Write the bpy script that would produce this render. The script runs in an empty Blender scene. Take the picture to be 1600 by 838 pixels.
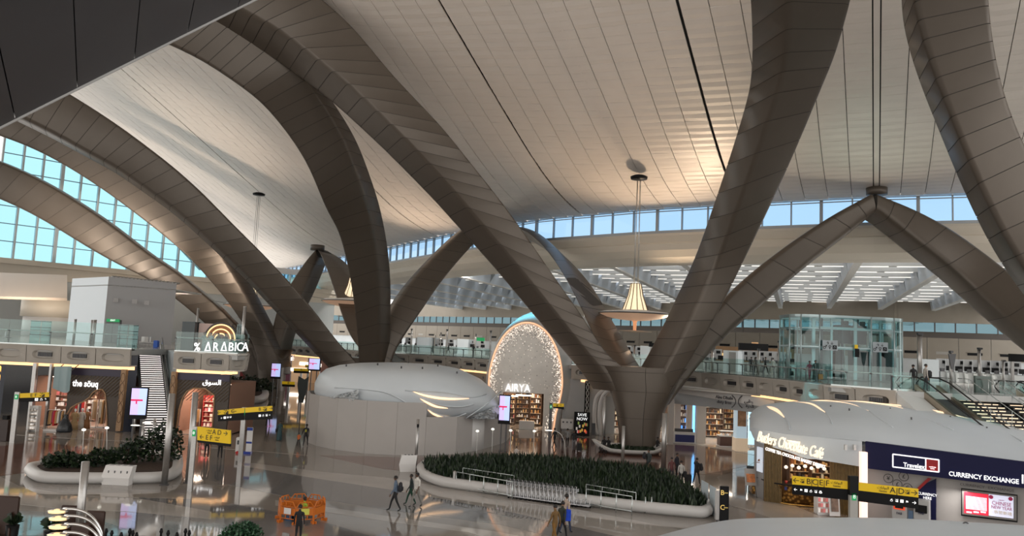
import bpy, bmesh, math, random
import numpy as np
from mathutils import Vector, Matrix
random.seed(7)
SC = bpy.context.scene
COL = SC.collection

# ---------------------------------------------------------------- camera
F, CX, CY, H = 1200.0, 800.0, 419.0, 8.8
_p, _r = math.radians(5.8), math.radians(2.6)
_f = Vector((0, math.cos(_p), math.sin(_p)))
_x = Vector((1, 0, 0)); _u = Vector((0, -math.sin(_p), math.cos(_p)))
CR = math.cos(_r)*_x + math.sin(_r)*_u
CU = -math.sin(_r)*_x + math.cos(_r)*_u
cam_d = bpy.data.cameras.new('camera'); cam = bpy.data.objects.new('camera', cam_d); COL.objects.link(cam)
M = Matrix((CR, CU, -_f)).transposed().to_4x4(); M.translation = Vector((0, 0, H))
cam.matrix_world = M
cam_d.sensor_width = 36; cam_d.lens = 36*F/1600; cam_d.clip_start = .1; cam_d.clip_end = 2000
SC.camera = cam

# ---------------------------------------------------------------- sky and light
SC.view_settings.view_transform = 'Standard'; SC.view_settings.look = 'None'
SC.view_settings.gamma = 1; SC.view_settings.exposure = 0.0
SC.cycles.use_denoising = True
SC.cycles.max_bounces = 8; SC.cycles.diffuse_bounces = 3; SC.cycles.glossy_bounces = 4
SC.cycles.transparent_max_bounces = 64; SC.cycles.transmission_bounces = 4
SC.cycles.sample_clamp_indirect = 4
W = bpy.data.worlds.new('sky'); SC.world = W; W.use_nodes = True
nt = W.node_tree; nt.nodes.clear()
o_ = nt.nodes.new('ShaderNodeOutputWorld'); bg = nt.nodes.new('ShaderNodeBackground')
tc = nt.nodes.new('ShaderNodeTexCoord'); sx = nt.nodes.new('ShaderNodeSeparateXYZ'); rp = nt.nodes.new('ShaderNodeValToRGB')
nt.links.new(tc.outputs['Generated'], sx.inputs[0]); nt.links.new(sx.outputs['Z'], rp.inputs[0])
nt.links.new(rp.outputs[0], bg.inputs[0]); nt.links.new(bg.outputs[0], o_.inputs[0])
e = rp.color_ramp.elements
e[0].position = 0.0; e[0].color = (1, .96, .90, 1)
e[1].position = 0.9; e[1].color = (.86, .90, .95, 1)
m_ = e.new(.12); m_.color = (1, .95, .89, 1)
m_ = e.new(.30); m_.color = (.97, .94, .90, 1)
bg.inputs[1].default_value = 1.9

def lamp(name, kind, loc, energy, color=(1, .86, .7), size=1, rot=None, size_y=None, spot=None, blend=.5):
    d = bpy.data.lights.new(name, kind); d.energy = energy; d.color = color
    if kind == 'AREA':
        d.size = size
        if size_y: d.shape = 'RECTANGLE'; d.size_y = size_y
    elif kind == 'SPOT':
        d.spot_size = spot or 1; d.spot_blend = blend; d.shadow_soft_size = size
    elif kind == 'POINT': d.shadow_soft_size = size
    o = bpy.data.objects.new(name, d); COL.objects.link(o); o.location = loc
    if rot: o.rotation_euler = rot
    return o
def aim(o, target):
    v = Vector(target)-o.location; o.rotation_euler = v.to_track_quat('-Z', 'Y').to_euler(); return o
for x, y, z, tx, ty, tz, en, col, ang in [
        (22, 94, 8, 8, 71, 32, 26000, (1, .74, .5), 1.3), (-12, 118, 8, -19, 108, 29.6, 16000, (1, .76, .55), 1.3),
        (-62, 112, 8, -48, 116, 38, 22000, (1, .80, .62), 1.0), (34, 74, 8, 30, 62, 31, 9000, (1, .80, .62), 1.3), (-66, 88, 9, -66, 119, 22, 60000, (1, .84, .68), .95), (-44, 96, 9, -48, 122, 20, 22000, (1, .80, .62), .8)]:  # last two spots are fill, added to brighten the left column arms
    aim(lamp('roof_uplight_or_arm_fill', 'SPOT', (x, y, z), en, col, 1.6, spot=ang, blend=1), (tx, ty, tz))
for x, y, en in ((17.8, 97.7, 3500), (40, 84.2, 3500), (-7.7, 126.1, 4000), (56, 80.5, 2500), (-35.1, 168.4, 4500)):
    lamp('hall_fill_light', 'AREA', (x, y, 21.8), en, (1, .93, .84), 5, (0, 0, 0), size_y=1.2)
#LIGHTS
# ---------------------------------------------------------------- picture to place
def ray(px, py):
    d = _f*F + CR*(px-CX) - CU*(py-CY); return d/d.y
def P(px, py, Y):
    return ray(px, py)*Y + Vector((0, 0, H))
def G(px, py, z=0.0):
    d = ray(px, py); return d*((z-H)/d.z) + Vector((0, 0, H))
HA = math.radians(25.4); HS, HC = math.sin(HA), math.cos(HA)      # hall axis
def XY(u, v, z=0): return Vector((u*HC+v*HS, -u*HS+v*HC, z))
def UV(q): return q.x*HC-q.y*HS, q.x*HS+q.y*HC

# ---------------------------------------------------------------- materials
def mat(name, col, rough=.5, metal=0, emit=None, es=1.0, noise=0.0, nscale=6, bump=0.0, spec=None, coat=0, rnoise=0):
    m = bpy.data.materials.new(name); m.use_nodes = True
    n = m.node_tree; b = n.nodes['Principled BSDF']
    b.inputs['Base Color'].default_value = (*col, 1); b.inputs['Roughness'].default_value = rough
    b.inputs['Metallic'].default_value = metal
    if spec is not None: b.inputs['Specular IOR Level'].default_value = spec
    if coat: b.inputs['Coat Weight'].default_value = coat; b.inputs['Coat Roughness'].default_value = .05
    if emit: b.inputs['Emission Color'].default_value = (*emit, 1); b.inputs['Emission Strength'].default_value = es
    if noise or bump or rnoise:
        t = n.nodes.new('ShaderNodeTexCoord'); x = n.nodes.new('ShaderNodeTexNoise'); x.inputs['Scale'].default_value = nscale
        x.inputs['Detail'].default_value = 4
        n.links.new(t.outputs['Object'], x.inputs['Vector'])
        if noise:
            r = n.nodes.new('ShaderNodeValToRGB')
            a = tuple(max(0, c*(1-noise)) for c in col); c_ = tuple(min(1, c*(1+noise)) for c in col)
            r.color_ramp.elements[0].position = .3; r.color_ramp.elements[1].position = .7
            r.color_ramp.elements[0].color = (*a, 1); r.color_ramp.elements[1].color = (*c_, 1)
            n.links.new(x.outputs[0], r.inputs[0]); n.links.new(r.outputs[0], b.inputs['Base Color'])
        if bump:
            bp = n.nodes.new('ShaderNodeBump'); bp.inputs['Strength'].default_value = bump; bp.inputs['Distance'].default_value = .05
            n.links.new(x.outputs[0], bp.inputs['Height']); n.links.new(bp.outputs[0], b.inputs['Normal'])
    return m
def glass(name, tint=(.80, .93, .94), refl=.06, rough=.02):
    m = bpy.data.materials.new(name); m.use_nodes = True; n = m.node_tree; n.nodes.clear()
    o = n.nodes.new('ShaderNodeOutputMaterial'); t = n.nodes.new('ShaderNodeBsdfTransparent'); g = n.nodes.new('ShaderNodeBsdfGlossy')
    mx = n.nodes.new('ShaderNodeMixShader'); lw = n.nodes.new('ShaderNodeLayerWeight'); lw.inputs[0].default_value = .5
    pw = n.nodes.new('ShaderNodeMath'); pw.operation = 'POWER'; pw.inputs[1].default_value = 4
    ad = n.nodes.new('ShaderNodeMath'); ad.operation = 'MULTIPLY_ADD'; ad.inputs[1].default_value = .5; ad.inputs[2].default_value = refl; ad.use_clamp = True
    t.inputs[0].default_value = (*tint, 1); g.inputs['Roughness'].default_value = rough
    n.links.new(lw.outputs['Facing'], pw.inputs[0]); n.links.new(pw.outputs[0], ad.inputs[0]); n.links.new(ad.outputs[0], mx.inputs[0])
    n.links.new(t.outputs[0], mx.inputs[1]); n.links.new(g.outputs[0], mx.inputs[2]); n.links.new(mx.outputs[0], o.inputs[0])
    return m
MT = {}
def K(name, *a, **k):
    if name not in MT: MT[name] = mat(name, *a, **k)
    return MT[name]
roof_m = K('ceiling panel white', (.76, .695, .64), .42, noise=.03, nscale=.4)
dark_gap = K('dark joint', (.03, .03, .03), .8)
clad_m = K('champagne cladding', (.108, .088, .071), .36, .25, noise=.04, nscale=.6)
clad_core = K('cladding core', (.05, .045, .04), .8)
white_m = K('white render', (.70, .69, .68), .6, noise=.03, nscale=.5)
gold_wall = K('beige panel', (.32, .275, .22), .5, noise=.03, nscale=.7)
fasc_m = K('fascia panel', (.40, .37, .33), .45, noise=.03, nscale=.7)
steel = K('brushed steel', (.45, .44, .43), .32, .85, noise=.06, nscale=9)
dsteel = K('dark steel', (.10, .10, .105), .4, .6)
black = K('black lacquer', (.006, .006, .007), .5, spec=.2)
chrome = K('chrome', (.7, .7, .7), .12, 1)
win_gl = glass('clear window glass', (.32, .42, .46), .02)
clere_gl = glass('clerestory glass', (.25, .42, .63), .03)
fac_gl = glass('facade glass', (.29, .555, .66), .03)
rail_gl = glass('balustrade glass', (.84, .94, .93), .05)
bluegl = glass('lift glass', (.66, .86, .87), .07)
warm_e = K('cove light', (.9, .6, .35), .5, emit=(1, .58, .27), es=1.6)
white_e = K('white lamp', (1, 1, 1), .5, emit=(1, .93, .82), es=3)
yellow = K('sign yellow', (.75, .50, .01), .45, emit=(1, .62, .01), es=.12)
wht_txt = K('white lettering', (.9, .9, .9), .5, emit=(1, 1, 1), es=1.0)

# ---------------------------------------------------------------- mesh helpers
def V(*a): return Vector(a)
class MB:
    def __init__(s): s.v = []; s.f = []; s.m = []; s.sm = []
    def add(s, vs, fs, mi=0, smooth=False):
        b = len(s.v); s.v += [tuple(x) for x in vs]
        for f in fs: s.f.append([b+i for i in f]); s.m.append(mi); s.sm.append(smooth)
        return s
    def hexa(s, q, mi=0):     # q: 4 bottom, 4 top
        return s.add(q, [(3, 2, 1, 0), (4, 5, 6, 7), (0, 1, 5, 4), (1, 2, 6, 5), (2, 3, 7, 6), (3, 0, 4, 7)], mi)
    def box(s, c, d, rz=0, mi=0, bev=0):
        cs, sn = math.cos(rz), math.sin(rz)
        def pt(x, y, z): return (c[0]+x*cs-y*sn, c[1]+x*sn+y*cs, c[2]+z)
        a, b, h = d[0]/2, d[1]/2, d[2]/2
        if bev:
            e = min(bev, a*.9, b*.9, h*.9)
            L = []
            for z, k in ((-h, e), (-h+e, 0), (h-e, 0), (h, e)):
                L.append([pt(x, y, z) for x, y in ((-a+k, -b+e if k == 0 else -b+k), (a-k, -b+e if 0 else -b+k), (a-k, b-k), (-a+k, b-k))])
            return s.loft(L, mi, cap=True)
        return s.hexa([pt(x, y, z) for z in (-h, h) for x, y in ((-a, -b), (a, -b), (a, b), (-a, b))], mi)
    def loft(s, rings, mi=0, cap=True, smooth=False, closed=True):
        n = len(rings[0]); vs = [p for r in rings for p in r]; fs = []
        for i in range(len(rings)-1):
            for j in range(n if closed else n-1):
                k = (j+1) % n; fs.append((i*n+j, i*n+k, (i+1)*n+k, (i+1)*n+j))
        if cap and closed: fs.append(tuple(range(n-1, -1, -1))); fs.append(tuple((len(rings)-1)*n+j for j in range(n)))
        return s.add(vs, fs, mi, smooth)
    def tube(s, pts, r, n=8, mi=0, smooth=True, cap=True):
        pts = [Vector(p) for p in pts]; rs = r if isinstance(r, (list, tuple)) else [r]*len(pts); rings = []
        up = None
        for i, p in enumerate(pts):
            t = (pts[min(i+1, len(pts)-1)]-pts[max(i-1, 0)])
            t = t.normalized() if t.length > 1e-9 else V(0, 0, 1)
            if up is None: up = V(0, 0, 1) if abs(t.z) < .9 else V(0, 1, 0)
            a = t.cross(up)
            if a.length < 1e-4: a = t.cross(V(1, 0, 0))
            a.normalize(); b = a.cross(t); up = b
            rings.append([p+(a*math.cos(2*math.pi*k/n)+b*math.sin(2*math.pi*k/n))*rs[i] for k in range(n)])
        return s.loft(rings, mi, cap, smooth)
    def cyl(s, p, r, h, n=16, mi=0, r2=None, smooth=True):
        return s.tube([p, (p[0], p[1], p[2]+h)], [r, r if r2 is None else r2], n, mi, smooth)
    def lathe(s, c, prof, n=24, mi=0, sx=1, sy=1, rz=0, smooth=True, cap=True):
        cs, sn = math.cos(rz), math.sin(rz); R = []
        for r, z in prof:
            q = []
            for k in range(n):
                a = 2*math.pi*k/n; x, y = r*sx*math.cos(a), r*sy*math.sin(a)
                q.append((c[0]+x*cs-y*sn, c[1]+x*sn+y*cs, c[2]+z))
            R.append(q)
        return s.loft(R, mi, cap, smooth)
    def prism(s, poly, z0, z1, mi=0):
        return s.loft([[(p[0], p[1], z0) for p in poly], [(p[0], p[1], z1) for p in poly]], mi)
    def slab(s, a, b, c, d, t, mi=0):       # quad a b c d with thickness vector t
        q = [Vector(x) for x in (a, b, c, d)]; t = Vector(t)
        return s.hexa(q+[x+t for x in q], mi)
    def mesh(s, name, mats, off=(0, 0, 0)):
        me = bpy.data.meshes.new(name)
        o = Vector(off); me.from_pydata([tuple(Vector(v)-o) for v in s.v], [], s.f)
        for m in mats if isinstance(mats, (list, tuple)) else [mats]: me.materials.append(m)
        me.polygons.foreach_set('material_index', s.m); me.polygons.foreach_set('use_smooth', s.sm)
        me.update(); 
        bm = bmesh.new(); bm.from_mesh(me); bmesh.ops.recalc_face_normals(bm, faces=bm.faces); bm.to_mesh(me); bm.free()
        return me
def root_off(o):
    v = Vector((0, 0, 0))
    while o: v += Vector(o.location); o = o.parent
    return v
def obj(name, mb, mats, parent=None, label=None, kind=None):
    me = mb.mesh(name, mats, root_off(parent)) if isinstance(mb, MB) else mb
    o = bpy.data.objects.new(name, me); COL.objects.link(o)
    if parent: o.parent = parent
    if label: o['label'] = label
    if kind: o['kind'] = kind
    return o
def thing(name, label, cat, loc=(0, 0, 0), group=None, rz=0):
    o = bpy.data.objects.new(name, None); COL.objects.link(o); o.location = loc; o.empty_display_size = .3
    o['label'] = label; o['category'] = cat; o['kind'] = 'thing'; o.rotation_euler = (0, 0, rz)
    if group: o['group'] = group
    return o
def tag(o, label, cat, group=None):
    o['label'] = label; o['category'] = cat
    if group: o['group'] = group
    return o
def solo(name, mb, mats, label, cat, group=None):
    return tag(obj(name, mb, mats), label, cat, group)
def struct(name, mb, mats, parent=None):
    o = obj(name, mb, mats, parent)
    if parent is None: o['kind'] = 'structure'
    return o
def sroot(name, loc=(0, 0, 0)):
    o = bpy.data.objects.new(name, None); COL.objects.link(o); o.location = loc; o['kind'] = 'structure'; return o
def dup(root, loc, rz=0, label=None, group=None, scale=None):
    r = root.copy(); COL.objects.link(r); r.location = loc; r.rotation_euler = (0, 0, rz)
    if label: r['label'] = label
    if group: r['group'] = group
    if scale: r.scale = scale
    for ch in list(root.children):
        c = ch.copy(); COL.objects.link(c); c.parent = r
        for g in ch.children:
            d = g.copy(); COL.objects.link(d); d.parent = c
    return r
def cr(pts, n):       # catmull-rom through rows of numbers, n steps per span
    a = np.array(pts, float); out = []
    for i in range(len(a)-1):
        p0 = a[i-1] if i > 0 else 2*a[i]-a[i+1]; p1, p2 = a[i], a[i+1]
        p3 = a[i+2] if i+2 < len(a) else 2*a[i+1]-a[i]
        for k in range(n):
            t = k/n
            out.append(.5*((2*p1)+(-p0+p2)*t+(2*p0-5*p1+4*p2-p3)*t*t+(-p0+3*p1-3*p2+p3)*t**3))
    out.append(a[-1]); return np.array(out)
def text(name, s, size, mats, parent, loc, xdir, up, ext=.01, align='CENTER', bold=0.0, sx=1, shear=0):
    cu = bpy.data.curves.new(name, 'FONT'); cu.body = s; cu.size = size; cu.extrude = ext; cu.align_x = align; cu.align_y = 'CENTER'
    cu.offset = bold; cu.resolution_u = 3; cu.shear = shear
    tmp = bpy.data.objects.new(name, cu); me = bpy.data.meshes.new_from_object(tmp); bpy.data.objects.remove(tmp); bpy.data.curves.remove(cu)
    me.materials.clear(); me.materials.append(mats)
    x = Vector(xdir).normalized(); z = x.cross(Vector(up)).normalized(); y = z.cross(x)
    me.transform(Matrix.Scale(sx, 4, (1, 0, 0))); Mx = Matrix((x, y, z)).transposed().to_4x4(); Mx.translation = Vector(loc)-root_off(parent)
    me.transform(Mx)
    o = bpy.data.objects.new(name, me); COL.objects.link(o); o.parent = parent
    return o
# ================================================================ ROOF
EU = [-230, -190, -150, -121, -104, -83.3, -61.2, -41.2, -25.8, -10.7, 0, 12, 30]
EV = [210, 185, 160, 142.4, 131.3, 119.1, 104.6, 94.1, 89.9, 88, 87.2, 87.6, 89]
def vedge(u): return float(np.interp(u, EU, EV))
_ww = np.linspace(-5, 200, 2051)
_an = np.interp(_ww, [0, 6, 12, 20, 30, 45, 60, 75, 90, 110, 130], [4, 9, 16, 22, 23, 23, 22, 20, 14, 6, 0])
_hh = np.cumsum(np.tan(np.radians(_an)))*.1; _hh -= np.interp(0, _ww, _hh)
def zr(u, v): return 26+float(np.interp(vedge(u)-v, _ww, _hh))
def RP(u, v, dz=0): return XY(u, v, zr(u, v)+dz)
UB = [-148, -97.3, -64.2, -34, -13.7, 0.2, 33.5]
UN = [22, 15, 13, 9, 6, 15]
cols = []
for i in range(6):
    for k in range(UN[i]):
        cols.append((UB[i]+(UB[i+1]-UB[i])*k/UN[i], UB[i]+(UB[i+1]-UB[i])*(k+1)/UN[i]))
V0 = 30.0; DV = .97
ceil = MB()                                   # backing sheet above the panels
us = np.arange(-148, 34, 4.0)
g = [[RP(u, V0+(vedge(u)-V0)*k/30, .28) for k in range(31)] for u in us]
for i in range(len(us)-1):
    for k in range(30):
        ceil.add([g[i][k], g[i+1][k], g[i+1][k+1], g[i][k+1]], [(0, 1, 2, 3)])
for i in range(len(us)-1):                    # edge lip
    u0, u1 = us[i], us[i+1]
    ceil.add([RP(u0, vedge(u0), -.05), RP(u1, vedge(u1), -.05), RP(u1, vedge(u1)+1.6, .25), RP(u0, vedge(u0)+1.6, .25)], [(0, 1, 2, 3)], 1)
    ceil.add([RP(u0, vedge(u0)+1.6, .25), RP(u1, vedge(u1)+1.6, .25), RP(u1, vedge(u1)+1.6, 1.6), RP(u0, vedge(u0)+1.6, 1.6)], [(0, 1, 2, 3)], 1)
for i in range(len(us)-1):                    # plain continuation of the roof over the hall behind the viewpoint
    q = [XY(us[i], V0), XY(us[i+1], V0), XY(us[i+1], -70), XY(us[i], -70)]; zz = [zr(us[i], V0), zr(us[i+1], V0), 40, 40]
    ceil.add([V(p.x, p.y, z) for p, z in zip(q, zz)], [(0, 1, 2, 3)], 1)
ceiling = struct('ceiling', ceil, [dark_gap, roof_m])
cells = []
rr = random.Random(3)
for ci, (u0, u1) in enumerate(cols):
    j = 0
    while True:
        v0 = V0+j*DV; v1 = v0+DV; ve = vedge((u0+u1)/2)
        if v0 > ve-.25: break
        v1 = min(v1, ve); cells.append((u0, u1, v0, v1)); j += 1
def panel_geo(mb, u0, u1, v0, v1):
    gu, gv = .03, .011
    dark = [b for b in UB[1:5]]
    gl = .13 if any(abs(u0-b) < .01 for b in dark) else gu
    gr = .13 if any(abs(u1-b) < .01 for b in dark) else gu
    if abs(u0-.2) < .01 or abs(u1-.2) < .01: gl, gr = (.32 if abs(u0-.2) < .01 else gl), (.32 if abs(u1-.2) < .01 else gr)
    t = rr.uniform(-.012, .012); s = rr.uniform(-.02, .02)
    sag = .03
    a, b = u0+gl, u1-gr; c, d = v0+gv, v1-gv; m = (c+d)/2
    q = [RP(a, c, t-s), RP(b, c, t+s), RP(b, m, -sag+s), RP(a, m, -sag-s), RP(b, d, t+s), RP(a, d, t-s)]
    up = [p+V(0, 0, .14) for p in (q[0], q[1], q[4], q[5])]
    vs = q+up
    mb.add(vs, [(0, 1, 2, 3), (3, 2, 4, 5), (0, 6, 7, 1), (4, 8, 9, 5), (1, 7, 8, 4, 2), (0, 3, 5, 9, 6)])
def prj(q):
    q = q-V(0, 0, H); k = F/q.dot(_f); return CX+q.dot(CR)*k, CY-q.dot(CU)*k, q.dot(_f)
vis = []
for c in cells:
    x, y, d = prj(RP((c[0]+c[1])/2, (c[2]+c[3])/2))
    if -5 < x < 1605 and -5 < y < 450 and d > 0: vis.append((d, c))
vis.sort(key=lambda t: t[0])
near = set(c for _, c in vis[:300])
big = MB()
for c in cells:
    if c in near:
        mb = MB(); panel_geo(mb, *c); obj('panel', mb, roof_m, ceiling)
    else: panel_geo(big, *c)
obj('panel', big, roof_m, ceiling, kind='stuff')
rl = MB()                                    # raised service rails between panels
for uc, w in ((.2, .22), (-23.85, .1)):
    R = []
    for v in np.arange(V0, vedge(uc)-.5, 1.5):
        R.append([RP(uc-w, v, -.02), RP(uc+w, v, -.02), RP(uc+w, v, .1), RP(uc-w, v, .1)])
    rl.loft(R)
obj('service_rail', rl, roof_m, ceiling)

# ================================================================ ARMS OF THE BRANCHING COLUMNS
def ring_pts(L, R, d, r=.42):
    a = R-L; w = a.length; a = a/w; t = d.length; b = d/t
    r = min(r, w*.3, t*.45); q = []
    def c(ca, cb, s0, s1):
        for ang in (0, 30, 60, 90):
            an = math.radians(ang); x = ca-(s0*r*math.cos(an)); y = cb-(s1*r*math.sin(an)); q.append((x, y))
    pts = []
    for (ca, cb, seq) in ((r, r, [180, 215, 250, 270]), (w-r, r, [270, 305, 325, 360]), (w-r, t-r, [0, 45, 90]), (r, t-r, [90, 135, 180])):
        for an in seq:
            an = math.radians(an); pts.append(L+a*(ca+r*math.cos(an))+b*(cb+r*math.sin(an)))
    return pts
def arm(parent, pairs, dvec, n=2, sub=2, rad=.42, m=None):
    """pairs: lx,ly,rx,ry,Y[,Yr] along the seams of the cladding"""
    rows = [tuple(P(p[0], p[1], p[4]))+tuple(P(p[2], p[3], p[5] if len(p) > 5 else p[4])) for p in pairs]
    fine = cr(rows, n*sub)
    for _ in range(6): fine[1:-1] = fine[:-2]*.25+fine[1:-1]*.5+fine[2:]*.25
    N = len(fine)
    dv = [Vector(dvec[0]).lerp(Vector(dvec[1]), i/(N-1)) for i in range(N)] if isinstance(dvec[0], (tuple, list)) else [Vector(dvec)]*N
    rings = [ring_pts(Vector(f[:3]), Vector(f[3:]), dv[i], rad) for i, f in enumerate(fine)]
    core = MB(); inner = []
    for r in rings:
        c = sum(r, V(0, 0, 0))/len(r); inner.append([p+(c-p).normalized()*.09 for p in r])
    core.loft(inner, smooth=True)
    a = obj('arm', core, clad_core, parent)
    for s in range(0, N-1, sub):
        seg = rings[s:s+sub+1]
        if len(seg) < 2: break
        seg = [list(x) for x in seg]
        for e, i in ((0, 1), (-1, -2)):
            seg[e] = [p+(q-p).normalized()*.028 for p, q in zip(seg[e], seg[i])]
        mb = MB(); mb.loft(seg, cap=False, smooth=True); obj('panel', mb, m or clad_m, a)
    return a
def trunk(parent, rows, Y, dy, m=None, nseam=3):
    """rows: (py, xl, xr); lofted round trunk with cladding panels split at seams"""
    rings = []
    for i, (py, xl, xr) in enumerate(rows):
        a, b = P(xl, py, Y), P(xr, py, Y); c = (a+b)/2; hw = (b-a).length/2; hd = dy[i]
        n = 32; q = []
        for k in range(n):
            t = 2*math.pi*k/n; cs, sn = math.cos(t), math.sin(t)
            ex = .62
            q.append(V(c.x+hw*math.copysign(abs(cs)**ex, cs), c.y+hd+hd*math.copysign(abs(sn)**ex, sn), c.z if i else min(c.z, 0.02)))
        rings.append(q)
    rings = [[Vector(x) for x in row.reshape(-1, 3)] for row in cr([[c for p in r for c in p] for r in rings], 4)]
    core = MB(); inner = []
    for r in rings:
        c = sum(r, V(0, 0, 0))/len(r); inner.append([p+(c-p).normalized()*.07 for p in r])
    core.loft(inner, smooth=True); t = obj('trunk', core, clad_core, parent)
    step = max(1, (len(rings)-1)//nseam)
    for s in range(0, len(rings)-1, step):
        seg = rings[s:s+step+1]
        if len(seg) < 2: break
        last = s+step >= len(rings)-1
        for k0 in range(0, 32, 8):
            idx = [(k0+k) % 32 for k in range(9)]
            L = []
            for si, r in enumerate(seg):
                row = [r[i].copy() for i in idx]
                row[0] += (row[1]-row[0]).normalized()*.02; row[-1] += (row[-2]-row[-1]).normalized()*.02
                if si == 0 and s > 0: row = [p+V(0, 0, .03) for p in row]
                L.append(row)
            mb = MB(); mb.loft(L, cap=False, closed=False, smooth=True); obj('panel', mb, m or clad_m, t)
        if last:
            mb = MB(); mb.add([p+V(0, 0, .005) for p in rings[-1]], [tuple(range(32))]); obj('panel', mb, m or clad_m, t)
    return t
def basept(px, py, Y): q = P(px, py, Y); return (q.x, q.y, 0)

# central column
c1 = thing('branching_column', 'huge bronze branching column standing in the white planter beside the dark hedge', 'column', basept(1004, 700, 70.6))
trunk(c1, [(702, 974, 1034), (672, 972, 1037), (640, 967, 1046), (614, 959, 1060), (592, 948, 1069), (575, 936, 1082)], 69.2, [1.8, 1.9, 2.2, 2.6, 2.9, 3.0])
A = [(958, 612, 1012, 598, 70), (941, 584, 992, 583, 70), (920, 556, 968, 568, 70), (892, 520, 945, 547, 70), (857, 476, 917, 500, 70), (806, 412, 880, 450, 70),
     (752, 350, 833, 380, 69.5), (708, 298, 790, 320, 69), (668, 255, 757, 278, 68.5), (630, 214, 722, 234, 68), (588, 173, 690, 194, 68), (543, 130, 640, 142, 68), (495, 92, 600, 98, 68), (452, 59, 556, 42, 68),
     (412, 34, 500, -8, 67.5), (372, 14, 448, -50, 67), (330, -10, 400, -85, 66)]
arm(c1, A, ((-1.7, 3.0, .0), (-2.4, 3.6, -1.2)), n=2)
B = [(1000, 640, 1038, 640, 69.5), (1018, 612, 1054, 607, 69.5), (1050, 556, 1094, 542, 69), (1076, 503, 1117, 503, 68.5), (1103, 443, 1148, 443, 68), (1124, 400, 1178, 380, 67), (1148, 334, 1214, 305, 64), (1182, 239, 1254, 216, 59.5), (1215, 138, 1291, 127, 54.5), (1227, 86, 1310, 82, 51.5), (1232, 0, 1332, 5, 46.5), (1231, -90, 1352, -80, 42)]
arm(c1, B, ((-1.6, 4.2, 0), (-1.0, 4.5, 0)), n=2)
Cc = [(975, 612, 1000, 600, 72), (945, 566, 978, 572, 74), (925, 525, 958, 533, 77), (905, 478, 937, 500, 80), (880, 430, 915, 458, 85), (850, 385, 887, 421, 90), (815, 355, 850, 388, 97), (780, 352, 810, 368, 102), (741, 347, 756, 366, 106)]
arm(c1, Cc, (1.6, 3.2, .4), n=2)
Rr = [(1020, 640, 1048, 630, 71), (1046, 590, 1075, 592, 72), (1070, 548, 1103, 558, 73), (1098, 505, 1130, 530, 74), (1128, 468, 1163, 498, 74.5), (1160, 437, 1198, 470, 75), (1200, 404, 1244, 427, 75.3), (1250, 368, 1295, 387, 75.3), (1300, 335, 1336, 356, 75), (1340, 314, 1358, 338, 74.7), (1364, 301, 1370, 328, 74.5)]
arm(c1, Rr, (.4, 3.0, -.4), n=1, sub=3, rad=.6)
cp = MB(); q = P(1370, 300, 76); cp.cyl((q.x, q.y, q.z-.3), 1.0, .7, 20); cp.cyl((q.x, q.y, q.z+.4), .6, .8, 16); obj('cap', cp, clad_m, c1)
# right hand column, trunk outside the picture
c0 = thing('branching_column', 'bronze branching column at the right edge, its arms cut off by the picture', 'column', (49, 53, 0))
trunk(c0, [(760, 1885, 1965), (700, 1880, 1970), (640, 1860, 1990), (600, 1845, 2005)], 53, [2, 2.2, 2.8, 3.2])
Q = [(1371, 301, 1370, 328, 74.5), (1400, 312, 1388, 340, 74), (1430, 324, 1412, 359, 73.5), (1486, 352, 1444, 384, 72.5), (1530, 385, 1480, 412, 72), (1575, 418, 1528, 452, 71), (1625, 460, 1575, 494, 68), (1690, 510, 1640, 545, 64), (1770, 580, 1720, 600, 59), (1880, 650, 1850, 680, 56)]
arm(c0, Q, (-.4, 3, -.4), n=1, sub=3, rad=.6)
T = [(1424, -80, 1545, -90, 41), (1427, 0, 1546, -20, 43.5), (1452, 92, 1554, 62, 46.5), (1486, 181, 1573, 150, 49), (1529, 286, 1612, 245, 50.5), (1587, 400, 1680, 360, 52), (1680, 520, 1770, 480, 54), (1850, 660, 1900, 640, 56)]
arm(c0, T, (1.4, 4.0, 0), n=3)
# second column, behind the white hoarding
c2 = thing('branching_column', 'bronze branching column rising behind the white domed kiosk', 'column', basept(572, 660, 99))
trunk(c2, [(648, 556, 592), (615, 553, 596), (592, 546, 603), (575, 535, 612), (560, 528, 608)], 98, [2, 2.1, 2.6, 3.0, 3.0])
D = [(545, 598, 580, 590, 98), (518, 570, 556, 562, 98), (482, 532, 530, 536, 97.5), (452, 500, 505, 502, 97), (423, 470, 478, 468, 96), (389, 433, 440, 426, 95), (353, 400, 406, 390, 94), (312, 361, 366, 351, 93), (266, 321, 319, 302, 92), (219, 289, 272, 260, 91), (182, 262, 232, 229, 90), (140, 240, 185, 194, 89), (94, 214, 133, 160, 88), (45, 189, 80, 128, 87), (0, 168, 30, 100, 86)]
arm(c2, D, ((-1.4, 2.6, -.2), (-1.2, 2.8, -.3)), n=2)
S = [(560, 610, 594, 610, 98), (559, 566, 592, 566, 97), (556, 517, 593, 505, 95), (550, 463, 593, 447, 92), (540, 409, 589, 396, 89), (527, 360, 581, 350, 86), (510, 333, 570, 305, 83), (494, 294, 552, 255, 80), (476, 253, 536, 215, 78), (450, 213, 516, 180, 76), (422, 178, 492, 145, 74), (394, 150, 462, 104, 72), (359, 125, 425, 70, 71), (322, 100, 385, 40, 70), (281, 78, 352, 20, 69), (235, 58, 310, -5, 68), (190, 40, 265, -25, 67)]
arm(c2, S, ((1.0, 3.2, 0), (1.2, 3.0, .4)), n=2)
Ff = [(560, 610, 605, 612, 98), (588, 545, 612, 562, 98.5), (597, 510, 632, 526, 99), (618, 474, 658, 488, 100), (637, 447, 680, 455, 101), (660, 420, 700, 428, 102.5), (690, 389, 728, 395, 104), (718, 363, 752, 370, 105.5), (741, 346, 758, 362, 107)]
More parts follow.
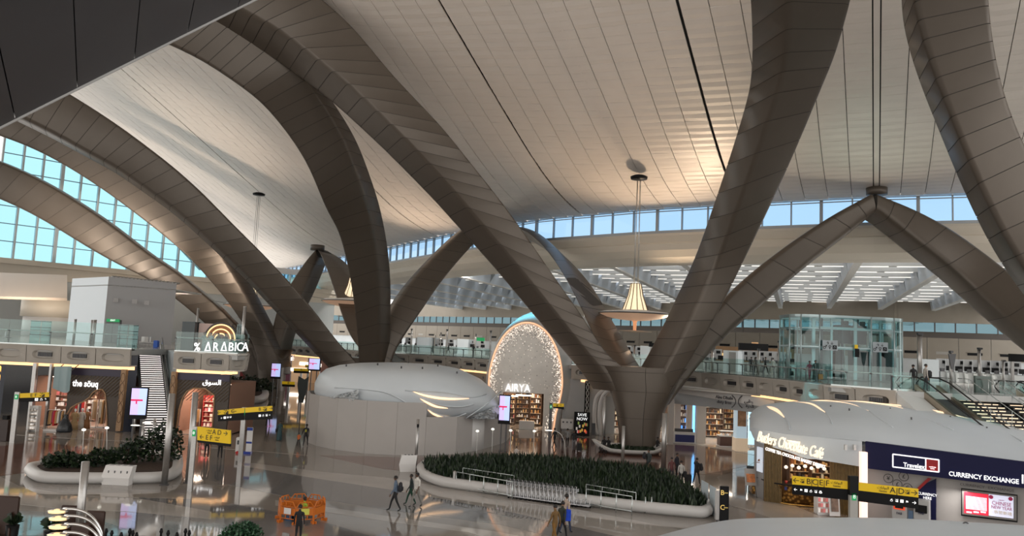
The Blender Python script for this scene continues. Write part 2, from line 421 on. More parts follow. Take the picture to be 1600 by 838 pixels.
arm(c2, Ff, (-1.2, 3.2, 0), n=2)
X2 = [(588, 566, 620, 566, 99), (556, 545, 600, 560, 101), (540, 515, 594, 530, 104), (528, 480, 575, 480, 108), (518, 445, 556, 448, 113), (507, 415, 535, 418, 120), (499, 396, 515, 398, 127), (494, 388, 499, 392, 130)]
arm(c2, X2, (1.2, 3, 0), n=1, sub=3)
cp = MB(); q = P(745, 345, 108); cp.cyl((q.x, q.y, q.z-.3), .9, .9, 18); obj('cap', cp, clad_m, c2)
# third column, far left
c3 = thing('branching_column', 'bronze branching column beside the far planter behind the coffee balcony', 'column', basept(418, 612, 124))
trunk(c3, [(612, 398, 437), (592, 398, 437), (572, 395, 438), (555, 388, 443), (545, 382, 448)], 123, [2.2, 2.3, 2.6, 3, 3])
L_ = [(404, 580, 440, 575, 123), (397, 552, 432, 552, 123), (388, 524, 421, 532, 123), (374, 500, 407, 505, 122.5), (353, 470, 392, 476, 122), (333, 446, 374, 442, 121), (310, 420, 352, 408, 120), (288, 397, 341, 389, 119), (250, 365, 300, 348, 118), (206, 331, 252, 308, 117), (160, 297, 205, 276, 116), (109, 264, 152, 242, 115), (62, 238, 104, 212, 114), (15, 218, 50, 188, 113), (-40, 200, -10, 165, 112)]
arm(c3, L_, (1.0, 3, .2), n=2)
E_ = [(390, 600, 420, 575, 124), (352, 548, 386, 521, 124), (330, 515, 368, 508, 123.5), (301, 490, 350, 487, 123), (271, 465, 313, 456, 122.5), (232, 437, 276, 425, 122), (194, 419, 240, 403, 121.5), (155, 398, 203, 374, 121), (115, 374, 165, 345, 120), (70, 346, 118, 314, 119), (20, 320, 65, 282, 118), (-30, 300, 5, 254, 117), (-80, 280, -50, 235, 116)]
arm(c3, E_, (-.8, 3, .4), n=2)
X3 = [(402, 590, 436, 585, 124), (418, 545, 436, 548, 124.5), (424, 515, 445, 515, 125), (432, 478, 462, 478, 126), (445, 455, 474, 457, 127), (460, 432, 484, 432, 128), (476, 407, 492, 412, 129), (492, 390, 497, 402, 130)]
arm(c3, X3, (1.2, 3, 0), n=1, sub=3)
cp = MB(); q = P(496, 388, 131); cp.cyl((q.x, q.y, q.z-.4), 1.2, .9, 18); obj('cap', cp, clad_m, c3)

# ================================================================ CLERESTORY
w1 = sroot('window_1')
def edge_pts(u0, u1, step):
    out = []; u = u1; 
    pu = u; out.append(u)
    while u > u0:
        u -= .05
        if (XY(u, vedge(u)+1)-XY(pu, vedge(pu)+1)).length >= step: out.append(u); pu = u
    return out
fr_m = K('window frame grey', (.34, .36, .38), .45, .3)
eus = edge_pts(-150, 32, 3.1)
bl = MB(); tl = MB()
for i, u in enumerate(eus):
    b = XY(u, vedge(u)+1.0); thick = i % 3 == 0
    w = .32 if thick else .13
    dr = (XY(u-.5, vedge(u-.5))-XY(u+.5, vedge(u+.5))); rz = math.atan2(dr.y, dr.x)
    mb = MB(); mb.box((b.x, b.y, 24.75), (w, .35, 3.3), rz); obj('mullion', mb, fr_m, w1)
    if i < len(eus)-1:
        u2 = eus[i+1]; b2 = XY(u2, vedge(u2)+1.0)
        mb = MB(); mb.add([(b.x, b.y, 23.2), (b2.x, b2.y, 23.2), (b2.x, b2.y, 26.3), (b.x, b.y, 26.3)], [(0, 1, 2, 3)])
        obj('pane', mb, clere_gl, w1)
        n = V(-(b2-b).y, (b2-b).x, 0).normalized()
        if n.y > 0: n = -n
        for z, h, t, mbx in ((23.1, .35, .4, bl), (25.75, .1, .12, tl)):
            mbx.slab(b+V(0, 0, z)+n*.2, b2+V(0, 0, z)+n*.2, b2+V(0, 0, z)+n*(.2-t), b+V(0, 0, z)+n*(.2-t), (0, 0, h))
obj('sill', bl, fr_m, w1); obj('top_rail', tl, fr_m, w1)

# deep curved beam below the clerestory
bm_m = K('cream beam', (.66, .60, .51), .55, noise=.02, nscale=.3)
prof = [(1.2, 23.2), (.1, 23.0), (-.1, 22.7), (.25, 21.9), (.0, 21.75), (.15, 21.0), (.8, 20.2), (2.2, 19.7), (4.5, 19.6), (4.5, 23.2)]
R = []
for u in list(np.arange(33, -151, -3.0)):
    R.append([XY(u, vedge(u)+a, z) for a, z in prof])
mb = MB(); mb.loft(R, cap=True, closed=True, smooth=False); struct('trim_1', mb, bm_m)

# ================================================================ SKYLIT REAR CEILING
FA = math.radians(20.5); FD = V(math.sin(FA), math.cos(FA), 0); FR = V(math.cos(FA), -math.sin(FA), 0)
rc_m = K('rear ceiling white', (.74, .72, .68), .5)
fin_m = K('skylight fin white', (.62, .68, .75), .35)
rear = sroot('ceiling', (0, 90, 20))
def FRP(a, b, z): return FR*a+FD*b+V(0, 0, z)
a0 = P(1342, 410, 85); A0 = a0.dot(FR); 
fins_a = [A0+9.9*k for k in range(-11, 4)]
def brear(a):      # nearest b of the ceiling for lateral offset a
    bb = 60
    while bb < 260:
        q = FR*a+FD*bb; u, v = UV(q)
        if v > vedge(u)+4.6: return bb
        bb += .5
    return bb
slot_e = K('strip light', (1, 1, 1), .5, emit=(1, .95, .86), es=1.1)
for fi, a in enumerate(fins_a):
    b0 = brear(a); 
    k = 0; b = b0; bend = 178+max(0, -a)*1.1
    while b < bend:
        L = 14; e = min(b+L, bend)
        mb = MB(); t = .35
        zt, zb = 23.4, 20.0
        q = [FRP(a-t, b, zb), FRP(a+t, b, zb), FRP(a+t, e, zb), FRP(a-t, e, zb), FRP(a-t-.5, b+3.2, zt), FRP(a+t+.5, b+3.2, zt), FRP(a+t+.5, e, zt), FRP(a-t-.5, e, zt)]
        mb.hexa(q); obj('skylight_fin', mb, fin_m, rear)
        mb = MB(); mb.hexa([FRP(a-.42, b, 19.85), FRP(a+.42, b, 19.85), FRP(a+.42, e, 19.85), FRP(a-.42, e, 19.85), FRP(a-.42, b, 20.02), FRP(a+.42, b, 20.02), FRP(a+.42, e, 20.02), FRP(a-.42, e, 20.02)])
        obj('fin_edge', mb, rc_m, rear)
        b = e; k += 1
b = 84
sl = MB()
while b < 290:
    amin, amax = A0-9.9*11.5, A0+9.9*3
    # clip to the region behind the beam
    a = amin
    while a < amax and brear(a) > b: a += 2
    if a < amax-2:
        mb = MB(); mb.hexa([FRP(a, b, 21.6), FRP(amax, b, 21.6), FRP(amax, b+5.7, 22.1), FRP(a, b+5.7, 22.1), FRP(a, b, 23.2), FRP(amax, b, 23.2), FRP(amax, b+5.7, 23.2), FRP(a, b+5.7, 23.2)])
        obj('cross_beam', mb, rc_m, rear)
        x = a
        while x < amax-5:
            sl.hexa([FRP(x, b+.4, 21.52), FRP(x+3.6, b+.4, 21.52), FRP(x+3.6, b+.7, 21.52), FRP(x, b+.7, 21.52), FRP(x, b+.4, 21.6), FRP(x+3.6, b+.4, 21.6), FRP(x+3.6, b+.7, 21.6), FRP(x, b+.7, 21.6)]); x += 4.6
    b += 7.0
o = obj('strip_light', sl, slot_e, rear, kind='stuff')
skm = glass('diffusing skylight', (.97, .985, 1.0), .03)
for i in range(30):
    x0, x1 = A0-115+i*5, A0-110+i*5; b0, b1 = brear(x0), brear(x1)
    if b0 > 250: continue
    mb = MB(); mb.hexa([FRP(x0, b0, 23.5), FRP(x1, b1, 23.5), FRP(x1, 295, 23.5), FRP(x0, 295, 23.5), FRP(x0, b0, 23.6), FRP(x1, b1, 23.6), FRP(x1, 295, 23.6), FRP(x0, 295, 23.6)])
    obj('skylight_glazing', mb, skm, rear)

# ================================================================ REAR WALL of the check-in hall
RW = [(1700, 146), (1600, 150), (1400, 158), (1150, 178), (900, 215), (700, 250), (560, 285), (430, 310), (280, 330)]
def rwp(i, z): px, Y = RW[i]; r_ = ray(px, 540); return V(r_.x*Y, Y, z)
wb = MB(); wp = sroot('wall_back', (0, 150, 0)); win2 = sroot('window_2', (0, 150, 16))
rwall_m = K('brown upper wall', (.085, .07, .06), .6)
for i in range(len(RW)-1):
    a, b = rwp(i, 0), rwp(i+1, 0); L = (b-a).length; n = V(-(b-a).y, (b-a).x, 0).normalized()
    if n.y > 0: n = -n
    wb.slab(a+V(0, 0, 7.05), b+V(0, 0, 7.05), b+V(0, 0, 14.2), a+V(0, 0, 14.2), -n*.5, 0)
    wb.slab(a+V(0, 0, 14.2)-n*3, b+V(0, 0, 14.2)-n*3, b+V(0, 0, 15.6)-n*3, a+V(0, 0, 15.6)-n*3, -n*.3, 1)
    wb.slab(a+V(0, 0, 17.5)-n*3, b+V(0, 0, 17.5)-n*3, b+V(0, 0, 21.8)-n*3, a+V(0, 0, 21.8)-n*3, -n*.3, 2)
    k = int(L/3.3)
    for j in range(k):
        p0 = a.lerp(b, j/k); p1 = a.lerp(b, (j+1)/k); d = (p1-p0).normalized()
        mb = MB(); mb.slab(p0-n*3+d*.12+V(0, 0, 15.6), p1-n*3-d*.12+V(0, 0, 15.6), p1-n*3-d*.12+V(0, 0, 17.5), p0-n*3+d*.12+V(0, 0, 17.5), -n*.05)
        obj('pane', mb, win_gl, win2)
        mb = MB(); mb.box((p0-n*2.9+V(0, 0, 16.55)), (.24, .3, 1.9), math.atan2(d.y, d.x)); obj('mullion', mb, dsteel, win2)
    k = int(L/5.2)
    for j in range(k):
        p0 = a.lerp(b, j/k); p1 = a.lerp(b, (j+1)/k); d = (p1-p0).normalized()
        mb = MB(); mb.slab(p0+d*.05+V(0, 0, 10.0), p1-d*.05+V(0, 0, 10.0), p1-d*.05+V(0, 0, 14.3), p0+d*.05+V(0, 0, 14.3), n*.25)
        pn = obj('panel', mb, gold_wall, wp)
        c = (p0+p1)/2+n*.27+V(0, 0, 11.3)
        if j % 4 != 2:
            mb = MB(); mb.box(c, (2.6, .12, .5), math.atan2(d.y, d.x)); obj('vent', mb, black, wp)
            mb = MB(); mb.box(c+V(0, 0, .32)+n*.1, (3.0, .25, .1), math.atan2(d.y, d.x)); obj('vent_hood', mb, gold_wall, wp)
        else:
            mb = MB(); mb.lathe(c, [(0.01, 0), (1.3, 0)], 16, sy=.05); 
            mb = MB(); mb.box(c, (2.4, .05, .6), math.atan2(d.y, d.x), bev=.02); obj('vent_blank', mb, fasc_m, wp)
lowwall = K('bright hall wall', (.62, .64, .64), .5, noise=.05, nscale=.4)
struct('wall_back', wb, [lowwall, rwall_m, gold_wall])

# ================================================================ FAR LEFT GLASS FACADE
w3 = sroot('window_3', (-80, 120, 18))
fa, fb = P(-30, 540, 128), P(520, 540, 178)
fa.z = fb.z = 0
FL = (fb-fa).length; fd = (fb-fa)/FL; fn = V(-fd.y, fd.x, 0)
def top_z(s):    # facade top under the roof rim
    q = fa+fd*s; u, v = UV(q)
    px, py, d = prj(V(q.x, q.y, 25))
    yy = np.interp(px, [-30, 0, 62, 109, 156, 194, 234, 266, 291, 319, 360, 410, 460, 520], [190, 205, 230, 256, 286, 313, 344, 372, 397, 425, 415, 425, 430, 430])
    return P(px, float(yy), q.y).z+ .3
zb = 19.6; npn = int(FL/3.0)
for j in range(npn+1):
    s = j*FL/npn; q = fa+fd*s; zt = top_z(s)
    w = .55 if j % 8 == 3 else .30
    mb = MB(); mb.box((q.x, q.y, (zb+zt)/2), (w, .7, zt-zb), math.atan2(fd.y, fd.x)); obj('mullion', mb, K('facade post', (.55, .62, .66), .4), w3)
    if j < npn:
        q2 = fa+fd*((j+1)*FL/npn); zt2 = top_z((j+1)*FL/npn); z = zb
        mz = min(zt, zt2)
        while z < max(zt, zt2)-.2:
            z1 = z+3.0
            a1, b1 = min(z1, max(zt, z+.02)), min(z1, max(zt2, z+.02))
            mb = MB(); mb.add([(q.x, q.y, z), (q2.x, q2.y, z), (q2.x, q2.y, b1), (q.x, q.y, a1)], [(0, 1, 2, 3)]); obj('pane', mb, fac_gl, w3)
            if z1 < mz:
                mb = MB(); mb.slab(q+V(0, 0, z1-.06), q2+V(0, 0, z1-.06), q2+V(0, 0, z1-.06)-fn*.2, q+V(0, 0, z1-.06)-fn*.2, (0, 0, .13)); obj('transom', mb, K('facade transom', (.16, .24, .3), .4), w3)
            z = z1
# white rim above the facade and wall closing up to the roof
mb = MB(); R = []; mb2 = MB()
for j in range(0, 41):
    s = FL*j/40; q = fa+fd*s; z = top_z(s)
    R.append([q+V(0, 0, z-.3)+fn*(-.8), q+V(0, 0, z+.9)+fn*(-.8), q+V(0, 0, z+.9)+fn*.8, q+V(0, 0, z-.3)+fn*.8])
mb.loft(R); struct('trim_2', mb, white_m)
R = [[fa+fd*(FL*j/20)+V(0, 0, top_z(FL*j/20)+.8), fa+fd*(FL*j/20)+V(0, 0, 53)] for j in range(21)]
# band below the facade
mb = MB()
mb.slab(fa+V(0, 0, 16.6)-fn*.3, fb+V(0, 0, 16.6)-fn*.3, fb+V(0, 0, 19.6)-fn*.3, fa+V(0, 0, 19.6)-fn*.3, fn*1.0)
mb.slab(fa+V(0, 0, 18.8)-fn*1.3, fb+V(0, 0, 18.8)-fn*1.3, fb+V(0, 0, 19.7)-fn*1.3, fa+V(0, 0, 19.7)-fn*1.3, fn*1.0)
struct('trim_3', mb, bm_m)
mb = MB(); mb.slab(fa+V(0, 0, 0)+fn*.4, fb+V(0, 0, 0)+fn*.4, fb+V(0, 0, 16.7)+fn*.4, fa+V(0, 0, 16.7)+fn*.4, fn*.4); struct('wall_left', mb, K('pale far wall', (.55, .58, .58), .6))
# ================================================================ GROUND FLOOR
def polish(name, col, rough=.045, veins=.08, wavy=True):
    m = mat(name, col, rough, noise=veins, nscale=.35)
    n = m.node_tree; b = n.nodes['Principled BSDF']; b.inputs['Specular IOR Level'].default_value = .75
    t = n.nodes.new('ShaderNodeTexCoord'); x = n.nodes.new('ShaderNodeTexNoise'); x.inputs['Scale'].default_value = .9; x.inputs['Detail'].default_value = 3
    r = n.nodes.new('ShaderNodeMapRange'); r.inputs['To Min'].default_value = rough*.5; r.inputs['To Max'].default_value = rough*1.7
    n.links.new(t.outputs['Object'], x.inputs['Vector']); n.links.new(x.outputs[0], r.inputs[0]); n.links.new(r.outputs[0], b.inputs['Roughness'])
    if not wavy: return m
    bp = n.nodes.new('ShaderNodeBump'); bp.inputs['Strength'].default_value = .05; bp.inputs['Distance'].default_value = .02
    n.links.new(x.outputs[0], bp.inputs['Height']); n.links.new(bp.outputs[0], b.inputs['Normal'])
    return m
fl_base = polish('stone grey beige', (.25, .225, .20)); fl_light = polish('stone cream', (.38, .35, .32)); fl_grey = polish('stone cool grey', (.17, .165, .165))
fl_brown = polish('stone red brown', (.15, .07, .05), .09); fl_mid = polish('stone sand', (.30, .265, .23)); fl_white = polish('stone white', (.5, .48, .46))
mb = MB(); mb.box((-10, 70, -.15), (300, 210, .3)); floor = struct('floor', mb, fl_base)
FZ = [0.004]
def zone(pts, m):
    FZ[0] += .0012
    p = [G(x, y) for x, y in pts]
    ar = sum(p[i].x*p[(i+1) % len(p)].y-p[(i+1) % len(p)].x*p[i].y for i in range(len(p)))
    if ar < 0: p = p[::-1]
    mb = MB(); mb.prism([(q.x, q.y) for q in p], -.02, FZ[0]); obj('floor_inlay', mb, m, floor)
zone([(380, 722), (505, 738), (605, 747), (705, 763), (780, 775), (900, 796), (1000, 815), (1110, 838), (1180, 860), (1040, 860), (960, 838), (860, 815), (780, 797), (700, 782), (605, 765), (505, 750), (380, 729)], fl_light)
zone([(330, 726), (380, 729), (505, 750), (605, 765), (700, 782), (780, 797), (860, 815), (960, 838), (1000, 852), (920, 852), (780, 820), (605, 797), (530, 785), (440, 775), (330, 752)], fl_grey)
zone([(430, 782), (505, 792), (605, 807), (780, 832), (860, 848), (800, 852), (730, 832), (605, 815), (505, 800), (430, 790)], fl_light)
zone([(220, 770), (330, 782), (430, 800), (520, 820), (600, 845), (330, 850), (200, 838)], fl_grey)
zone([(500, 712), (560, 713), (640, 716), (760, 708), (820, 693), (880, 684), (1000, 690), (1100, 700), (1190, 716), (1170, 728), (1100, 742), (1000, 738), (900, 722), (700, 728), (650, 738), (600, 733), (560, 725)], fl_brown)
zone([(-120, 700), (0, 698), (60, 690), (110, 697), (165, 711), (175, 722), (100, 732), (30, 740), (-60, 752), (-160, 745)], fl_brown)
zone([(0, 745), (30, 760), (120, 776), (220, 780), (330, 800), (330, 812), (200, 800), (90, 795), (0, 785), (-60, 770)], fl_light)
zone([(40, 768), (110, 772), (280, 770), (330, 782), (220, 778), (120, 775)], fl_mid)
zone([(-60, 795), (60, 800), (150, 812), (230, 838), (0, 838), (-60, 820)], fl_grey)
zone([(820, 672), (900, 676), (960, 678), (1060, 690), (1180, 712), (1250, 722), (1250, 700), (1150, 680), (1060, 668), (960, 660), (860, 664)], fl_white)
zone([(0, 655), (100, 672), (230, 676), (400, 680), (470, 700), (480, 712), (330, 700), (200, 690), (60, 683), (-60, 672)], fl_mid)
zone([(1160, 735), (1240, 790), (1290, 812), (1240, 820), (1140, 790), (1120, 745)], fl_light)
zone([(1190, 745), (1250, 790), (1400, 812), (1450, 790), (1350, 770), (1250, 745)], polish('stone warm tan', (.36, .25, .17)))

# ================================================================ MEZZANINE
MZ = 7.05
soff = K('white soffit', (.6, .57, .53), .6)
def fascia(name, pts, ztop, h, nvent, cove=True, pitch=3.0, inward=None, vents=None, end_round=False):
    """run of fascia panels along plan points (left to right seen from the hall); recessed ovals, dark vents"""
    root = sroot(name, (pts[0].x, pts[0].y, ztop-h))
    P2 = [V(p.x, p.y, 0) for p in pts]
    acc = [0]
    for i in range(1, len(P2)): acc.append(acc[-1]+(P2[i]-P2[i-1]).length)
    n = max(1, round(acc[-1]/pitch))
    def at(s):
        for i in range(1, len(P2)):
            if s <= acc[i] or i == len(P2)-1: return P2[i-1].lerp(P2[i], (s-acc[i-1])/(acc[i]-acc[i-1]))
    for k in range(n):
        a, b = at(acc[-1]*k/n), at(acc[-1]*(k+1)/n); x = (b-a).normalized(); nn = V(x.y, -x.x, 0)
        w = (b-a).length; g = .03
        # front face with an oval dish
        N = 20; cx, cz, rx, rz_ = w/2, h*.50, w*.33, h*.24
        def pt(X, Z, d): return a+x*X+V(0, 0, ztop-h+Z)+nn*d
        outer = []; inner = []; deep = []
        for t in range(N):
            an = 2*math.pi*(t+.5)/N; cs, sn = math.cos(an), math.sin(an)
            m = max(abs(cs)/(w/2-g), abs(sn)/(h/2)); ox, oz = cs/m, sn/m
            e = .7
            ex, ez = rx*math.copysign(abs(cs)**e, cs), rz_*math.copysign(abs(sn)**e, sn)
            outer.append(pt(w/2+ox, h/2+oz, .12+.15*(oz/h))); inner.append(pt(cx+ex, cz+ez, .12)); deep.append(pt(cx+ex*.86, cz+ez*.82, -.13))
        back = [p-nn*.25 for p in outer]
        mb = MB(); vs = back+outer+inner+deep
        fs = []
        for r in range(3):
            for t in range(N):
                u = (t+1) % N; fs.append((r*N+t, r*N+u, (r+1)*N+u, (r+1)*N+t))
        fs.append(tuple(3*N+t for t in range(N)))
        mb.add(vs, fs); obj('panel', mb, fasc_m, root)
        if (vents[k % len(vents)] if vents else k % 2 == 0):
            mb = MB()
            for q in range(9):
                c = pt(cx-rx*.55+rx*1.1*q/8, cz, -.08); mb.box(c, (rx*.09, .08, rz_*.9), math.atan2(x.y, x.x))
            mb.box(pt(cx, cz, -.1), (rx*1.25, .04, rz_*.95), math.atan2(x.y, x.x), mi=1)
            obj('vent', mb, [dsteel, black], root)
        if cove:
            c = MB(); d = -.75
            c.slab(a-nn*.75+V(0, 0, ztop-h-.28), b-nn*.75+V(0, 0, ztop-h-.28), b-nn*.75+V(0, 0, ztop-h), a-nn*.75+V(0, 0, ztop-h), -nn*.1)
            obj('cove_light', c, warm_e, root)
    s = MB()
    for i in range(len(P2)-1):
        a, b = P2[i], P2[i+1]; x = (b-a).normalized(); nn = V(x.y, -x.x, 0)
        s.slab(a+V(0, 0, ztop-h+.02)+nn*.0, b+V(0, 0, ztop-h+.02)+nn*.0, b-nn*1.2+V(0, 0, ztop-h+.02), a-nn*1.2+V(0, 0, ztop-h+.02), (0, 0, .1))
        s.slab(a+V(0, 0, ztop-.1)+nn*.14, b+V(0, 0, ztop-.1)+nn*.14, b-nn*.5+V(0, 0, ztop-.1), a-nn*.5+V(0, 0, ztop-.1), (0, 0, .12))
    obj('soffit', s, soff, root)
    return root
rail_m = K('handrail steel', (.55, .60, .60), .25, .8)
def balustrade(label, pts, z, h, pane=1.5, hand=1.05, cat='balustrade', group=None):
    P2 = [V(p.x, p.y, 0) for p in pts]
    t = thing('balustrade', label, cat, (P2[0].x, P2[0].y, z), group)
    acc = [0]
    for i in range(1, len(P2)): acc.append(acc[-1]+(P2[i]-P2[i-1]).length)
    n = max(1, round(acc[-1]/pane))
    def at(s):
        for i in range(1, len(P2)):
            if s <= acc[i] or i == len(P2)-1: return P2[i-1].lerp(P2[i], (s-acc[i-1])/(acc[i]-acc[i-1]))
    for k in range(n):
        a, b = at(acc[-1]*k/n), at(acc[-1]*(k+1)/n); x = (b-a).normalized(); y = V(-x.y, x.x, 0)
        mb = MB(); mb.slab(a+x*.02+V(0, 0, z+.05), b-x*.02+V(0, 0, z+.05), b-x*.02+V(0, 0, z+h), a+x*.02+V(0, 0, z+h), y*.02); obj('pane', mb, rail_gl, t)
        mb = MB(); mb.box(a+y*.12+V(0, 0, z+hand/2), (.05, .09, hand), math.atan2(x.y, x.x)); mb.box(a+y*.05+V(0, 0, z+hand-.05), (.1, .2, .1), math.atan2(x.y, x.x)); obj('post', mb, dsteel, t)
    mb = MB(); mb.tube([at(acc[-1]*i/20)+V(0, .12, z+hand) for i in range(21)], .045, 6); obj('handrail', mb, rail_m, t)
    mb = MB()
    for i in range(len(P2)-1):
        a, b = P2[i], P2[i+1]; x = (b-a).normalized(); y = V(-x.y, x.x, 0); mb.slab(a-y*.04+V(0, 0, z), b-y*.04+V(0, 0, z), b+y*.1+V(0, 0, z), a+y*.1+V(0, 0, z), (0, 0, .12))
    obj('shoe', mb, rail_m, t)
    return t
mz_fl = polish('mezzanine stone', (.38, .38, .37), .15, wavy=False)
# right ring
ring_r = [G(x, y, MZ) for x, y in [(893, 571), (930, 573), (980, 575.5), (1030, 578.5), (1100, 583), (1166, 588.5), (1230, 595), (1299, 603), (1402, 611)]]
ring_l = [G(x, y, MZ) for x, y in [(455, 541), (507, 545), (560, 549), (612, 552.5), (690, 557), (733, 560), (765, 562.5)]]
fascia('trim_4', ring_r, MZ, 1.45, 0, vents=[1, 1, 0, 1, 1, 0])
fascia('trim_5', ring_l, MZ, 1.45, 0, pitch=3.4, vents=[1])
fr = ring_l+ring_r
bk = []
for i, p in enumerate(fr):
    px = 800+p.x/p.y*1200; r_ = ray(min(max(px, 285), 1690), 540)
    Yw = float(np.interp(px, [280, 430, 560, 700, 900, 1150, 1400, 1600, 1700], [330, 310, 285, 250, 215, 178, 158, 150, 146]))
    bk.append(V(p.x/p.y*Yw, Yw, MZ))
mb = MB()
for i in range(len(fr)-1):
    a, b, c, d = fr[i], fr[i+1], bk[i+1], bk[i]
    mb.hexa([a+V(0, 0, -.4), b+V(0, 0, -.4), c+V(0, 0, -.4), d+V(0, 0, -.4), a, b, c, d])
# right of escalators
a, b = fr[-1], G(1402, 611, MZ)+V(32, -4, 0); b2 = V(bk[-1].x+60, 140, MZ); a1 = G(1402, 611, MZ)
mb.hexa([V(a1.x, a1.y, MZ-.4), V(b.x, b.y, MZ-.4), V(b2.x, b2.y, MZ-.4), V(bk[-1].x, bk[-1].y, MZ-.4), V(a1.x, a1.y, MZ), V(b.x, b.y, MZ), b2, bk[-1]])
struct('floor', mb, mz_fl)
balustrade('long curved glass balustrade along the check-in mezzanine behind the bronze column', ring_r, MZ, 1.5, 1.9)
balustrade('glass balustrade of the mezzanine seen above the white domed kiosk', ring_l, MZ, 1.3, 2.2)
# left blocks
LY = 66.0
lb = [P(x, 545, LY) for x in (-120, 0, 105, 206)]
for q in lb: q.z = MZ
fascia('trim_6', lb, MZ, 1.5, 0, pitch=2.95, vents=[1, 0, 0, 1])
rb = [P(x, 545, LY) for x in (273, 330, 372)]+[P(384, 545, 67.2), P(388, 545, 70)]
for q in rb: q.z = MZ
fascia('trim_7', rb, MZ, 1.5, 0, pitch=2.6, vents=[1, 1, 0])
mb = MB()
def slabp(mb, pts, z0, z1):
    ar = sum(pts[i].x*pts[(i+1) % len(pts)].y-pts[(i+1) % len(pts)].x*pts[i].y for i in range(len(pts)))
    if ar < 0: pts = pts[::-1]
    mb.prism([(p.x, p.y) for p in pts], z0, z1)
sx0 = P(206, 545, LY).x; sx1 = P(273, 545, LY).x; sY1 = 74.6
slabp(mb, [lb[0], V(sx0, LY, 0), V(sx0, sY1, 0), V(lb[0].x, sY1, 0)], MZ-.5, MZ)
slabp(mb, [V(lb[0].x-15, sY1, 0), V(sx1+.0, sY1, 0), V(-26, sY1, 0), V(-34, 100, 0), V(-42, 116, 0), V(-95, 116, 0)], MZ-.5, MZ)
slabp(mb, [V(sx1, LY, 0), rb[2], rb[3], rb[4], V(-26, sY1, 0), V(sx1, sY1, 0)], MZ-.5, MZ)
struct('floor', mb, mz_fl)
balustrade('glass balustrade on the balcony above the clothing shop', lb, MZ, 2.1, 3.3, 1.2)
balustrade('glass balustrade wrapping the coffee balcony', rb, MZ, 1.7, 1.6, 1.2)


# ================================================================ LIT STAIRCASE
st = thing('staircase', 'narrow staircase with brightly lit risers between the two shop fronts', 'stairs', (sx0+1.9, 61, 0))
n = 42; sT = P(233, 545, sY1); sB = G(246, 690); sT.z = sB.z = 0
sd = (sT-sB).normalized(); sp = V(sd.y, -sd.x, 0); SL = (sT-sB).length; hw_ = .95
riser_e = K('lit riser', (.9, .85, .82), .4, emit=(1, .90, .86), es=1.15)
tread_m = K('dark tread', (.03, .028, .03), .5)
def sq(f, o, z): q = sB+sd*(SL*f)+sp*o; return (q.x, q.y, z)
for i in range(n):
    z = MZ*(i+1)/n; h = MZ/n; f0, f1 = i/n, min((i+1.3)/n, 1)
    mb = MB(); mb.hexa([sq(f0, -hw_, z-h), sq(f0, hw_, z-h), sq(f1, hw_, z-h), sq(f1, -hw_, z-h), sq(f0, -hw_, z), sq(f0, hw_, z), sq(f1, hw_, z), sq(f1, -hw_, z)])
    s_ = obj('step', mb, tread_m, st)
    e = .0006
    mb = MB(); mb.hexa([sq(f0-e, -hw_+.05, z-h*.46), sq(f0-e, hw_-.05, z-h*.46), sq(f0, hw_-.05, z-h*.46), sq(f0, -hw_+.05, z-h*.46), sq(f0-e, -hw_+.05, z-h*.06), sq(f0-e, hw_-.05, z-h*.06), sq(f0, hw_-.05, z-h*.06), sq(f0, -hw_+.05, z-h*.06)]); obj('lit_nosing', mb, riser_e, s_)
for o in (-hw_-.12, hw_+.12):
    mb = MB(); mb.hexa([sq(-.03, o-.1, 0), sq(-.03, o+.1, 0), sq(1, o+.1, MZ-.3), sq(1, o-.1, MZ-.3), sq(-.03, o-.1, .45), sq(-.03, o+.1, .45), sq(1, o+.1, MZ+.4), sq(1, o-.1, MZ+.4)]); obj('stringer', mb, steel, st)
    mb = MB(); mb.tube([sq(-.06, o, .95), sq(0, o, 1.0), sq(1, o, MZ+1.0), sq(1.06, o, MZ+1.0)], .045, 8); obj('handrail', mb, dsteel, st)
    mb = MB(); mb.hexa([sq(0, o-.01, .4), sq(0, o+.01, .4), sq(1, o+.01, MZ+.4), sq(1, o-.01, MZ+.4), sq(0, o-.01, .95), sq(0, o+.01, .95), sq(1, o+.01, MZ+1), sq(1, o-.01, MZ+1)]); obj('glass_side', mb, rail_gl, st)
mb = MB(); q = [sq(f, o, 0) for f, o in ((.44, hw_+.45), (.44, hw_+1.3), (1, hw_+1.3), (1, hw_+.45))]
mb.hexa(q+[(x, y, z) for (x, y, _), z in zip(q, (6.9, 6.9, 7.0, 7.0))]); struct('wall_right', mb, K('pale blue white wall', (.55, .62, .66), .5))
mb = MB(); q = [sq(f, o, 0) for f, o in ((.46, -hw_-1.4), (.46, -hw_-.5), (1, -hw_-.5), (1, -hw_-1.4))]
mb.hexa(q+[(x, y, 6.6) for (x, y, _) in q]); struct('wall_left', mb, K('navy lacquer', (.012, .016, .035), .25))

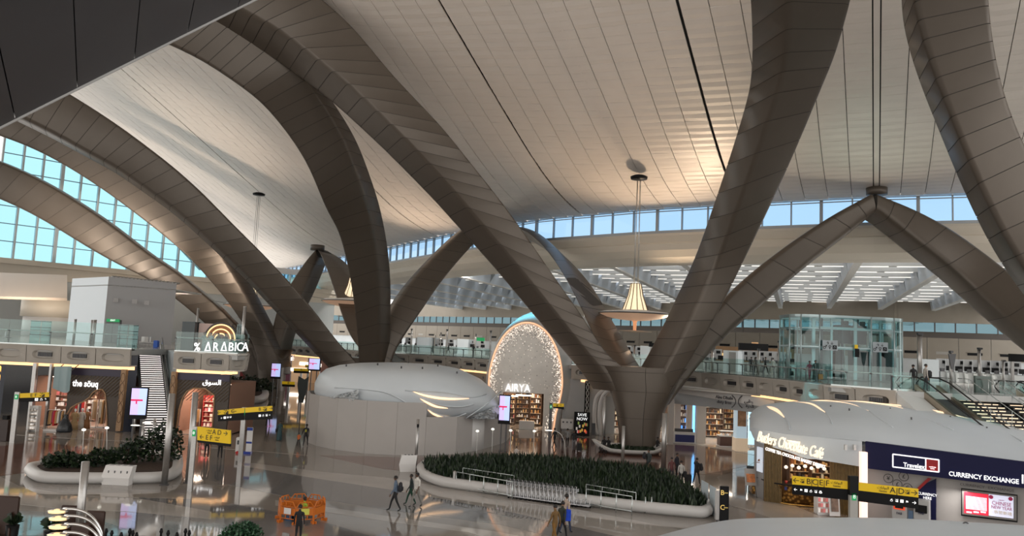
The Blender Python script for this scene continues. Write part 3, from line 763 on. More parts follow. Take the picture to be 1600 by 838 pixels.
# ================================================================ CLOTHING SHOP FRONTS
shop_br = K('woven brown front', (.07, .055, .045), .5, noise=.2, nscale=12)
purple = K('dark purple band', (.03, .022, .05), .4)
oak = K('carved oak', (.36, .22, .12), .5, noise=.2, nscale=7)
shop_in = K('shop interior', (.30, .17, .12), .6)
shop_fl = K('shop floor', (.34, .26, .22), .3)
SY = 66.9
def wx(px, Y=SY): return P(px, 560, Y).x
def wz(px, py, Y=SY): return P(px, py, Y).z
def shopfront(label, pxl, pxr, apts, pxi=None):
    xl, xr = wx(pxl), wx(pxr)
    t = thing('clothing_store', label, 'shop', ((xl+xr)/2, SY, 0))
    z1 = 5.25
    pts = [(wx(x), max(0, wz(x, y))) for x, y in apts]; pts[0] = (pts[0][0], 0); pts[-1] = (pts[-1][0], 0)
    # wall around the opening, in strips
    mb = MB()
    xs = [p[0] for p in pts]
    poly = [(xl, 0), (xl, z1), (xr, z1), (xr, 0)]+[(p[0], p[1]) for p in pts]
    f_ = [(x, SY, z) for x, z in poly]; b_ = [(x, SY+.35, z) for x, z in poly]
    mb.loft([f_, b_]); obj('facade', mb, shop_br, t)
    mb = MB(); mb.box(((xl+xr)/2, SY-.05, 4.95), (xr-xl, .12, .6)); obj('header', mb, purple, t)
    # diagonal lattice ribs
    mb = MB(); x = xl-2
    while x < xr+.5:
        a = max(xl, x); b = min(xr, x+2.2)
        if b > a+.3:
            za, zb_ = 2.9+(a-x), 2.9+(b-x)
            za, zb_ = min(za, 4.6), min(zb_, 4.6)
            if zb_-za > .2: mb.tube([(a, SY-.03, za), (a+(zb_-za), SY-.03, zb_)], .03, 4, smooth=False)
        x += .32
    obj('lattice', mb, K('bronze rib', (.16, .12, .08), .4, .4), t)
    mb = MB(); R = []
    tr = [V(p[0], SY-.06, p[1]) for p in pts]; mb.tube(tr, .06, 6); obj('arch_trim', mb, oak, t)
    # interior
    inn = MB(); D = 7; xl = wx(pxi) if pxi else xl
    inn.add([(xl, SY+.4, 0), (xr, SY+.4, 0), (xr, SY+D, 0), (xl, SY+D, 0), (xl, SY+.4, 4.4), (xr, SY+.4, 4.4), (xr, SY+D, 4.4), (xl, SY+D, 4.4)],
            [(2, 3, 7, 6), (1, 2, 6, 5), (3, 0, 4, 7), (4, 5, 6, 7)])
    obj('interior', inn, shop_in, t)
    mb = MB(); mb.box(((xl+xr)/2, SY+D/2+.1, .03), (xr-xl, D, .06)); obj('shop_floor', mb, shop_fl, t)
    mb = MB()
    for i in range(5): mb.box((xl+(xr-xl)*(i+.5)/5, SY+2+(i % 2)*2, 4.3), (.5, .5, .06))
    obj('ceiling_spot', mb, K('shop spot', (1, 1, 1), .5, emit=(1, .82, .66), es=9), t)
    lamp('shop_lamp', 'AREA', ((xl+xr)/2, SY+2.6, 4.2), 330, (1, .76, .60), 4, (0, 0, 0))
    return t, xl, xr
s1, x1, x2 = shopfront('brown shop front with glowing white latin sign and arched opening full of clothes', 111, 196, [(179, 672), (176, 650), (173, 630), (170, 615), (165, 609), (158, 609), (151, 614), (146, 622), (138, 628), (128, 632), (119, 638), (114, 648), (113, 672)], 58)
text('sign_lettering', 'the söuq', .76, wht_txt, s1, (wx(140), SY-.25, wz(138, 600)), (1, 0, 0), (0, 0, 1), 1e-2, bold=.022, sx=.82)
s2, x3, x4 = shopfront('brown shop front with glowing white arabic sign to the side of the lit staircase', 281, 362, [(341, 668), (341, 640), (340, 618), (325, 608), (307, 607), (297, 612), (291, 622), (287, 640), (285, 668)])
text('sign_lettering', '\uFED5\uFEEE\uFEB4\uFEDF\uFE8D', .62, wht_txt, s2, (wx(336), SY-.25, wz(336, 598)), (1, 0, 0), (0, 0, 1), .06)
for (px, nm) in ((199, 'oak patterned pillar beside the latin shop sign'), (277, 'oak patterned pillar at the foot of the coffee balcony')):
    t = thing('carved_pillar', nm, 'pillar', (wx(px), SY-.3, 0)); x = wx(px)
    mb = MB(); mb.box((x, SY-.2, 2.7), (.42, .5, 5.2)); obj('shaft', mb, oak, t)
    mb = MB()
    for k in range(5):
        z = 1.2+k*.85; ring = [V(x+.17*math.sin(a)*1, SY-.47, z+.4*math.cos(a)) for a in np.linspace(0, 2*math.pi, 13)]
        mb.tube(ring, .022, 4)
    obj('carving', mb, K('carving brown', (.14, .08, .05), .5), t)
gp = thing('hanging_glass_screen', 'pale curved glass screen hanging at the open corner of the clothing shop', 'screen', (wx(98), SY-1, 3))
mb = MB(); R_ = []
for k in range(9):
    px = 87+26*k/8; R_.append([V(wx(px, 65.6), 65.6+.5*math.sin(k/8*3), wz(px, 573, 65.6)), V(wx(px, 65.6), 65.6+.5*math.sin(k/8*3), wz(px, 607+8*math.sin(k/8*2.6), 65.6))])
mb.loft(R_, cap=False, closed=False, smooth=True); obj('sheet', mb, K('frosted blue glass', (.30, .40, .42), .15), gp)
mb = MB()
for px in (88, 112): x_ = wx(px, 65.6); mb.tube([(x_, 65.7, wz(px, 580, 65.6)), (x_, 67.2, 5.7)], .04, 5)
obj('hanger', mb, dsteel, gp)
for px, w in ((82, .3), (57, .5)):
    mb = MB(); mb.box((wx(px, 65.5), 65.5, 2.8), (w*.6, .3, 5.5)); solo('shop_pillar', mb, steel, 'slim steel pillar '+('beside the hanging curved glass' if px == 82 else 'between the perfume wall and the hats'), 'pillar')
# clothing displays
cl_cols = [(.5, .03, .03), (.02, .02, .025), (.55, .5, .42), (.42, .24, .1), (.06, .05, .09), (.62, .58, .52), (.35, .05, .1), (.3, .17, .07), (.12, .12, .14), (.5, .34, .2)]
cl_m = [K('cloth %d' % i, c, .8) for i, c in enumerate(cl_cols)]
def clothes_rail(x0, x1, y, z, label, seed, long=1.1, group=None):
    R = random.Random(seed)
    t = thing('clothes_rail', label, 'clothes rail', ((x0+x1)/2, y, 0))
    mb = MB(); mb.tube([(x0, y, 0), (x0, y, z), (x1, y, z), (x1, y, 0)], .03, 6); mb.box(((x0+x1)/2, y, .08), (x1-x0+.2, .6, .16)); obj('rail', mb, white_m, t)
    x = x0+.12; k = 0
    while x < x1-.1:
        w = R.uniform(.12, .2); l = long*R.uniform(.8, 1.1); 
        mb = MB(); mb.loft([[(x-w*.2, y-.16, z-.05), (x+w*.2, y-.16, z-.05), (x+w*.2, y+.16, z-.05), (x-w*.2, y+.16, z-.05)],
                            [(x-w*.4, y-.24, z-.18), (x+w*.4, y-.24, z-.18), (x+w*.4, y+.24, z-.18), (x-w*.4, y+.24, z-.18)],
                            [(x-w*.5, y-.26, z-l), (x+w*.5, y-.28, z-l), (x+w*.5, y+.26, z-l), (x-w*.5, y+.24, z-l)]])
        ci_ = R.randrange(10); g = solo('garment', mb, cl_m[ci_], ['red', 'black', 'sand', 'ochre', 'slate', 'cream', 'crimson', 'rust', 'grey', 'tan'][ci_]+' garment hanging on the '+(group or 'shop rail'), 'clothing', 'garments on the '+(group or 'shop rail'))
        x += w; k += 1
    return t
clothes_rail(wx(84, 65.4), wx(110, 65.4), 65.4, 1.75, 'clothes rail of red, black and cream robes at the mouth of the latin sign shop', 1, 1.25, 'long front rail left of the dark floor bag')
clothes_rail(wx(127, 69), wx(140, 69), 69.0, 2.3, 'tall clothes rail of brown and cream robes inside the arched opening', 2, 1.7, 'tall rail inside the shop arch')
clothes_rail(wx(152, 68.3), wx(160, 68.3), 68.3, 2.5, 'short rail with dark robes under the pink lightbox', 3, 1.8, 'short rail under the pink lightbox')
clothes_rail(wx(163, 68.5), wx(172, 68.5), 68.5, 2.5, 'short rail with ochre robes at the edge of the shop arch', 8, 1.9, 'short rail at the edge of the arch')
clothes_rail(wx(312, 69), wx(320, 69), 69.0, 2.0, 'small rail of dark clothes inside the arabic sign shop', 5, 1.2, 'small rail inside the arabic sign shop')
mb = MB(); mb.box((wx(162), 71.5, 3.0), (2.2, .1, 1.0)); solo('lightbox', mb, K('pink lightbox', (1, .5, .45), .5, emit=(1, .42, .36), es=1.3), 'glowing pink lightbox high in the shop arch above the hanging robes', 'lightbox')
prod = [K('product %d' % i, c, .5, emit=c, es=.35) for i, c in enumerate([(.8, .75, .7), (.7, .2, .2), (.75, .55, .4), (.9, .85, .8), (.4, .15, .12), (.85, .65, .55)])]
def shelf_unit(x0, x1, y, z1, rows, label, seed, back=None, prods=None, dens=.28, cat='shelf unit', z0=.0, glow=None, rz=0):
    R = random.Random(seed); prods = prods or prod
    t = thing('shelf_unit', label, cat, ((x0+x1)/2, y, z0))
    mb = MB(); mb.box(((x0+x1)/2, y+.22, (z0+z1)/2), (x1-x0, .06, z1-z0)); mb.box((x0, y, (z0+z1)/2), (.06, .45, z1-z0)); mb.box((x1, y, (z0+z1)/2), (.06, .45, z1-z0)); obj('carcass', mb, back or shop_in, t)
    for r in range(rows):
        z = z0+.2+(z1-z0-.3)*r/rows
        mb = MB(); mb.box(((x0+x1)/2, y, z), (x1-x0, .42, .04)); sh = obj('shelf', mb, K('shelf board', (.5, .42, .34), .5), t)
        x = x0+.12; st_ = MB()
        while x < x1-.12:
            w = R.uniform(.1, dens); h = R.uniform(.25, .7)*(z1-z0)/rows; c = R.randrange(len(prods))
            st_.box((x+w/2, y-.05, z+.02+h/2), (w*.8, .2, h), mi=c); x += w*R.uniform(1.15, 2.2)
        obj('stock', st_, prods, t, kind='stuff')
    return t
shelf_unit(wx(78, 70), wx(112, 70), 70.5, 3.1, 6, 'shop shelves of bright small goods behind the front clothes rail', 11)
shelf_unit(wx(140, 72.5), wx(156, 72.5), 72.9, 3.3, 6, 'narrow shop shelves seen through the middle of the arch', 12)
shelf_unit(wx(320, 71), wx(350, 71), 71.8, 3.0, 6, 'red lit shelves of small goods inside the arabic sign shop', 13, back=K('red back', (.45, .05, .05), .5))
shelf_unit(wx(57, 64.6), wx(70, 64.6), 64.6, 2.1, 6, 'white gondola of hats and small goods outside the clothing shop', 14, back=white_m, prods=[white_m, prod[0], prod[3]])

# ================================================================ COFFEE BALCONY
ar = thing('coffee_bar', 'pink panelled coffee bar with a glowing round arch on the balcony over the arabic sign', 'coffee bar', (P(340, 540, 69).x, 69, MZ))
def LX(px, Y): return P(px, 530, Y).x
def LZ(px, py, Y): return P(px, py, Y).z
CY_ = 70.0
x0, x1 = LX(306, CY_), LX(356, CY_); zt = LZ(330, 506, CY_)
mb = MB(); mb.box(((x0+x1)/2, CY_+.6, (MZ+zt)/2), (x1-x0, .3, zt-MZ)); obj('back_panel', mb, K('blush panel', (.62, .46, .42), .5), ar)
cxx, czz = LX(342, CY_), LZ(342, 530, CY_)
for i, (r, c) in enumerate(((1.45, dsteel), (1.3, warm_e), (1.1, K('arch wood', (.4, .2, .1), .5)), (.9, warm_e), (.7, K('arch wood', (.4, .2, .1), .5)), (.5, warm_e))):
    mb = MB(); pts = [V(cxx+r*math.cos(a), CY_+.4+i*.0, czz+r*math.sin(a)) for a in np.linspace(-.35, math.pi+.35, 25)]
    mb.tube(pts, .09 if c is not warm_e else .06, 6); obj('arch_ring', mb, c, ar)
mb = MB(); mb.lathe((cxx, CY_+.38, czz), [(1.4, 0)], 24)
mb = MB(); mb.loft([[V(cxx+1.4*math.cos(a), CY_+.42, czz+1.4*math.sin(a)) for a in np.linspace(0, 2*math.pi, 24, endpoint=False)], [V(cxx+1.4*math.cos(a), CY_+.46, czz+1.4*math.sin(a)) for a in np.linspace(0, 2*math.pi, 24, endpoint=False)]]); obj('arch_recess', mb, K('arch recess', (.25, .1, .06), .6), ar)
mb = MB(); mb.box((LX(345, 68.6), 68.7, MZ+.55), (LX(372, 68.6)-LX(318, 68.6), .8, 1.1)); obj('counter', mb, K('speckled counter', (.45, .46, .47), .5, noise=.5, nscale=18), ar)
mb = MB(); mb.box((LX(295, CY_), CY_+.3, (MZ+LZ(295, 503, CY_))/2), (1.15, 1.2, LZ(295, 503, CY_)-MZ)); solo('drinks_fridge', mb, K('black fridge', (.015, .03, .035), .15), 'tall black glass fronted fridge at the end of the coffee bar', 'fridge')
sg = thing('shop_sign', 'white letters of a percent sign and coffee name standing along the balcony glass', 'sign', (LX(340, 65.6), 65.6, MZ+.1))
for k, (ch, px) in enumerate(zip('%ARABICA', (309, 326, 338, 351, 362, 369, 376, 384.5))):
    if ch in 'A':
        pass
    text('letter', {'A': '\u0394'}.get(ch, ch) if ch == 'A' and k < 7 else ch, 1.05 if ch != '%' else 1.0, wht_txt, sg, (LX(px, 65.6), 65.6, LZ(px, 543, 65.6)), (1, 0, 0), (0, 0, 1), .05, bold=.0, sx=.80)
mb = MB()
for k in range(3): mb.box((LX(368+k*3.2, 69.5), 69.8, MZ+1.3), (.12, .1, 2.6))
solo('bar_screen', mb, bluegl, 'pale slatted glass screen at the end of the coffee bar', 'screen')

# ================================================================ LEFT BALCONY: booth, drum, doors
bo = thing('white_booth', 'large plain white box room standing on the balcony above the clothing shop', 'booth', (P(175, 530, 95).x, 95, MZ))
b0, b1, b2 = P(103, 533, 99), P(160, 533, 92), P(268, 533, 96)
zt = P(160, 432, 92).z
def vwall(mb, a, b, z0, z1, t=.3, zb=None):
    a, b = V(a.x, a.y, 0), V(b.x, b.y, 0); n = V(-(b-a).y, (b-a).x, 0).normalized()*t
    mb.hexa([a+V(0, 0, z0), b+V(0, 0, z0), b+n+V(0, 0, z0), a+n+V(0, 0, z0), a+V(0, 0, z1), b+V(0, 0, zb or z1), b+n+V(0, 0, zb or z1), a+n+V(0, 0, z1)])
mb = MB(); vwall(mb, b0, b1, MZ, zt); obj('side_wall', mb, K('booth white lit side', (.74, .82, .88), .5), bo)  # side of the white booth, its brighter light painted into the colour
mb = MB(); vwall(mb, b1, b2, MZ, zt, zb=P(268, 443, 96).z); obj('front_wall', mb, K('booth white shaded front', (.38, .38, .39), .5), bo)  # same white booth, front greyed in the colour to stand for shade
mb = MB(); mb.prism([(b1.x, b1.y), (b2.x, b2.y), (b2.x, b2.y+8), (b0.x, b0.y+8), (b0.x, b0.y)][::1], zt-1.1, zt-.95); obj('roof_deck', mb, white_m, bo)
for k in range(18):
    q = b1.lerp(b2, (k+.5)/18); z = zt+(P(268, 443, 96).z-zt)*(k+.5)/18; mb = MB(); mb.tube([(q.x, q.y+.3, z+.02), (q.x+.0, q.y+1.2, z+.12)], .13, 6); obj('roof_corrugation', mb, steel, bo)
for px, py in ((175, 469), (187, 470), (216, 472), (235, 474)):
    q = P(px, py, 93.2); mb = MB(); mb.box((q.x, q.y-.9, q.z), (.65, .08, .5)); obj('vent', mb, K('vent grey', (.34, .33, .33), .5), bo)
drum = MB(); q = P(62, 480, 118)
drum.lathe((q.x, q.y+4, P(62, 495, 118).z), [(4.6, 0), (4.6, 2.7)], 32); solo('beige_drum', drum, bm_m, 'wide beige cylindrical drum bulkhead behind the white box room', 'bulkhead')
drum = MB(); drum.lathe((q.x, q.y+4, MZ), [(4.2, 0), (4.2, P(62, 495, 118).z-MZ)], 32); solo('white_drum_base', drum, white_m, 'white round wall under the beige drum on the balcony', 'wall')
# curved pale ceiling tongue behind
mb = MB(); R = []
for k in range(9):
    f = k/8; px = -60+165*f
    R.append([P(px, 424+6*f, 118), P(px, 440+4*f, 118), P(px, 466+4*f, 105), P(px, 462+4*f, 104)])
mb.loft(R, smooth=False); struct('trim_8', mb, K('warm plaster', (.66, .56, .47), .6))
mb = MB(); mb.tube([P(0, 447, 110), P(50, 456, 110), P(100, 468, 110)], .08, 6); solo('cable_tray', mb, dsteel, 'thin dark cable run sloping behind the beige drum', 'cable tray')
def mez_post(px, pt_, pb, Y, w, label, z=MZ):
    a = P(px, pb, Y); t = P(px, pt_, Y)
    mb = MB(); mb.cyl((a.x, a.y, z), w/2, t.z-z, 14); mb.cyl((a.x, a.y, t.z), w/2*1.05, .08, 14)
    return solo('steel_post', mb, steel, label, 'post', None)
for i, (px, pt_, Y, w, lb_) in enumerate([(114, 500, 75, .24, 'steel post on the balcony in front of the white box room side wall'), (140, 501, 80, .18, 'thinner steel post of the pair in front of the white box room'), (144.5, 501, 78, .34, 'thicker steel post of the pair in front of the white box room'),
                                (378, 480, 67.5, .26, 'tall steel post at the rounded end of the coffee balcony'), (305, 483, 72, .2, 'short white topped post above the black fridge')]):
    mez_post(px, pt_, 540, Y, w, lb_)
dr = thing('emergency_exit', 'grey double door with a green exit sign beside the white box room', 'door', (P(174, 530, 90).x, 90, MZ))
qx = P(174, 530, 90).x
mb = MB(); mb.box((qx, 90.2, MZ+1.35), (1.7, .2, 2.7)); obj('frame', mb, dsteel, dr)
for s in (-.4, .4): mb = MB(); mb.box((qx+s, 90.05, MZ+1.2), (.76, .1, 2.3)); obj('leaf', mb, K('door grey', (.16, .17, .18), .4), dr)
mb = MB(); mb.box((qx, 90.0, MZ+2.62), (1.5, .12, .34)); obj('exit_sign', mb, K('exit green', (.02, .35, .12), .5, emit=(.02, .5, .15), es=.25), dr)
text('exit_lettering', 'EXIT', .28, wht_txt, dr, (qx, 89.92, MZ+2.62), (1, 0, 0), (0, 0, 1), .01)
for i, (px, Y, lb_) in enumerate(((62, 72, 'glass gate with dark fittings near the end of the balcony'), (199, 72, 'glass gate with dark fittings beside the exit door'))):
    t = thing('glass_gate', lb_, 'gate', (P(px, 530, Y).x, Y, MZ)); x = P(px, 530, Y).x
    for s in (-.5, .5):
        mb = MB(); mb.box((x+s, Y, MZ+1.05), (.9, .04, 2.1)); obj('leaf', mb, bluegl, t)
    mb = MB()
    for z in (.8, 1.5, 2.05): mb.box((x, Y-.05, MZ+z), (1.9, .06, .05))
    obj('fitting', mb, black, t)
def chair_simple(loc, rz, label, group=None, m=None, legs=True):
    m = m or dsteel
    t = thing('chair', label, 'chair', loc, group, rz)
    def pt(mb, nm, mm=m): o = bpy.data.objects.new(nm, mb.mesh(nm, mm)); COL.objects.link(o); o.parent = t
    mb = MB(); mb.box((0, 0, .45), (.46, .46, .06), bev=.02); pt(mb, 'seat')
    mb = MB(); mb.box((0, .22, .75), (.44, .05, .5), bev=.02); pt(mb, 'backrest')
    for sx_ in (-.19, .19):
        for sy_ in (-.19, .19): mb = MB(); mb.cyl((sx_, sy_, 0), .018, .43, 6); pt(mb, 'leg', steel)
    return t
chair_simple((P(12, 536, 71).x, 71, MZ), 2.4, 'dark office chair on the balcony near the picture edge')
for i, px in enumerate((222, 230, 238)):
    chair_simple((P(px, 538, 79).x, 79, MZ), i*1.1, ['white chair at the head of the lit stairs beside the wall', 'white chair at the head of the lit stairs, middle of three', 'white chair at the head of the lit stairs nearest the blue box'][i], m=white_m)
mb = MB(); mb.box((P(244, 538, 77).x, 77, MZ+.35), (.42, .42, .7), bev=.05); solo('blue_bin', mb, K('blue plastic', (.02, .1, .5), .4), 'small blue bin on the landing above the lit stairs', 'bin')

# ================================================================ PERFUME SHOP, far left under the balcony
navy = K('navy lacquer', (.012, .016, .035), .25)
pf = thing('perfume_shop', 'dark navy perfume shop wall with gold lit niches under the balcony', 'shop', (P(20, 600, 84).x, 84, 0))
xa_, xb_ = P(-60, 600, 84).x, P(76, 600, 84).x
mb = MB(); mb.box(((xa_+xb_)/2, 84.8, 2.6), (xb_-xa_, .3, 5.2)); obj('back_wall_panel', mb, navy, pf)
mb = MB(); mb.box((xb_, 80.5, 2.6), (.4, 8.5, 5.2)); obj('side_panel', mb, navy, pf)
gold_e = K('gold glow', (.9, .6, .15), .4, emit=(1, .62, .15), es=1.2)
for k in range(8):
    x = xa_+(xb_-xa_)*(k+.4)/8
    for z in (3.0, 3.9):
        mb = MB(); mb.box((x, 84.5, z-.38), (1.0, .35, .05)); sh = obj('niche_shelf', mb, K('lit oak shelf', (.5, .28, .12), .5, emit=(1, .5, .2), es=.25), pf)
        for j in range(2):
            bt = MB(); bt.box((x-.25+j*.45, 84.35, z-.08), (.16, .14, .46)); bt.box((x-.25+j*.45, 84.35, z+.2), (.08, .08, .12))
            solo('perfume_bottle', bt, gold_e, 'gold lit bottle on the navy perfume shop niches', 'bottle', 'bottles in the navy perfume shop')
mb = MB(); mb.box((P(30, 600, 83).x, 83.2, 2.1), (6.0, .2, .8)); obj('counter_front', mb, K('counter grey', (.25, .23, .22), .4), pf)
shelf_unit(P(-30, 600, 82).x, P(10, 600, 82).x, 82.0, 1.9, 3, 'low counter with goods in front of the navy perfume wall', 21, back=navy)
lamp('shop_lamp', 'AREA', (P(10, 600, 80).x, 80, 4.8), 180, (.9, .9, 1), 4, (0, 0, 0))
# ================================================================ GROUND LEVEL WALLS UNDER THE RIGHT MEZZANINE
def inset(p, d):      # point moved away from the hall
    return p+V(p.x, p.y, 0).normalized()*d
wl = K('pale grey render', (.46, .48, .49), .4, noise=.04, nscale=.5)
i0 = [inset(V(p.x, p.y, 0), 1.6) for p in ring_r]
def rp_(px, Y, z=0): r_ = ray(px, 600); return V(r_.x*Y, Y, z)
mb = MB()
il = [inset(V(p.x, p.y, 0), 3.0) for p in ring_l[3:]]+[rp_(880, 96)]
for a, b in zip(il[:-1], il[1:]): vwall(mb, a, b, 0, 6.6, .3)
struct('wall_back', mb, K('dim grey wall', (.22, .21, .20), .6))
# duty free frontage : header, curved white band, piers and lit interior
dfY = [(905, 83), (945, 83), (1040, 77), (1100, 74), (1180, 69), (1300, 62)]
mb = MB()
hp = [rp_(x, Y) for x, Y in dfY]
for a, b in zip(hp[1:-1], hp[2:]): vwall(mb, a, b, 3.9, 5.5, .3)
vwall(mb, hp[0]-V(3.4, 0, 0), hp[1], 0, 5.6, .4)
q0 = rp_(935, 82.8); vwall(mb, q0, rp_(962, 82.8), 0, 5.6, .3)
struct('wall_back', mb, wl)
mb = MB(); R = []
for k in range(15):
    f = k/14; px = 1040+f*170; Y = float(np.interp(px, [1040, 1100, 1180, 1300], [76.6, 73.6, 68.6, 61.6])); y = 606+f*f*10+f*26
    top, bot = P(px, 600+f*28-4*math.sin(f*3), Y), P(px, 611+f*28+0*f, Y)
    R.append([bot, top, top+V(0, .4, 0), bot+V(0, .4, 0)])
mb.loft(R, smooth=False); struct('trim_9', mb, K('bright white band', (.75, .74, .72), .4))
df = thing('duty_free_store', 'duty free store under the mezzanine with lit shelves behind white piers', 'shop', (rp_(1110, 72).x, 72, 0))
tx = text('sign_lettering', 'Abu Dhabi\nduty free', .42, K('grey letters', (.10, .10, .11), .4), df, P(1130, 625, 71.2)+V(0, -.3, 0), rp_(1160, 70.2)-rp_(1110, 72.8), (0, 0, 1), .04)
text('sign_lettering', '\uFEF2\uFE92\uFEC7\uFEEE\uFE91\uFE83\n\uFE93\uFEAE\uFEA4\uFEDF\uFE8D', .42, K('grey letters'), df, P(1170, 631, 69.4)+V(0, -.3, 0), rp_(1190, 68)-rp_(1150, 70), (0, 0, 1), .04)
lm = MB()
for s in (-1, 1):
    c = P(1150, 627.5, 70.2)+V(0, -.3, 0); pts = [c+V(s*(.12+.35*(t*t)), -.0, t*.55) for t in np.linspace(-1, 1, 9)]; lm.tube(pts, .05, 5)
obj('emblem', lm, K('grey letters'), df)
pier = K('lit white pier', (.62, .58, .54), .35)
for px, Y, w in ((1049, 76, .5), (1059, 80, .6), (1078, 79, .5), (1096, 78, .9), (1012, 80, .4)):
    q = rp_(px, Y); mb = MB(); mb.box((q.x, q.y, 2.2), (w, .7, 4.4)); obj('pier', mb, pier, df)
# shop hall behind
mb = MB(); a, b = rp_(930, 100), rp_(1330, 90)
vwall(mb, a, b, 0, 5.4, .3); obj('back_wall_panel', mb, K('shop brown back', (.16, .10, .07), .5), df)
mb = MB(); sl4 = [rp_(905, 84, 5.42), rp_(1300, 63, 5.42), rp_(1330, 92, 5.42), rp_(930, 102, 5.42)]
mb.hexa(sl4+[p+V(0, 0, .15) for p in sl4]); obj('ceiling_panel', mb, soff, df)
for px, Y in ((985, 88), (1070, 84), (1120, 80), (1165, 78), (1010, 94)):
    q = rp_(px, Y); lamp('shop_lamp', 'AREA', (q.x, q.y, 5.2), 260, (1, .84, .68), 3.5, (0, 0, 0))
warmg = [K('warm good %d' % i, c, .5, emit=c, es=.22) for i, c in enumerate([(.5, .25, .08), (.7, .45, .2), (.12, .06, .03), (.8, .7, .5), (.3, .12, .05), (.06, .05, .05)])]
def su_px(pxa, pxb, Y, z1, rows, label, seed, prods=None, z0=0, back=None):
    a, b = rp_(pxa, Y), rp_(pxb, Y); return shelf_unit(a.x, b.x, Y, z1, rows, label, seed, back or K('shop brown back'), prods, z0=z0, dens=.17)
su_px(1100, 1130, 84, 3.9, 6, 'dark wood shelving with amber lit bottles past the wide pier', 31, warmg)
su_px(1131, 1152, 86, 3.9, 6, 'dark wood shelving with amber lit goods in the deep of the duty free store', 32, warmg)
su_px(1152, 1172, 83, 3.6, 5, 'dark wood shelving nearest the glowing blue white totem of the duty free store', 33, warmg)
su_px(1060, 1080, 90, 3.2, 4, 'blue lit cosmetics shelving between the white piers', 34, [K('blue glow', (.1, .3, .9), .4, emit=(.08, .35, 1), es=1.2), white_m, K('navy lacquer')])
su_px(955, 968, 90, 3.6, 5, 'dark shelving with bright goods seen left of the bronze trunk', 35, warmg+[white_m])
mb = MB(); q = rp_(1084, 79.5); mb.box((q.x, q.y, 2.4), (.35, .2, 3.4)); solo('blue_light_strip', mb, K('blue strip', (.2, .5, 1), .4, emit=(.12, .45, 1), es=2.2), 'tall glowing blue light strip beside a white pier of the duty free store', 'light')
dk = thing('cosmetics_counter', 'white and navy cosmetics counter in front of the blue light strip', 'counter', rp_(1072, 77.5))
q = rp_(1070, 77.5)
mb = MB(); mb.box((q.x, q.y, .55), (2.2, 1, 1.1), bev=.05); obj('body', mb, white_m, dk)
mb = MB(); mb.box((q.x, q.y-.52, .5), (1.9, .04, .7)); obj('front_panel', mb, K('navy panel', (.03, .04, .16), .4), dk)
mb = MB(); mb.box((q.x, q.y, 1.25), (1.8, .3, .3)); obj('display', mb, dsteel, dk)
kk = thing('display_kiosk', 'white sales kiosk with brown panels standing in the duty free passage', 'kiosk', G(1140, 699))
q = G(1139, 699)
mb = MB(); mb.box((q.x, q.y+.6, .5), (1.7, 1.2, 1.0), bev=.05); obj('body', mb, K('kiosk brown', (.10, .05, .04), .4), kk)
for z, w in ((.04, 1.85), (1.02, 1.85), (1.45, 1.5)):
    mb = MB(); mb.box((q.x, q.y+.6, z), (w, 1.3 if z < 1.2 else .8, .09), bev=.02); obj('rim', mb, white_m, kk)
mb = MB()
for k in range(7): mb.box((q.x-.65+k*.21, q.y+.4, 1.16), (.13, .2, .2), mi=k % 3)
obj('stock', mb, [prod[0], prod[2], white_m], kk, kind='stuff')
# totem with pictures at the pod
tt = thing('advert_pillar', 'lit square advert pillar with fashion picture between duty free and the chocolate cafe', 'pillar', G(1160, 705))
q = G(1159, 706); mb = MB(); mb.box((q.x, q.y+.6, .6), (1.15, 1.15, 1.2)); obj('plinth', mb, K('lit plinth', (.6, .5, .4), .4, emit=(1, .75, .5), es=.3), tt)
mb = MB(); mb.box((q.x, q.y+.6, 3.0), (1.0, 1.0, 3.6)); obj('shaft', mb, K('pillar screen', (.5, .6, .65), .3, emit=(.5, .65, .75), es=.5), tt)
mb = MB(); mb.box((q.x, q.y+.09, 3.2), (.8, .04, 1.8)); mb2 = mb; obj('picture', mb, K('tan picture', (.5, .3, .18), .5, noise=.6, nscale=1.5), tt)
mb = MB(); q2 = G(1172, 700); mb.box((q2.x+.3, q2.y, 2.6), (1.0, .25, 4.6)); solo('glowing_totem', mb, K('cyan screen', (.5, .8, .9), .3, emit=(.55, .82, .95), es=1.0), 'tall glowing pale blue screen wall beside the advert pillar', 'screen')
# white looped portal left of trunk
mb = MB(); pt_ = []
for off, nm in ((0, 'outer'), (1, 'inner')):
    mb = MB(); Y = 81.5-off*.5; R = []
    for x, y in [(932-off*-6, 700), (929+off*8, 665), (929+off*8, 640), (932+off*9, 622), (941+off*8, 612), (955+off*4, 608), (972, 606)]:
        R.append(P(x, y, Y))
    R[0].z = 0; R = [Vector(r) for r in cr([list(r) for r in R], 4)]
    mb.tube(R, .22, 8); solo('portal_rib', mb, white_m, 'curved white portal rib left of the bronze trunk, %s of two' % nm, 'portal')
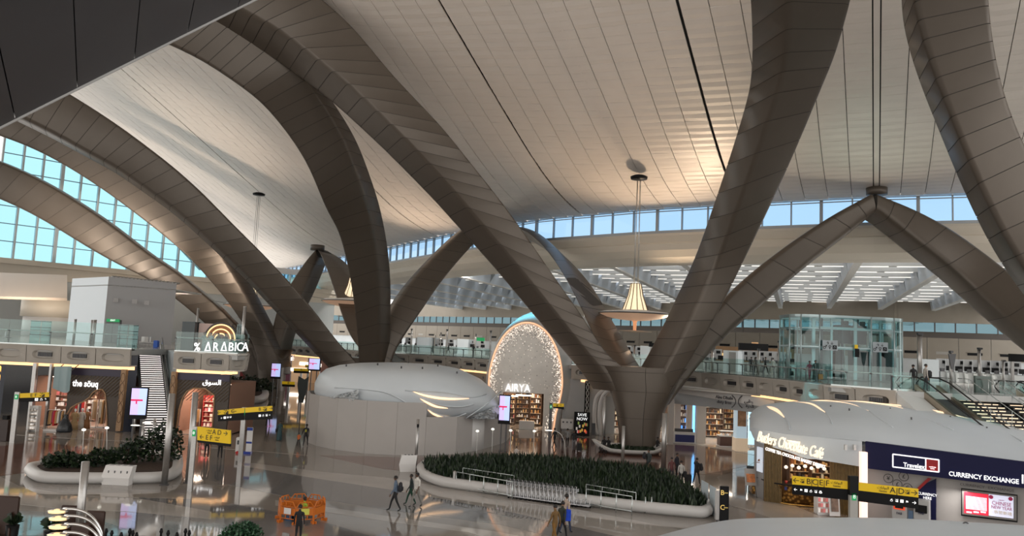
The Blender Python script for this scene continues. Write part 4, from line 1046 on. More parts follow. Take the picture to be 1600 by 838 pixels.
# wall items near the AIRYA portal
po = thing('poster_stand', 'tall black poster stand with colourful perfume bottles picture', 'poster', G(909, 681))
q = P(909, 664, 79.8); mb = MB(); mb.box((q.x, q.y, 1.2), (1.6, .15, 2.4)); obj('board', mb, black, po)
mb = MB()
R_ = random.Random(4)
for k in range(14): mb.box((q.x+R_.uniform(-.6, .6), q.y-.09, R_.uniform(.3, 1.35)), (.16, .02, .28), mi=k % 4)
obj('print', mb, [K('pr%d' % i, c, .5, emit=c, es=.3) for i, c in enumerate([(.7, .1, .08), (.8, .5, .1), (.7, .65, .6), (.3, .4, .1)])], po)
text('lettering', 'SAVE\nNOW', .42, wht_txt, po, (q.x, q.y-.1, 1.9), (1, 0, 0), (0, 0, 1), .01)
mb = MB(); q = P(917, 640, 82.2)
for k in range(8):
    c = V(q.x, 82.2, 1.7+k*.62); mb.tube([c+V(.12*math.cos(a), 0, .3*math.sin(a)) for a in np.linspace(0, 2*math.pi, 9)], .04, 4)
mb.box((q.x, 82.5, 3.2), (.5, .1, 4.6), mi=1); solo('pattern_banner', mb, [white_m, black], 'narrow black hanging banner with white oval pattern above the poster stand', 'banner')
for k, px in enumerate((884, 890, 896)):
    q = P(px-4, 660, 80.5); mb = MB(); mb.box((q.x, 80.6, 1.05), (.42, .4, 1.0), bev=.04); mb.box((q.x, 80.36, 1.25), (.16, .02, .16), mi=1)
    solo('recycling_bin', mb, [white_m, dsteel], 'white recycling bin against the portal wall, %s of three' % ['first from the shop door', 'middle', 'next to the poster stand'][k], 'bin')
q = P(927, 672, 81); mb = MB(); mb.box((q.x, 81, .6), (.35, .3, 1.2)); solo('steel_bin', mb, dsteel, 'small dark steel bin between the poster stand and the white portal ribs', 'bin')

# ================================================================ ARCHED SHOP WITH LIT PERFORATED FACE
ai = thing('arched_store', 'tall egg shaped white shop front with glittering perforated face', 'shop', G(820, 671))
AY = 82.0
def ell(cx, cz, rx, rz_, Y, n=40, z0=0, tw=1.0):
    out = []
    for k in range(n):
        a = -math.pi*.18+(math.pi*1.36)*k/(n-1)
        x, z = math.cos(a), math.sin(a); 
        out.append(V(cx+rx*x*(1 if z > 0 else 1-.10*abs(z)), Y, max(z0, cz+rz_*z)))
    out[0].z = 0; out[-1].z = 0
    return out
fc = P(821, 600, AY); rzt = P(821, 504, AY).z-fc.z; rx_ = 57*AY/1200
F0 = ell(fc.x, fc.z, rx_, rzt, AY)
inner = [V(fc.x+(p.x-fc.x)*.985, AY, fc.z+(p.z-fc.z)*.985 if p.z > 0 else 0) for p in F0]
sil = K('pearl face', (.78, .75, .70), .35, noise=.06, nscale=1.2)
# face with doorway
dz = P(830, 615, AY).z; dxl, dxr = P(785, 640, AY).x, P(849, 640, AY).x
poly = [(p.x, p.z) for p in F0]
mb = MB(); pl = [(dxr, 0), ]+poly+[(dxl, 0), (dxl, dz), (dxr, dz)]
mb.loft([[(x, AY, z) for x, z in pl], [(x, AY+.3, z) for x, z in pl]]); obj('face', mb, sil, ai)
mb = MB(); mb.tube([p+V(0, -.08, 0) for p in F0], .085, 8); obj('glowing_rim', mb, K('orange rim', (1, .6, .4), .4, emit=(1, .50, .28), es=.9), ai)
# perforations as tiny lit studs
R_ = random.Random(9); dots = MB(); dm = 0
for k in range(3400):
    a = R_.uniform(0, 2*math.pi); r = 1-abs(R_.gauss(0, .10)) if k < 3050 else math.sqrt(R_.uniform(0, 1))
    if r < 0 or r > .97: continue
    x, z = fc.x+rx_*r*math.cos(a), fc.z+rzt*r*math.sin(a)
    if z < .2 or (dxl-.2 < x < dxr+.2 and z < dz+.2): continue
    s = R_.uniform(.016, .036); y = AY-.015
    if a > math.pi*1.15 and a < math.pi*1.85 and z < dz: pass
    dots.add([(x-s, y, z-s), (x+s, y, z-s), (x+s, y, z+s), (x-s, y, z+s)], [(0, 1, 2, 3)], R_.choice((0, 0, 1)))
obj('perforation', dots, [K('perforation light', (1, .9, .8), .4, emit=(1, .88, .76), es=1.0), K('perforation dark', (.12, .11, .1), .5)], ai, kind='stuff')
# hull behind
hull = K('pearl hull', (.62, .65, .66), .3, noise=.05, nscale=.8)
H0 = [V(fc.x+(p.x-fc.x)*1.03, AY+.1, fc.z+(p.z-fc.z)*1.02 if p.z > 0 else 0) for p in F0]
def hring(Y, dx, sx_, st):
    z_ = P(845, 474, 88).z
    return [V(fc.x+dx+(p.x-fc.x)*sx_, Y, (fc.z+(p.z-fc.z)*st) if p.z > 0 else 0) for p in F0]
mb = MB(); RR = [H0, hring(83.5, .6, 1.2, 1.11), hring(86, 2.0, 1.62, 1.24), hring(89, 3.4, 1.85, 1.32), hring(93, 4, 1.75, 1.30), hring(97, 4, 1.2, 1.0)]
mb.loft(RR, cap=False, closed=False, smooth=True); obj('hull', mb, hull, ai)
mb = MB()
for k in range(700):
    j = R_.randrange(2, 14); i = 1+R_.random()*1.2; f = R_.random()
    a = RR[int(i)][j].lerp(RR[int(i)][j+1], f); b = RR[int(i)+1][j].lerp(RR[int(i)+1][j+1], f); p = a.lerp(b, i-int(i))+V(.05, -.05, .02); s = .035
    mb.add([p+V(-s, 0, -s), p+V(s, 0, -s), p+V(s, 0, s), p+V(-s, 0, s)], [(0, 1, 2, 3)])
obj('perforation', mb, K('perforation dark'), ai, kind='stuff')
text('sign_lettering', 'AIRYA', 1.15, wht_txt, ai, (P(809, 607, AY).x, AY-.15, P(809, 607, AY).z), (1, 0, 0), (0, 0, 1), .05, sx=.82)
mb = MB(); mb.add([(dxl-2, AY+.5, 0), (dxr+2, AY+.5, 0), (dxr+1, AY+10, 0), (dxl-1, AY+10, 0), (dxl-2, AY+.5, dz+.3), (dxr+2, AY+.5, dz+.3), (dxr+1, AY+10, dz+.3), (dxl-1, AY+10, dz+.3)], [(2, 3, 7, 6), (1, 2, 6, 5), (3, 0, 4, 7), (4, 5, 6, 7)])
obj('interior', mb, K('shop brown back'), ai)
lamp('shop_lamp', 'AREA', (P(815, 640, 86).x, 86, dz-.2), 260, (1, .74, .52), 3.5, (0, 0, 0))
mb = MB()
for px, Y in ((797, 84.2), (818, 86)): q = P(px, 622, Y); mb.box((q.x, q.y, dz-.5), (1.7, .3, .12))
obj('ceiling_light', mb, white_e, ai)
su_px(787, 806, 88, 3.6, 6, 'shelving of warm lit bottles inside the arched shop, beside the advert totem', 41, warmg+[prod[1], prod[0]])
su_px(808, 828, 90, 3.9, 7, 'shelving of warm lit bottles at the middle of the arched shop', 42, warmg+[prod[0]])
su_px(830, 847, 88, 3.8, 6, 'shelving of warm lit bottles at the far side of the arched shop doorway', 43, warmg+[prod[3]])
for k, px in enumerate((818, 829)):
    q = G(px, 675); mb = MB(); mb.box((q.x, 83.6, .45), (.9, .6, .9), bev=.03); 
    t = solo('white_plinth', mb, white_m, 'white display plinth in the arched shop doorway, %s' % ('nearer its middle' if k else 'beside the dark shelves'), 'plinth')
aim(lamp('cyan_projector', 'SPOT', (-6, 74, 24), 30000, (.12, .75, 1), .2, spot=.42, blend=.8), (1.5, 86, 12.5))
aim(lamp('cyan_projector', 'SPOT', (16, 44, 20), 16000, (.15, .85, 1), .15, spot=.11, blend=.5), tuple(P(1264, 606, 57)))

# ================================================================ WHITE DOMED KIOSK BEHIND HOARDING
ho = thing('hoarding', 'tall off white construction hoarding wrapped round the domed kiosk', 'hoarding', G(640, 712))
hd_m = K('hoarding board', (.42, .40, .385), .55, noise=.03, nscale=.5)
hb = [(477, 684), (479, 691), (494, 697), (523, 703), (569, 709), (617, 711.5), (663, 712), (712, 710), (750, 703.5), (787, 692.5), (796, 684)]
ht = [4.05, 4.05, 4.05, 4.05, 4.05, 4.05, 2.95, 2.95, 2.95, 2.95]
hq = [G(x, y) for x, y in hb]
for i in range(len(hq)-1):
    a, b = hq[i], hq[i+1]; 
    mb = MB(); vwall(mb, a+(b-a)*.004, b-(b-a)*.004, 0, ht[i], .08); obj('panel', mb, hd_m, ho)
mb = MB(); vwall(mb, hq[0], V(hq[0].x+1.2, 74, 0), 0, 4.05, .08); vwall(mb, V(hq[-1].x-.3, 72, 0), hq[-1], 0, 2.95, .08); obj('return_panel', mb, hd_m, ho)
dk_ = thing('domed_kiosk', 'smooth white domed kiosk shell rising over the hoarding', 'kiosk', P(640, 640, 67)); dk_.location.z = 0
shell = K('shell white', (.58, .63, .67), .35, noise=.02, nscale=.6)
c = P(641, 600, 67.5); cxk, cyk = c.x, 67.5
prof_ = [(.80, 2.6), (.93, 3.3), (1.0, 4.2), (1.0, 4.9), (.965, 5.6), (.89, 6.15), (.76, 6.5), (.55, 6.75), (.3, 6.88), (.05, 6.92)]
mb = MB(); RR = []
for r, z in prof_:
    q = []
    for k in range(48):
        a = 2*math.pi*k/48; x = 8.15*r*math.cos(a); y = 6.6*r*math.sin(a)
        zz = z
        if x > 2: zz = z-((x-2)/6.2)**2*1.5*min(1, max(0, (z-3)/2.5))*1.15
        if a < 0.0: pass
        q.append(V(cxk+x, cyk+y, zz))
    RR.append(q)
mb.loft(RR, smooth=True); obj('shell', mb, shell, dk_)
mb = MB(); mb.lathe((cxk, cyk, 0), [(6.8, 0), (6.8, 2.8)], 40, sy=.8); obj('base_wall', mb, white_m, dk_)
# fold lights on the shell
def on_dome(px, py):      # meet the view ray with the dome surface, coarse
    d = ray(px, py); best = None
    for t in np.arange(60, 67.5, .05):
        q = d*t+V(0, 0, H); x, y = (q.x-cxk)/8.15, (q.y-cyk)/6.6; r = math.hypot(x, y); z = q.z
        zz = z+(((q.x-cxk-2)/6.2)**2*1.3 if q.x-cxk > 2 else 0)
        rr_ = np.interp(zz, [p[1] for p in prof_], [p[0] for p in prof_])
        if r <= rr_ and 2.6 <= zz <= 6.92: return q-d.normalized()*.06
    return d*66+V(0, 0, H)
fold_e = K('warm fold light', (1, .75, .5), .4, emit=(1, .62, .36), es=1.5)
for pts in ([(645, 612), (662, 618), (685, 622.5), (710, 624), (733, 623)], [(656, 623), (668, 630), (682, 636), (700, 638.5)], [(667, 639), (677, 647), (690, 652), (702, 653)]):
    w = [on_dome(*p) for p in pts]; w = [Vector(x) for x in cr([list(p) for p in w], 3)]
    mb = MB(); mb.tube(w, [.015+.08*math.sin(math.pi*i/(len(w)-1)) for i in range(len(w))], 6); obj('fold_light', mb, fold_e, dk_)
for pts in ([(633, 610), (650, 611.5), (690, 613), (735, 621), (760, 616)], [(655, 622), (690, 634), (720, 636), (740, 632)], [(664, 637), (690, 650), (712, 652), (728, 646)], [(523, 606), (560, 608), (600, 613), (625, 624), (640, 633)], [(783, 612), (760, 632), (740, 646), (728, 654)]):
    w = [on_dome(*p) for p in pts]; w = [Vector(x) for x in cr([list(p) for p in w], 3)]
    mb = MB(); mb.tube(w, .05, 5); obj('fold', mb, shell, dk_)
cr_m = K('clear plastic film', (.45, .48, .50), .12, noise=.15, nscale=5)
for k, (x0, x1, y0, y1) in enumerate(((497, 560, 609, 631), (560, 628, 626, 634), (730, 786, 632, 655))):
    mb = MB(); nx, ny = 22, 8; vs = []
    for i in range(nx+1):
        for j in range(ny+1):
            fx, fy = i/nx, j/ny; px = x0+(x1-x0)*fx
            if k == 0: ty = y1-(y1-y0)*(.25+.75*fx)
            elif k == 1: ty = y1-(y1-y0)*(1-fx)
            else: ty = y1-(y1-y0)*fx*1.1
            py = ty+(y1-ty)*fy; q = on_dome(px, py)-ray(px, py).normalized()*(.12+R_.uniform(0, .35)); vs.append(q)
    fs = [(i*(ny+1)+j, (i+1)*(ny+1)+j, (i+1)*(ny+1)+j+1, i*(ny+1)+j+1) for i in range(nx) for j in range(ny)]
    mb.add(vs, fs); obj('plastic_film', mb, cr_m, dk_)
mb = MB()
for px, py in ((541, 573), (590, 571), (627, 576), (660, 577), (684, 573), (714, 584), (755, 592)):
    q = on_dome(px, py); mb.tube([q, q+V(0, 0, .18)], .06, 6)
obj('hook', mb, dsteel, dk_)
# ================================================================ CAFE AND CURRENCY POD on the right
pod = thing('shell_pod', 'long white shell roofed pod holding the chocolate cafe and the currency counter', 'pavilion', G(1400, 800))
pxs = [1172, 1180, 1195, 1230, 1275, 1347, 1420, 1500, 1600, 1690]
rowy = [[672, 688, 695, 706, 718, 693, 705, 718, 733, 748],
        [668, 669, 673, 679, 683, 690, 702, 715, 730, 745],
        [658, 655, 655, 656, 658, 665, 678, 694, 713, 732],
        [652, 646, 641, 640, 641, 645, 656, 670, 690, 712],
        [649, 640, 633, 628, 626.5, 627.5, 636, 650, 672, 694]]
Y0 = [50.5, 49.5, 48.6, 47.2, 45.6, 43.9, 42.5, 41, 39.3, 38]
rowY = [[y+a for y in Y0] for a in (0, .1, 1.6, 4.0, 7.4)]
grid = [[P(x, rowy[r][i], rowY[r][i]) for i, x in enumerate(pxs)] for r in range(5)]
grid.append([q+V(q.x/q.y*3.5+.5, 3.5, -.9) for q in grid[4]]); grid.append([q+V(q.x/q.y*5.5+.9, 5.5, -2.6) for q in grid[4]])
fine = []
for i in range(len(pxs)): fine.append(cr([list(grid[r][i]) for r in range(1, 7)], 5))
fine = np.array(fine); fr2 = [cr([list(fine[i][j]) for i in range(len(pxs))], 5) for j in range(fine.shape[1])]
mb = MB(); nj, ni = len(fr2), len(fr2[0]); vs = [Vector(fr2[j][i]) for j in range(nj) for i in range(ni)]
mb.add(vs+[v+V(.0, .12, -.25) for v in vs], [(j*ni+i, j*ni+i+1, (j+1)*ni+i+1, (j+1)*ni+i) for j in range(nj-1) for i in range(ni-1)]+[(nj*ni+j*ni+i, nj*ni+j*ni+i+1, nj*ni+(j+1)*ni+i+1, nj*ni+(j+1)*ni+i) for j in range(nj-1) for i in range(ni-1)], 0, True)
obj('shell_roof', mb, shell, pod)
# header over the cafe
mb = MB(); hx = cr([[*P(x, rowy[0][i], Y0[i]), *P(x, rowy[1][i], Y0[i]+.1)] for i, x in enumerate(pxs[:6])], 4)
hx[-1][:3] = P(1347, 730, 43.9)
for k, i in enumerate(range(16, 21)): hx[i][:3] = P(1275+72*k/4, 718+12*k/4, 45.6-1.7*k/4)
a_ = [Vector(h[:3]) for h in hx]; b_ = [Vector(h[3:]) for h in hx]
mb.loft([[a, b, b+V(.1, .3, 0), a+V(.1, .3, 0)] for a, b in zip(a_, b_)], smooth=False); obj('cafe_header', mb, shell, pod)
# crescent lights on the roof
def on_pod(px, py):
    d = ray(px, py); col = np.array([np.interp(px, pxs, rowy[r]) for r in range(5)]); Yc = np.array([np.interp(px, pxs, rowY[r]) for r in range(5)])
    return d*float(np.interp(-py, -col, Yc))+V(0, 0, H)-d.normalized()*.22
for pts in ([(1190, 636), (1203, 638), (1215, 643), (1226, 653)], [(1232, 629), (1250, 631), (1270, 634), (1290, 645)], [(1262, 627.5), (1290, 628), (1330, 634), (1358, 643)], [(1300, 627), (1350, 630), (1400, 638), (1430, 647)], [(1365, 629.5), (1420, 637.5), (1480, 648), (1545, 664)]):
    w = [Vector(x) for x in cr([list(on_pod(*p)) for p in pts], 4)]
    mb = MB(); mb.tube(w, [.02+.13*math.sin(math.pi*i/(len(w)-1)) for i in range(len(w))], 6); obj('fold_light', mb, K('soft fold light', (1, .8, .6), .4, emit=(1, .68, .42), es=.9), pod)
for pts in ([(1226, 653), (1232, 662), (1234, 672)], [(1290, 645), (1297, 655), (1300, 662)], [(1358, 643), (1375, 655), (1395, 668)], [(1430, 647), (1455, 658), (1490, 672)], [(1545, 664), (1570, 676), (1598, 690)]):
    w = [on_pod(*p) for p in pts]; mb = MB(); mb.tube([Vector(x) for x in cr([list(p) for p in w], 3)], .045, 5); obj('fold', mb, shell, pod)
mb = MB()
for px, py in ((1298, 637), (1327, 642), (1391, 641), (1424, 656), (1430, 640), (1485, 654), (1542, 671)):
    q = on_pod(px, py); mb.tube([q, q+V(0, 0, .14)], .05, 6)
obj('hook', mb, dsteel, pod)
for px in (1320, 1334):
    q = P(px, 699, 44.2); mb = MB(); mb.box((q.x, q.y-.1, q.z), (.14, .12, .3)); obj('header_spot', mb, steel, pod)
# structure behind: slatted walls, piers, interior
slat_m = K('olive gold slat', (.20, .13, .05), .45, noise=.15, nscale=5)
def gx(px, Y, z=0): r_ = ray(px, 740); return V(r_.x*Y, Y, z)
w_a, w_b = gx(1195, 48.6), gx(1225, 48.0)
def slats(a, b, z0, z1, name, n):
    d = b-a; yaw = math.atan2(d.y, d.x)
    back = MB(); vwall(back, a+V(0, .08, 0), b+V(0, .08, 0), z0, z1, .1); o = obj(name, back, K('slat backing', (.05, .035, .02), .6), pod)
    for k in range(n):
        q = a+d*((k+.5)/n); mb = MB(); mb.box((q.x, q.y, (z0+z1)/2), (d.length/n*.55, .09, z1-z0), yaw); obj('slat', mb, slat_m, o)
slats(gx(1194, 48.4), gx(1222, 47.8), 0, 3.9, 'slatted_wall', 12)
slats(gx(1297, 46.3), gx(1347, 44.4), 0, 3.4, 'slatted_wall', 20)
mb = MB(); vwall(mb, gx(1178, 50.2), gx(1195, 48.9), 0, 4.2, .2); obj('grey_pier', mb, K('grey pier', (.34, .33, .33), .5), pod)
mb = MB(); vwall(mb, gx(1215, 53), gx(1330, 51.5), 0, 4.6, .2); obj('cafe_back', mb, K('cafe back', (.14, .08, .05), .5), pod)
mb = MB(); cp_ = [gx(1195, 48.9, 4.0), gx(1346, 44.6, 4.0), gx(1346, 53, 4.0), gx(1200, 54, 4.0)]; mb.hexa(cp_+[p+V(0, 0, .12) for p in cp_]); obj('cafe_ceiling', mb, K('cafe dark ceiling', (.03, .025, .02), .6), pod)
q = gx(1349, 43.7); mb = MB(); mb.box((q.x, q.y, 1.9), (.34, .3, 3.8)); obj('lit_column', mb, K('pink lit column', (1, .7, .6), .4, emit=(1, .72, .62), es=1.0), pod)
lamp('cafe_lamp', 'AREA', (gx(1260, 48).x, 48, 3.9), 150, (1, .66, .38), 3, (0, 0, 0))
# lettering on the header
hd_dir = P(1290, 722, 45.1)-P(1190, 694, 48.9); hd_dir.z = P(1290, 700, 45.1).z-P(1190, 680, 48.9).z
lt = K('cream lit letters', (1, .9, .75), .4, emit=(1, .86, .66), es=.7)
cs_ = thing('cafe_sign', 'raised cream script sign across the white cafe header', 'sign', P(1230, 695, 46.9))
text('script_lettering', 'Butlers Chocolate Café', .92, lt, cs_, P(1232, 695.5, 46.55), V(hd_dir.x, hd_dir.y, hd_dir.z-.25), (0, 0, 1), .05, bold=.004, sx=.53, shear=.35)
text('small_lettering', 'COFFEE TEA CHOCOLATE BAKERY DESSERT', .27, K('white lit letters', (1, 1, 1), .4, emit=(1, .95, .9), es=.75), cs_, P(1241, 715.5, 46.3), V(hd_dir.x, hd_dir.y, hd_dir.z-.35), (0, 0, 1), .02, bold=.006, sx=.78)
# cafe counter, curved, brass mosaic
cc = thing('cafe_counter', 'curved brass mosaic counter with dark stone top under the cafe sign', 'counter', G(1240, 785))
cpts = [G(x, y) for x, y in [(1183, 757), (1184, 768), (1190, 776), (1205, 783), (1225, 788), (1250, 791), (1275, 793), (1292, 794)]]
cf = [Vector(c) for c in cr([list(p) for p in cpts], 3)]
mb = MB(); R = []
for i, q in enumerate(cf):
    t = (cf[min(i+1, len(cf)-1)]-cf[max(i-1, 0)]).normalized(); n = V(t.y, -t.x, 0)
    if n.y > 0: n = -n
    R.append([q+V(0, 0, .12), q+n*.12+V(0, 0, .7), q+n*.2+V(0, 0, 1.15), q-n*.6+V(0, 0, 1.15), q-n*.6+V(0, 0, .12)])
mb.loft(R); 
brass = mat('brass mosaic', (.42, .22, .04), .3, .6); n_ = brass.node_tree; v_ = n_.nodes.new('ShaderNodeTexVoronoi'); v_.inputs['Scale'].default_value = 5; tc_ = n_.nodes.new('ShaderNodeTexCoord'); cr_ = n_.nodes.new('ShaderNodeValToRGB')
cr_.color_ramp.elements[0].color = (.75, .42, .10, 1); cr_.color_ramp.elements[1].color = (.10, .045, .01, 1); cr_.color_ramp.elements[1].position = .55
n_.links.new(tc_.outputs['Object'], v_.inputs['Vector']); n_.links.new(v_.outputs['Distance'], cr_.inputs[0]); n_.links.new(cr_.outputs[0], n_.nodes['Principled BSDF'].inputs['Base Color'])
obj('front', mb, brass, cc)
mb = MB(); R = []
for i, q in enumerate(cf):
    t = (cf[min(i+1, len(cf)-1)]-cf[max(i-1, 0)]).normalized(); n = V(t.y, -t.x, 0)
    if n.y > 0: n = -n
    R.append([q+n*.3+V(0, 0, 1.15), q+n*.3+V(0, 0, 1.22), q-n*.7+V(0, 0, 1.22), q-n*.7+V(0, 0, 1.15)])
mb.loft(R); obj('top', mb, black, cc)
mb = MB(); mb.tube([q+V(0, -.15, .06) for q in cf], .06, 6); obj('foot_rail', mb, K('brass', (.6, .35, .1), .25, .9), cc)
R_ = random.Random(5)
for k in range(11):
    q = cf[1+k*2 if 1+k*2 < len(cf) else -1]+V(R_.uniform(-.1, .1), .25, 1.22)
    mb = MB(); mb.cyl((q.x, q.y, q.z), .07, .16+.1*(k % 2), 8, r2=.09); o = solo('counter_jar', mb, [white_m, K('navy panel'), K('warm good 1')][k % 3] if k % 3 else K('jar red', (.4, .05, .04), .4), ['white', 'navy', 'amber'][k % 3] + ' jar on the brass cafe counter', 'jar', 'jars on the cafe counter'); 
    if k % 3 == 0: o['label'] = 'red jar on the brass cafe counter'
for k in range(6):
    q = cf[2+k*2]; t = (cf[3+k*2]-cf[1+k*2]).normalized(); mb = MB(); mb.box((q.x, q.y-.28, .98), (.16, .02, .2), math.atan2(t.y, t.x)); solo('navy_cup', mb, K('navy panel'), 'small navy cup shape fixed along the brass counter front', 'cup', 'navy cups along the brass counter')
su = shelf_unit(gx(1232, 51).x, gx(1262, 51).x, 51.0, 3.0, 4, 'back bar with glowing goods behind the cafe counter', 51, K('cafe back'), warmg+[K('cafe back')], z0=.9, dens=.16)
su = shelf_unit(gx(1266, 50.6).x, gx(1296, 50.6).x, 50.6, 3.0, 4, 'second back bar beside the olive slats of the cafe', 52, K('cafe back'), warmg+[K('cafe back')], z0=.9, dens=.16)
for k in range(7):
    q = gx(1228+k*10, 47.8, 2.2+.1*(k % 2)); t = thing('pendant_lamp', ['white globe pendant above the cafe counter next to the dark slats', 'second white globe pendant over the cafe counter', 'third white globe pendant over the cafe counter', 'middle white globe pendant over the cafe counter', 'fifth white globe pendant over the cafe counter', 'sixth white globe pendant over the cafe counter', 'white globe pendant nearest the olive slats'][k], 'pendant lamp', q, 'pendants of the cafe')
    mb = MB(); mb.lathe((q.x, q.y, q.z), [(.02, -.1), (.09, -.07), (.12, 0), (.09, .07), (.03, .11)], 12); obj('globe', mb, K('globe light', (1, .9, .8), .4, emit=(1, .85, .68), es=.9), t)
    mb = MB(); mb.tube([q+V(0, 0, .14), V(q.x, q.y, 4.0)], .012, 5); obj('cord', mb, black, t)
q = gx(1187, 48.2); ps = thing('cafe_poster', 'lit vertical poster of a coffee cup on the grey pier', 'poster', (q.x, q.y, 1.2))
mb = MB(); yaw = math.atan2((gx(1195, 48.7)-gx(1178, 50)).y, (gx(1195, 48.7)-gx(1178, 50)).x); q = gx(1187, 48.9)
mb.box((q.x, q.y, 2.45), (.62, .08, 1.5), yaw); obj('board', mb, K('poster lit', (.6, .64, .7), .4, emit=(.55, .62, .72), es=.6), ps)
mb = MB(); mb.lathe((q.x, q.y-.06, 2.35), [(.16, -.0), (.12, .12), (.02, .14)], 12, sy=.15); mb.lathe((q.x, q.y-.06, 2.25), [(.22, 0), (.2, .04)], 12, sy=.1); obj('cup_print', mb, K('coffee print', (.25, .1, .03), .4), ps)
q = G(1173, 778); ea = thing('poster_easel', 'poster easel with a picture of food near the cafe entrance', 'easel', q)
mb = MB(); mb.slab(q+V(-.36, -.02, .75), q+V(.36, -.02, .75), q+V(.36, .2, 1.75), q+V(-.36, .2, 1.75), (0, .04, 0)); obj('board', mb, K('easel grey', (.35, .33, .31), .5), ea)
mb = MB(); mb.slab(q+V(-.26, -.05, .95), q+V(.26, -.05, .95), q+V(.26, .1, 1.45), q+V(-.26, .1, 1.45), (0, .02, 0)); obj('picture', mb, K('food picture', (.5, .16, .04), .5, noise=.6, nscale=5), ea)
for dx in (-.35, .35): mb = MB(); mb.tube([q+V(dx, -.1, 0), q+V(dx*.6, .1, 1.3)], .02, 6); obj('leg', mb, dsteel, ea)
mb = MB(); mb.tube([q+V(0, .6, 0), q+V(0, .15, 1.4)], .02, 6); obj('leg', mb, dsteel, ea)
q = gx(1287, 45.3); sh_ = thing('grab_rack', 'white rack of snacks standing by the gold slats beneath the long sign', 'rack', (q.x, q.y, 0))
mb = MB(); mb.box((q.x, q.y, .55), (.9, .6, 1.1), bev=.03); obj('carcass', mb, white_m, sh_)
mb = MB()
for r in range(3):
    for k in range(6): mb.box((q.x-.36+k*.14, q.y-.28, .25+r*.3), (.1, .1, .2), mi=(k+r) % 3)
obj('stock', mb, [prod[0], prod[4], prod[1]], sh_, kind='stuff')
q = gx(1305, 44.6); mb = MB(); mb.slab(q+V(-.3, 0, .05), q+V(.3, 0, .05), q+V(.3, .18, 1.35), q+V(-.3, .18, 1.35), (0, .05, 0)); mb.slab(q+V(-.2, -.03, .3), q+V(.2, -.03, .3), q+V(.2, .1, 1.1), q+V(-.2, .1, 1.1), (0, .02, 0), 1)
solo('leaning_poster', mb, [white_m, K('poster brown', (.16, .1, .07), .5, noise=.5, nscale=4)], 'brown and white poster board leaning on the gold slats', 'poster')

# ---- currency counter
navyt = K('travel navy', (.006, .007, .045), .5, spec=.25)
ta, tb_ = P(1351, 732, 43.8), P(1640, 768, 38.6); fdir = V(tb_.x-ta.x, tb_.y-ta.y, 0).normalized(); fnrm = V(fdir.y, -fdir.x, 0)
if fnrm.y > 0: fnrm = -fnrm
def on_front(px, py, off=0):       # meet the ray with the fascia plane
    d = ray(px, py); o = V(0, 0, H); p0 = V(ta.x, ta.y, 0)+fnrm*off
    return o+d*((p0-o).dot(fnrm)/d.dot(fnrm))
te = thing('currency_counter', 'navy fronted currency exchange with lit lettering under the white shell roof', 'shop', (ta.x, ta.y, 0))
q4 = [on_front(1352, 732), on_front(1660, 771), on_front(1660, 730), on_front(1352, 690)]
mb = MB(); mb.slab(*q4, -fnrm*.3); obj('fascia', mb, navyt, te)
for nm, s, px, py, size, m_ in (('lettering', 'CURRENCY EXCHANGE', 1536, 747, .325, wht_txt), ('lettering', 'Travelex', 1428, 728.5, .33, wht_txt), ('lettering', 'worldwide\nmoney', 1457, 731.5, .085, wht_txt)):
    L0, L1 = on_front(px-10, py, .06), on_front(px+10, py, .06); 
    dd = on_front(1600, 733+10, 0)-on_front(1352, 694+20, 0)
    text(nm, s, size, m_, te, on_front(px, py, .06), V(fdir.x, fdir.y, 0), (0, 0, 1), .02, bold=.004 if size > .3 else 0, sx=.88)
bx_ = [(1395, 710), (1467, 719), (1467, 738), (1395, 730)]
for i in range(4):
    a, b = on_front(*bx_[i], .05), on_front(*bx_[(i+1) % 4], .05); mb = MB(); mb.tube([a, b], .035, 5, smooth=False); obj('logo_border', mb, wht_txt, te)
mb = MB(); mb.tube([on_front(1446.5, 716.5, .05), on_front(1446.5, 735.5, .05)], .03, 5); obj('logo_border', mb, wht_txt, te)
mb = MB(); mb.slab(on_front(1447.5, 735, .03), on_front(1466, 737.5, .03), on_front(1466, 719.5, .03), on_front(1447.5, 717, .03), fnrm*.01); obj('logo_red', mb, K('logo red', (.35, .01, .012), .4), te)
mb = MB(); mb.tube([on_front(1598, 742, .05), on_front(1598, 756, .05)], .04, 5); obj('letter_bar', mb, wht_txt, te)
body = K('currency wall', (.38, .36, .35), .5)
b4 = [on_front(1352, 840, -.9), on_front(1700, 880, -.9)]
for q in b4: q.z = 0
mb = MB(); mb.slab(V(b4[0].x, b4[0].y, 0), V(b4[1].x, b4[1].y, 0), V(b4[1].x, b4[1].y, 2.9), V(b4[0].x, b4[0].y, 2.9), -fnrm*.2); obj('back_panel', mb, body, te)
mb = MB()
mb.slab(on_front(1432, 800, -.8), on_front(1463, 805, -.8), on_front(1463, 746, -.8), on_front(1444, 752, -.8), fnrm*.03); 
q = [on_front(1434, 830, -.8), on_front(1463, 833, -.8), on_front(1463, 748, -.8), on_front(1434, 762, -.8)]
mb = MB(); mb.slab(*q, fnrm*.04); obj('navy_panel', mb, navyt, te)
mb = MB(); mb.slab(on_front(1432, 764, -.76), on_front(1434, 768, -.76), on_front(1456, 748, -.76), on_front(1450, 747, -.76), fnrm*.03); obj('red_stripe', mb, K('logo red'), te)
text('lettering', 'CURRENCY\nHERE', .2, wht_txt, te, on_front(1449, 776, -.70), fdir, (0, 0, 1), .01, sx=.9)
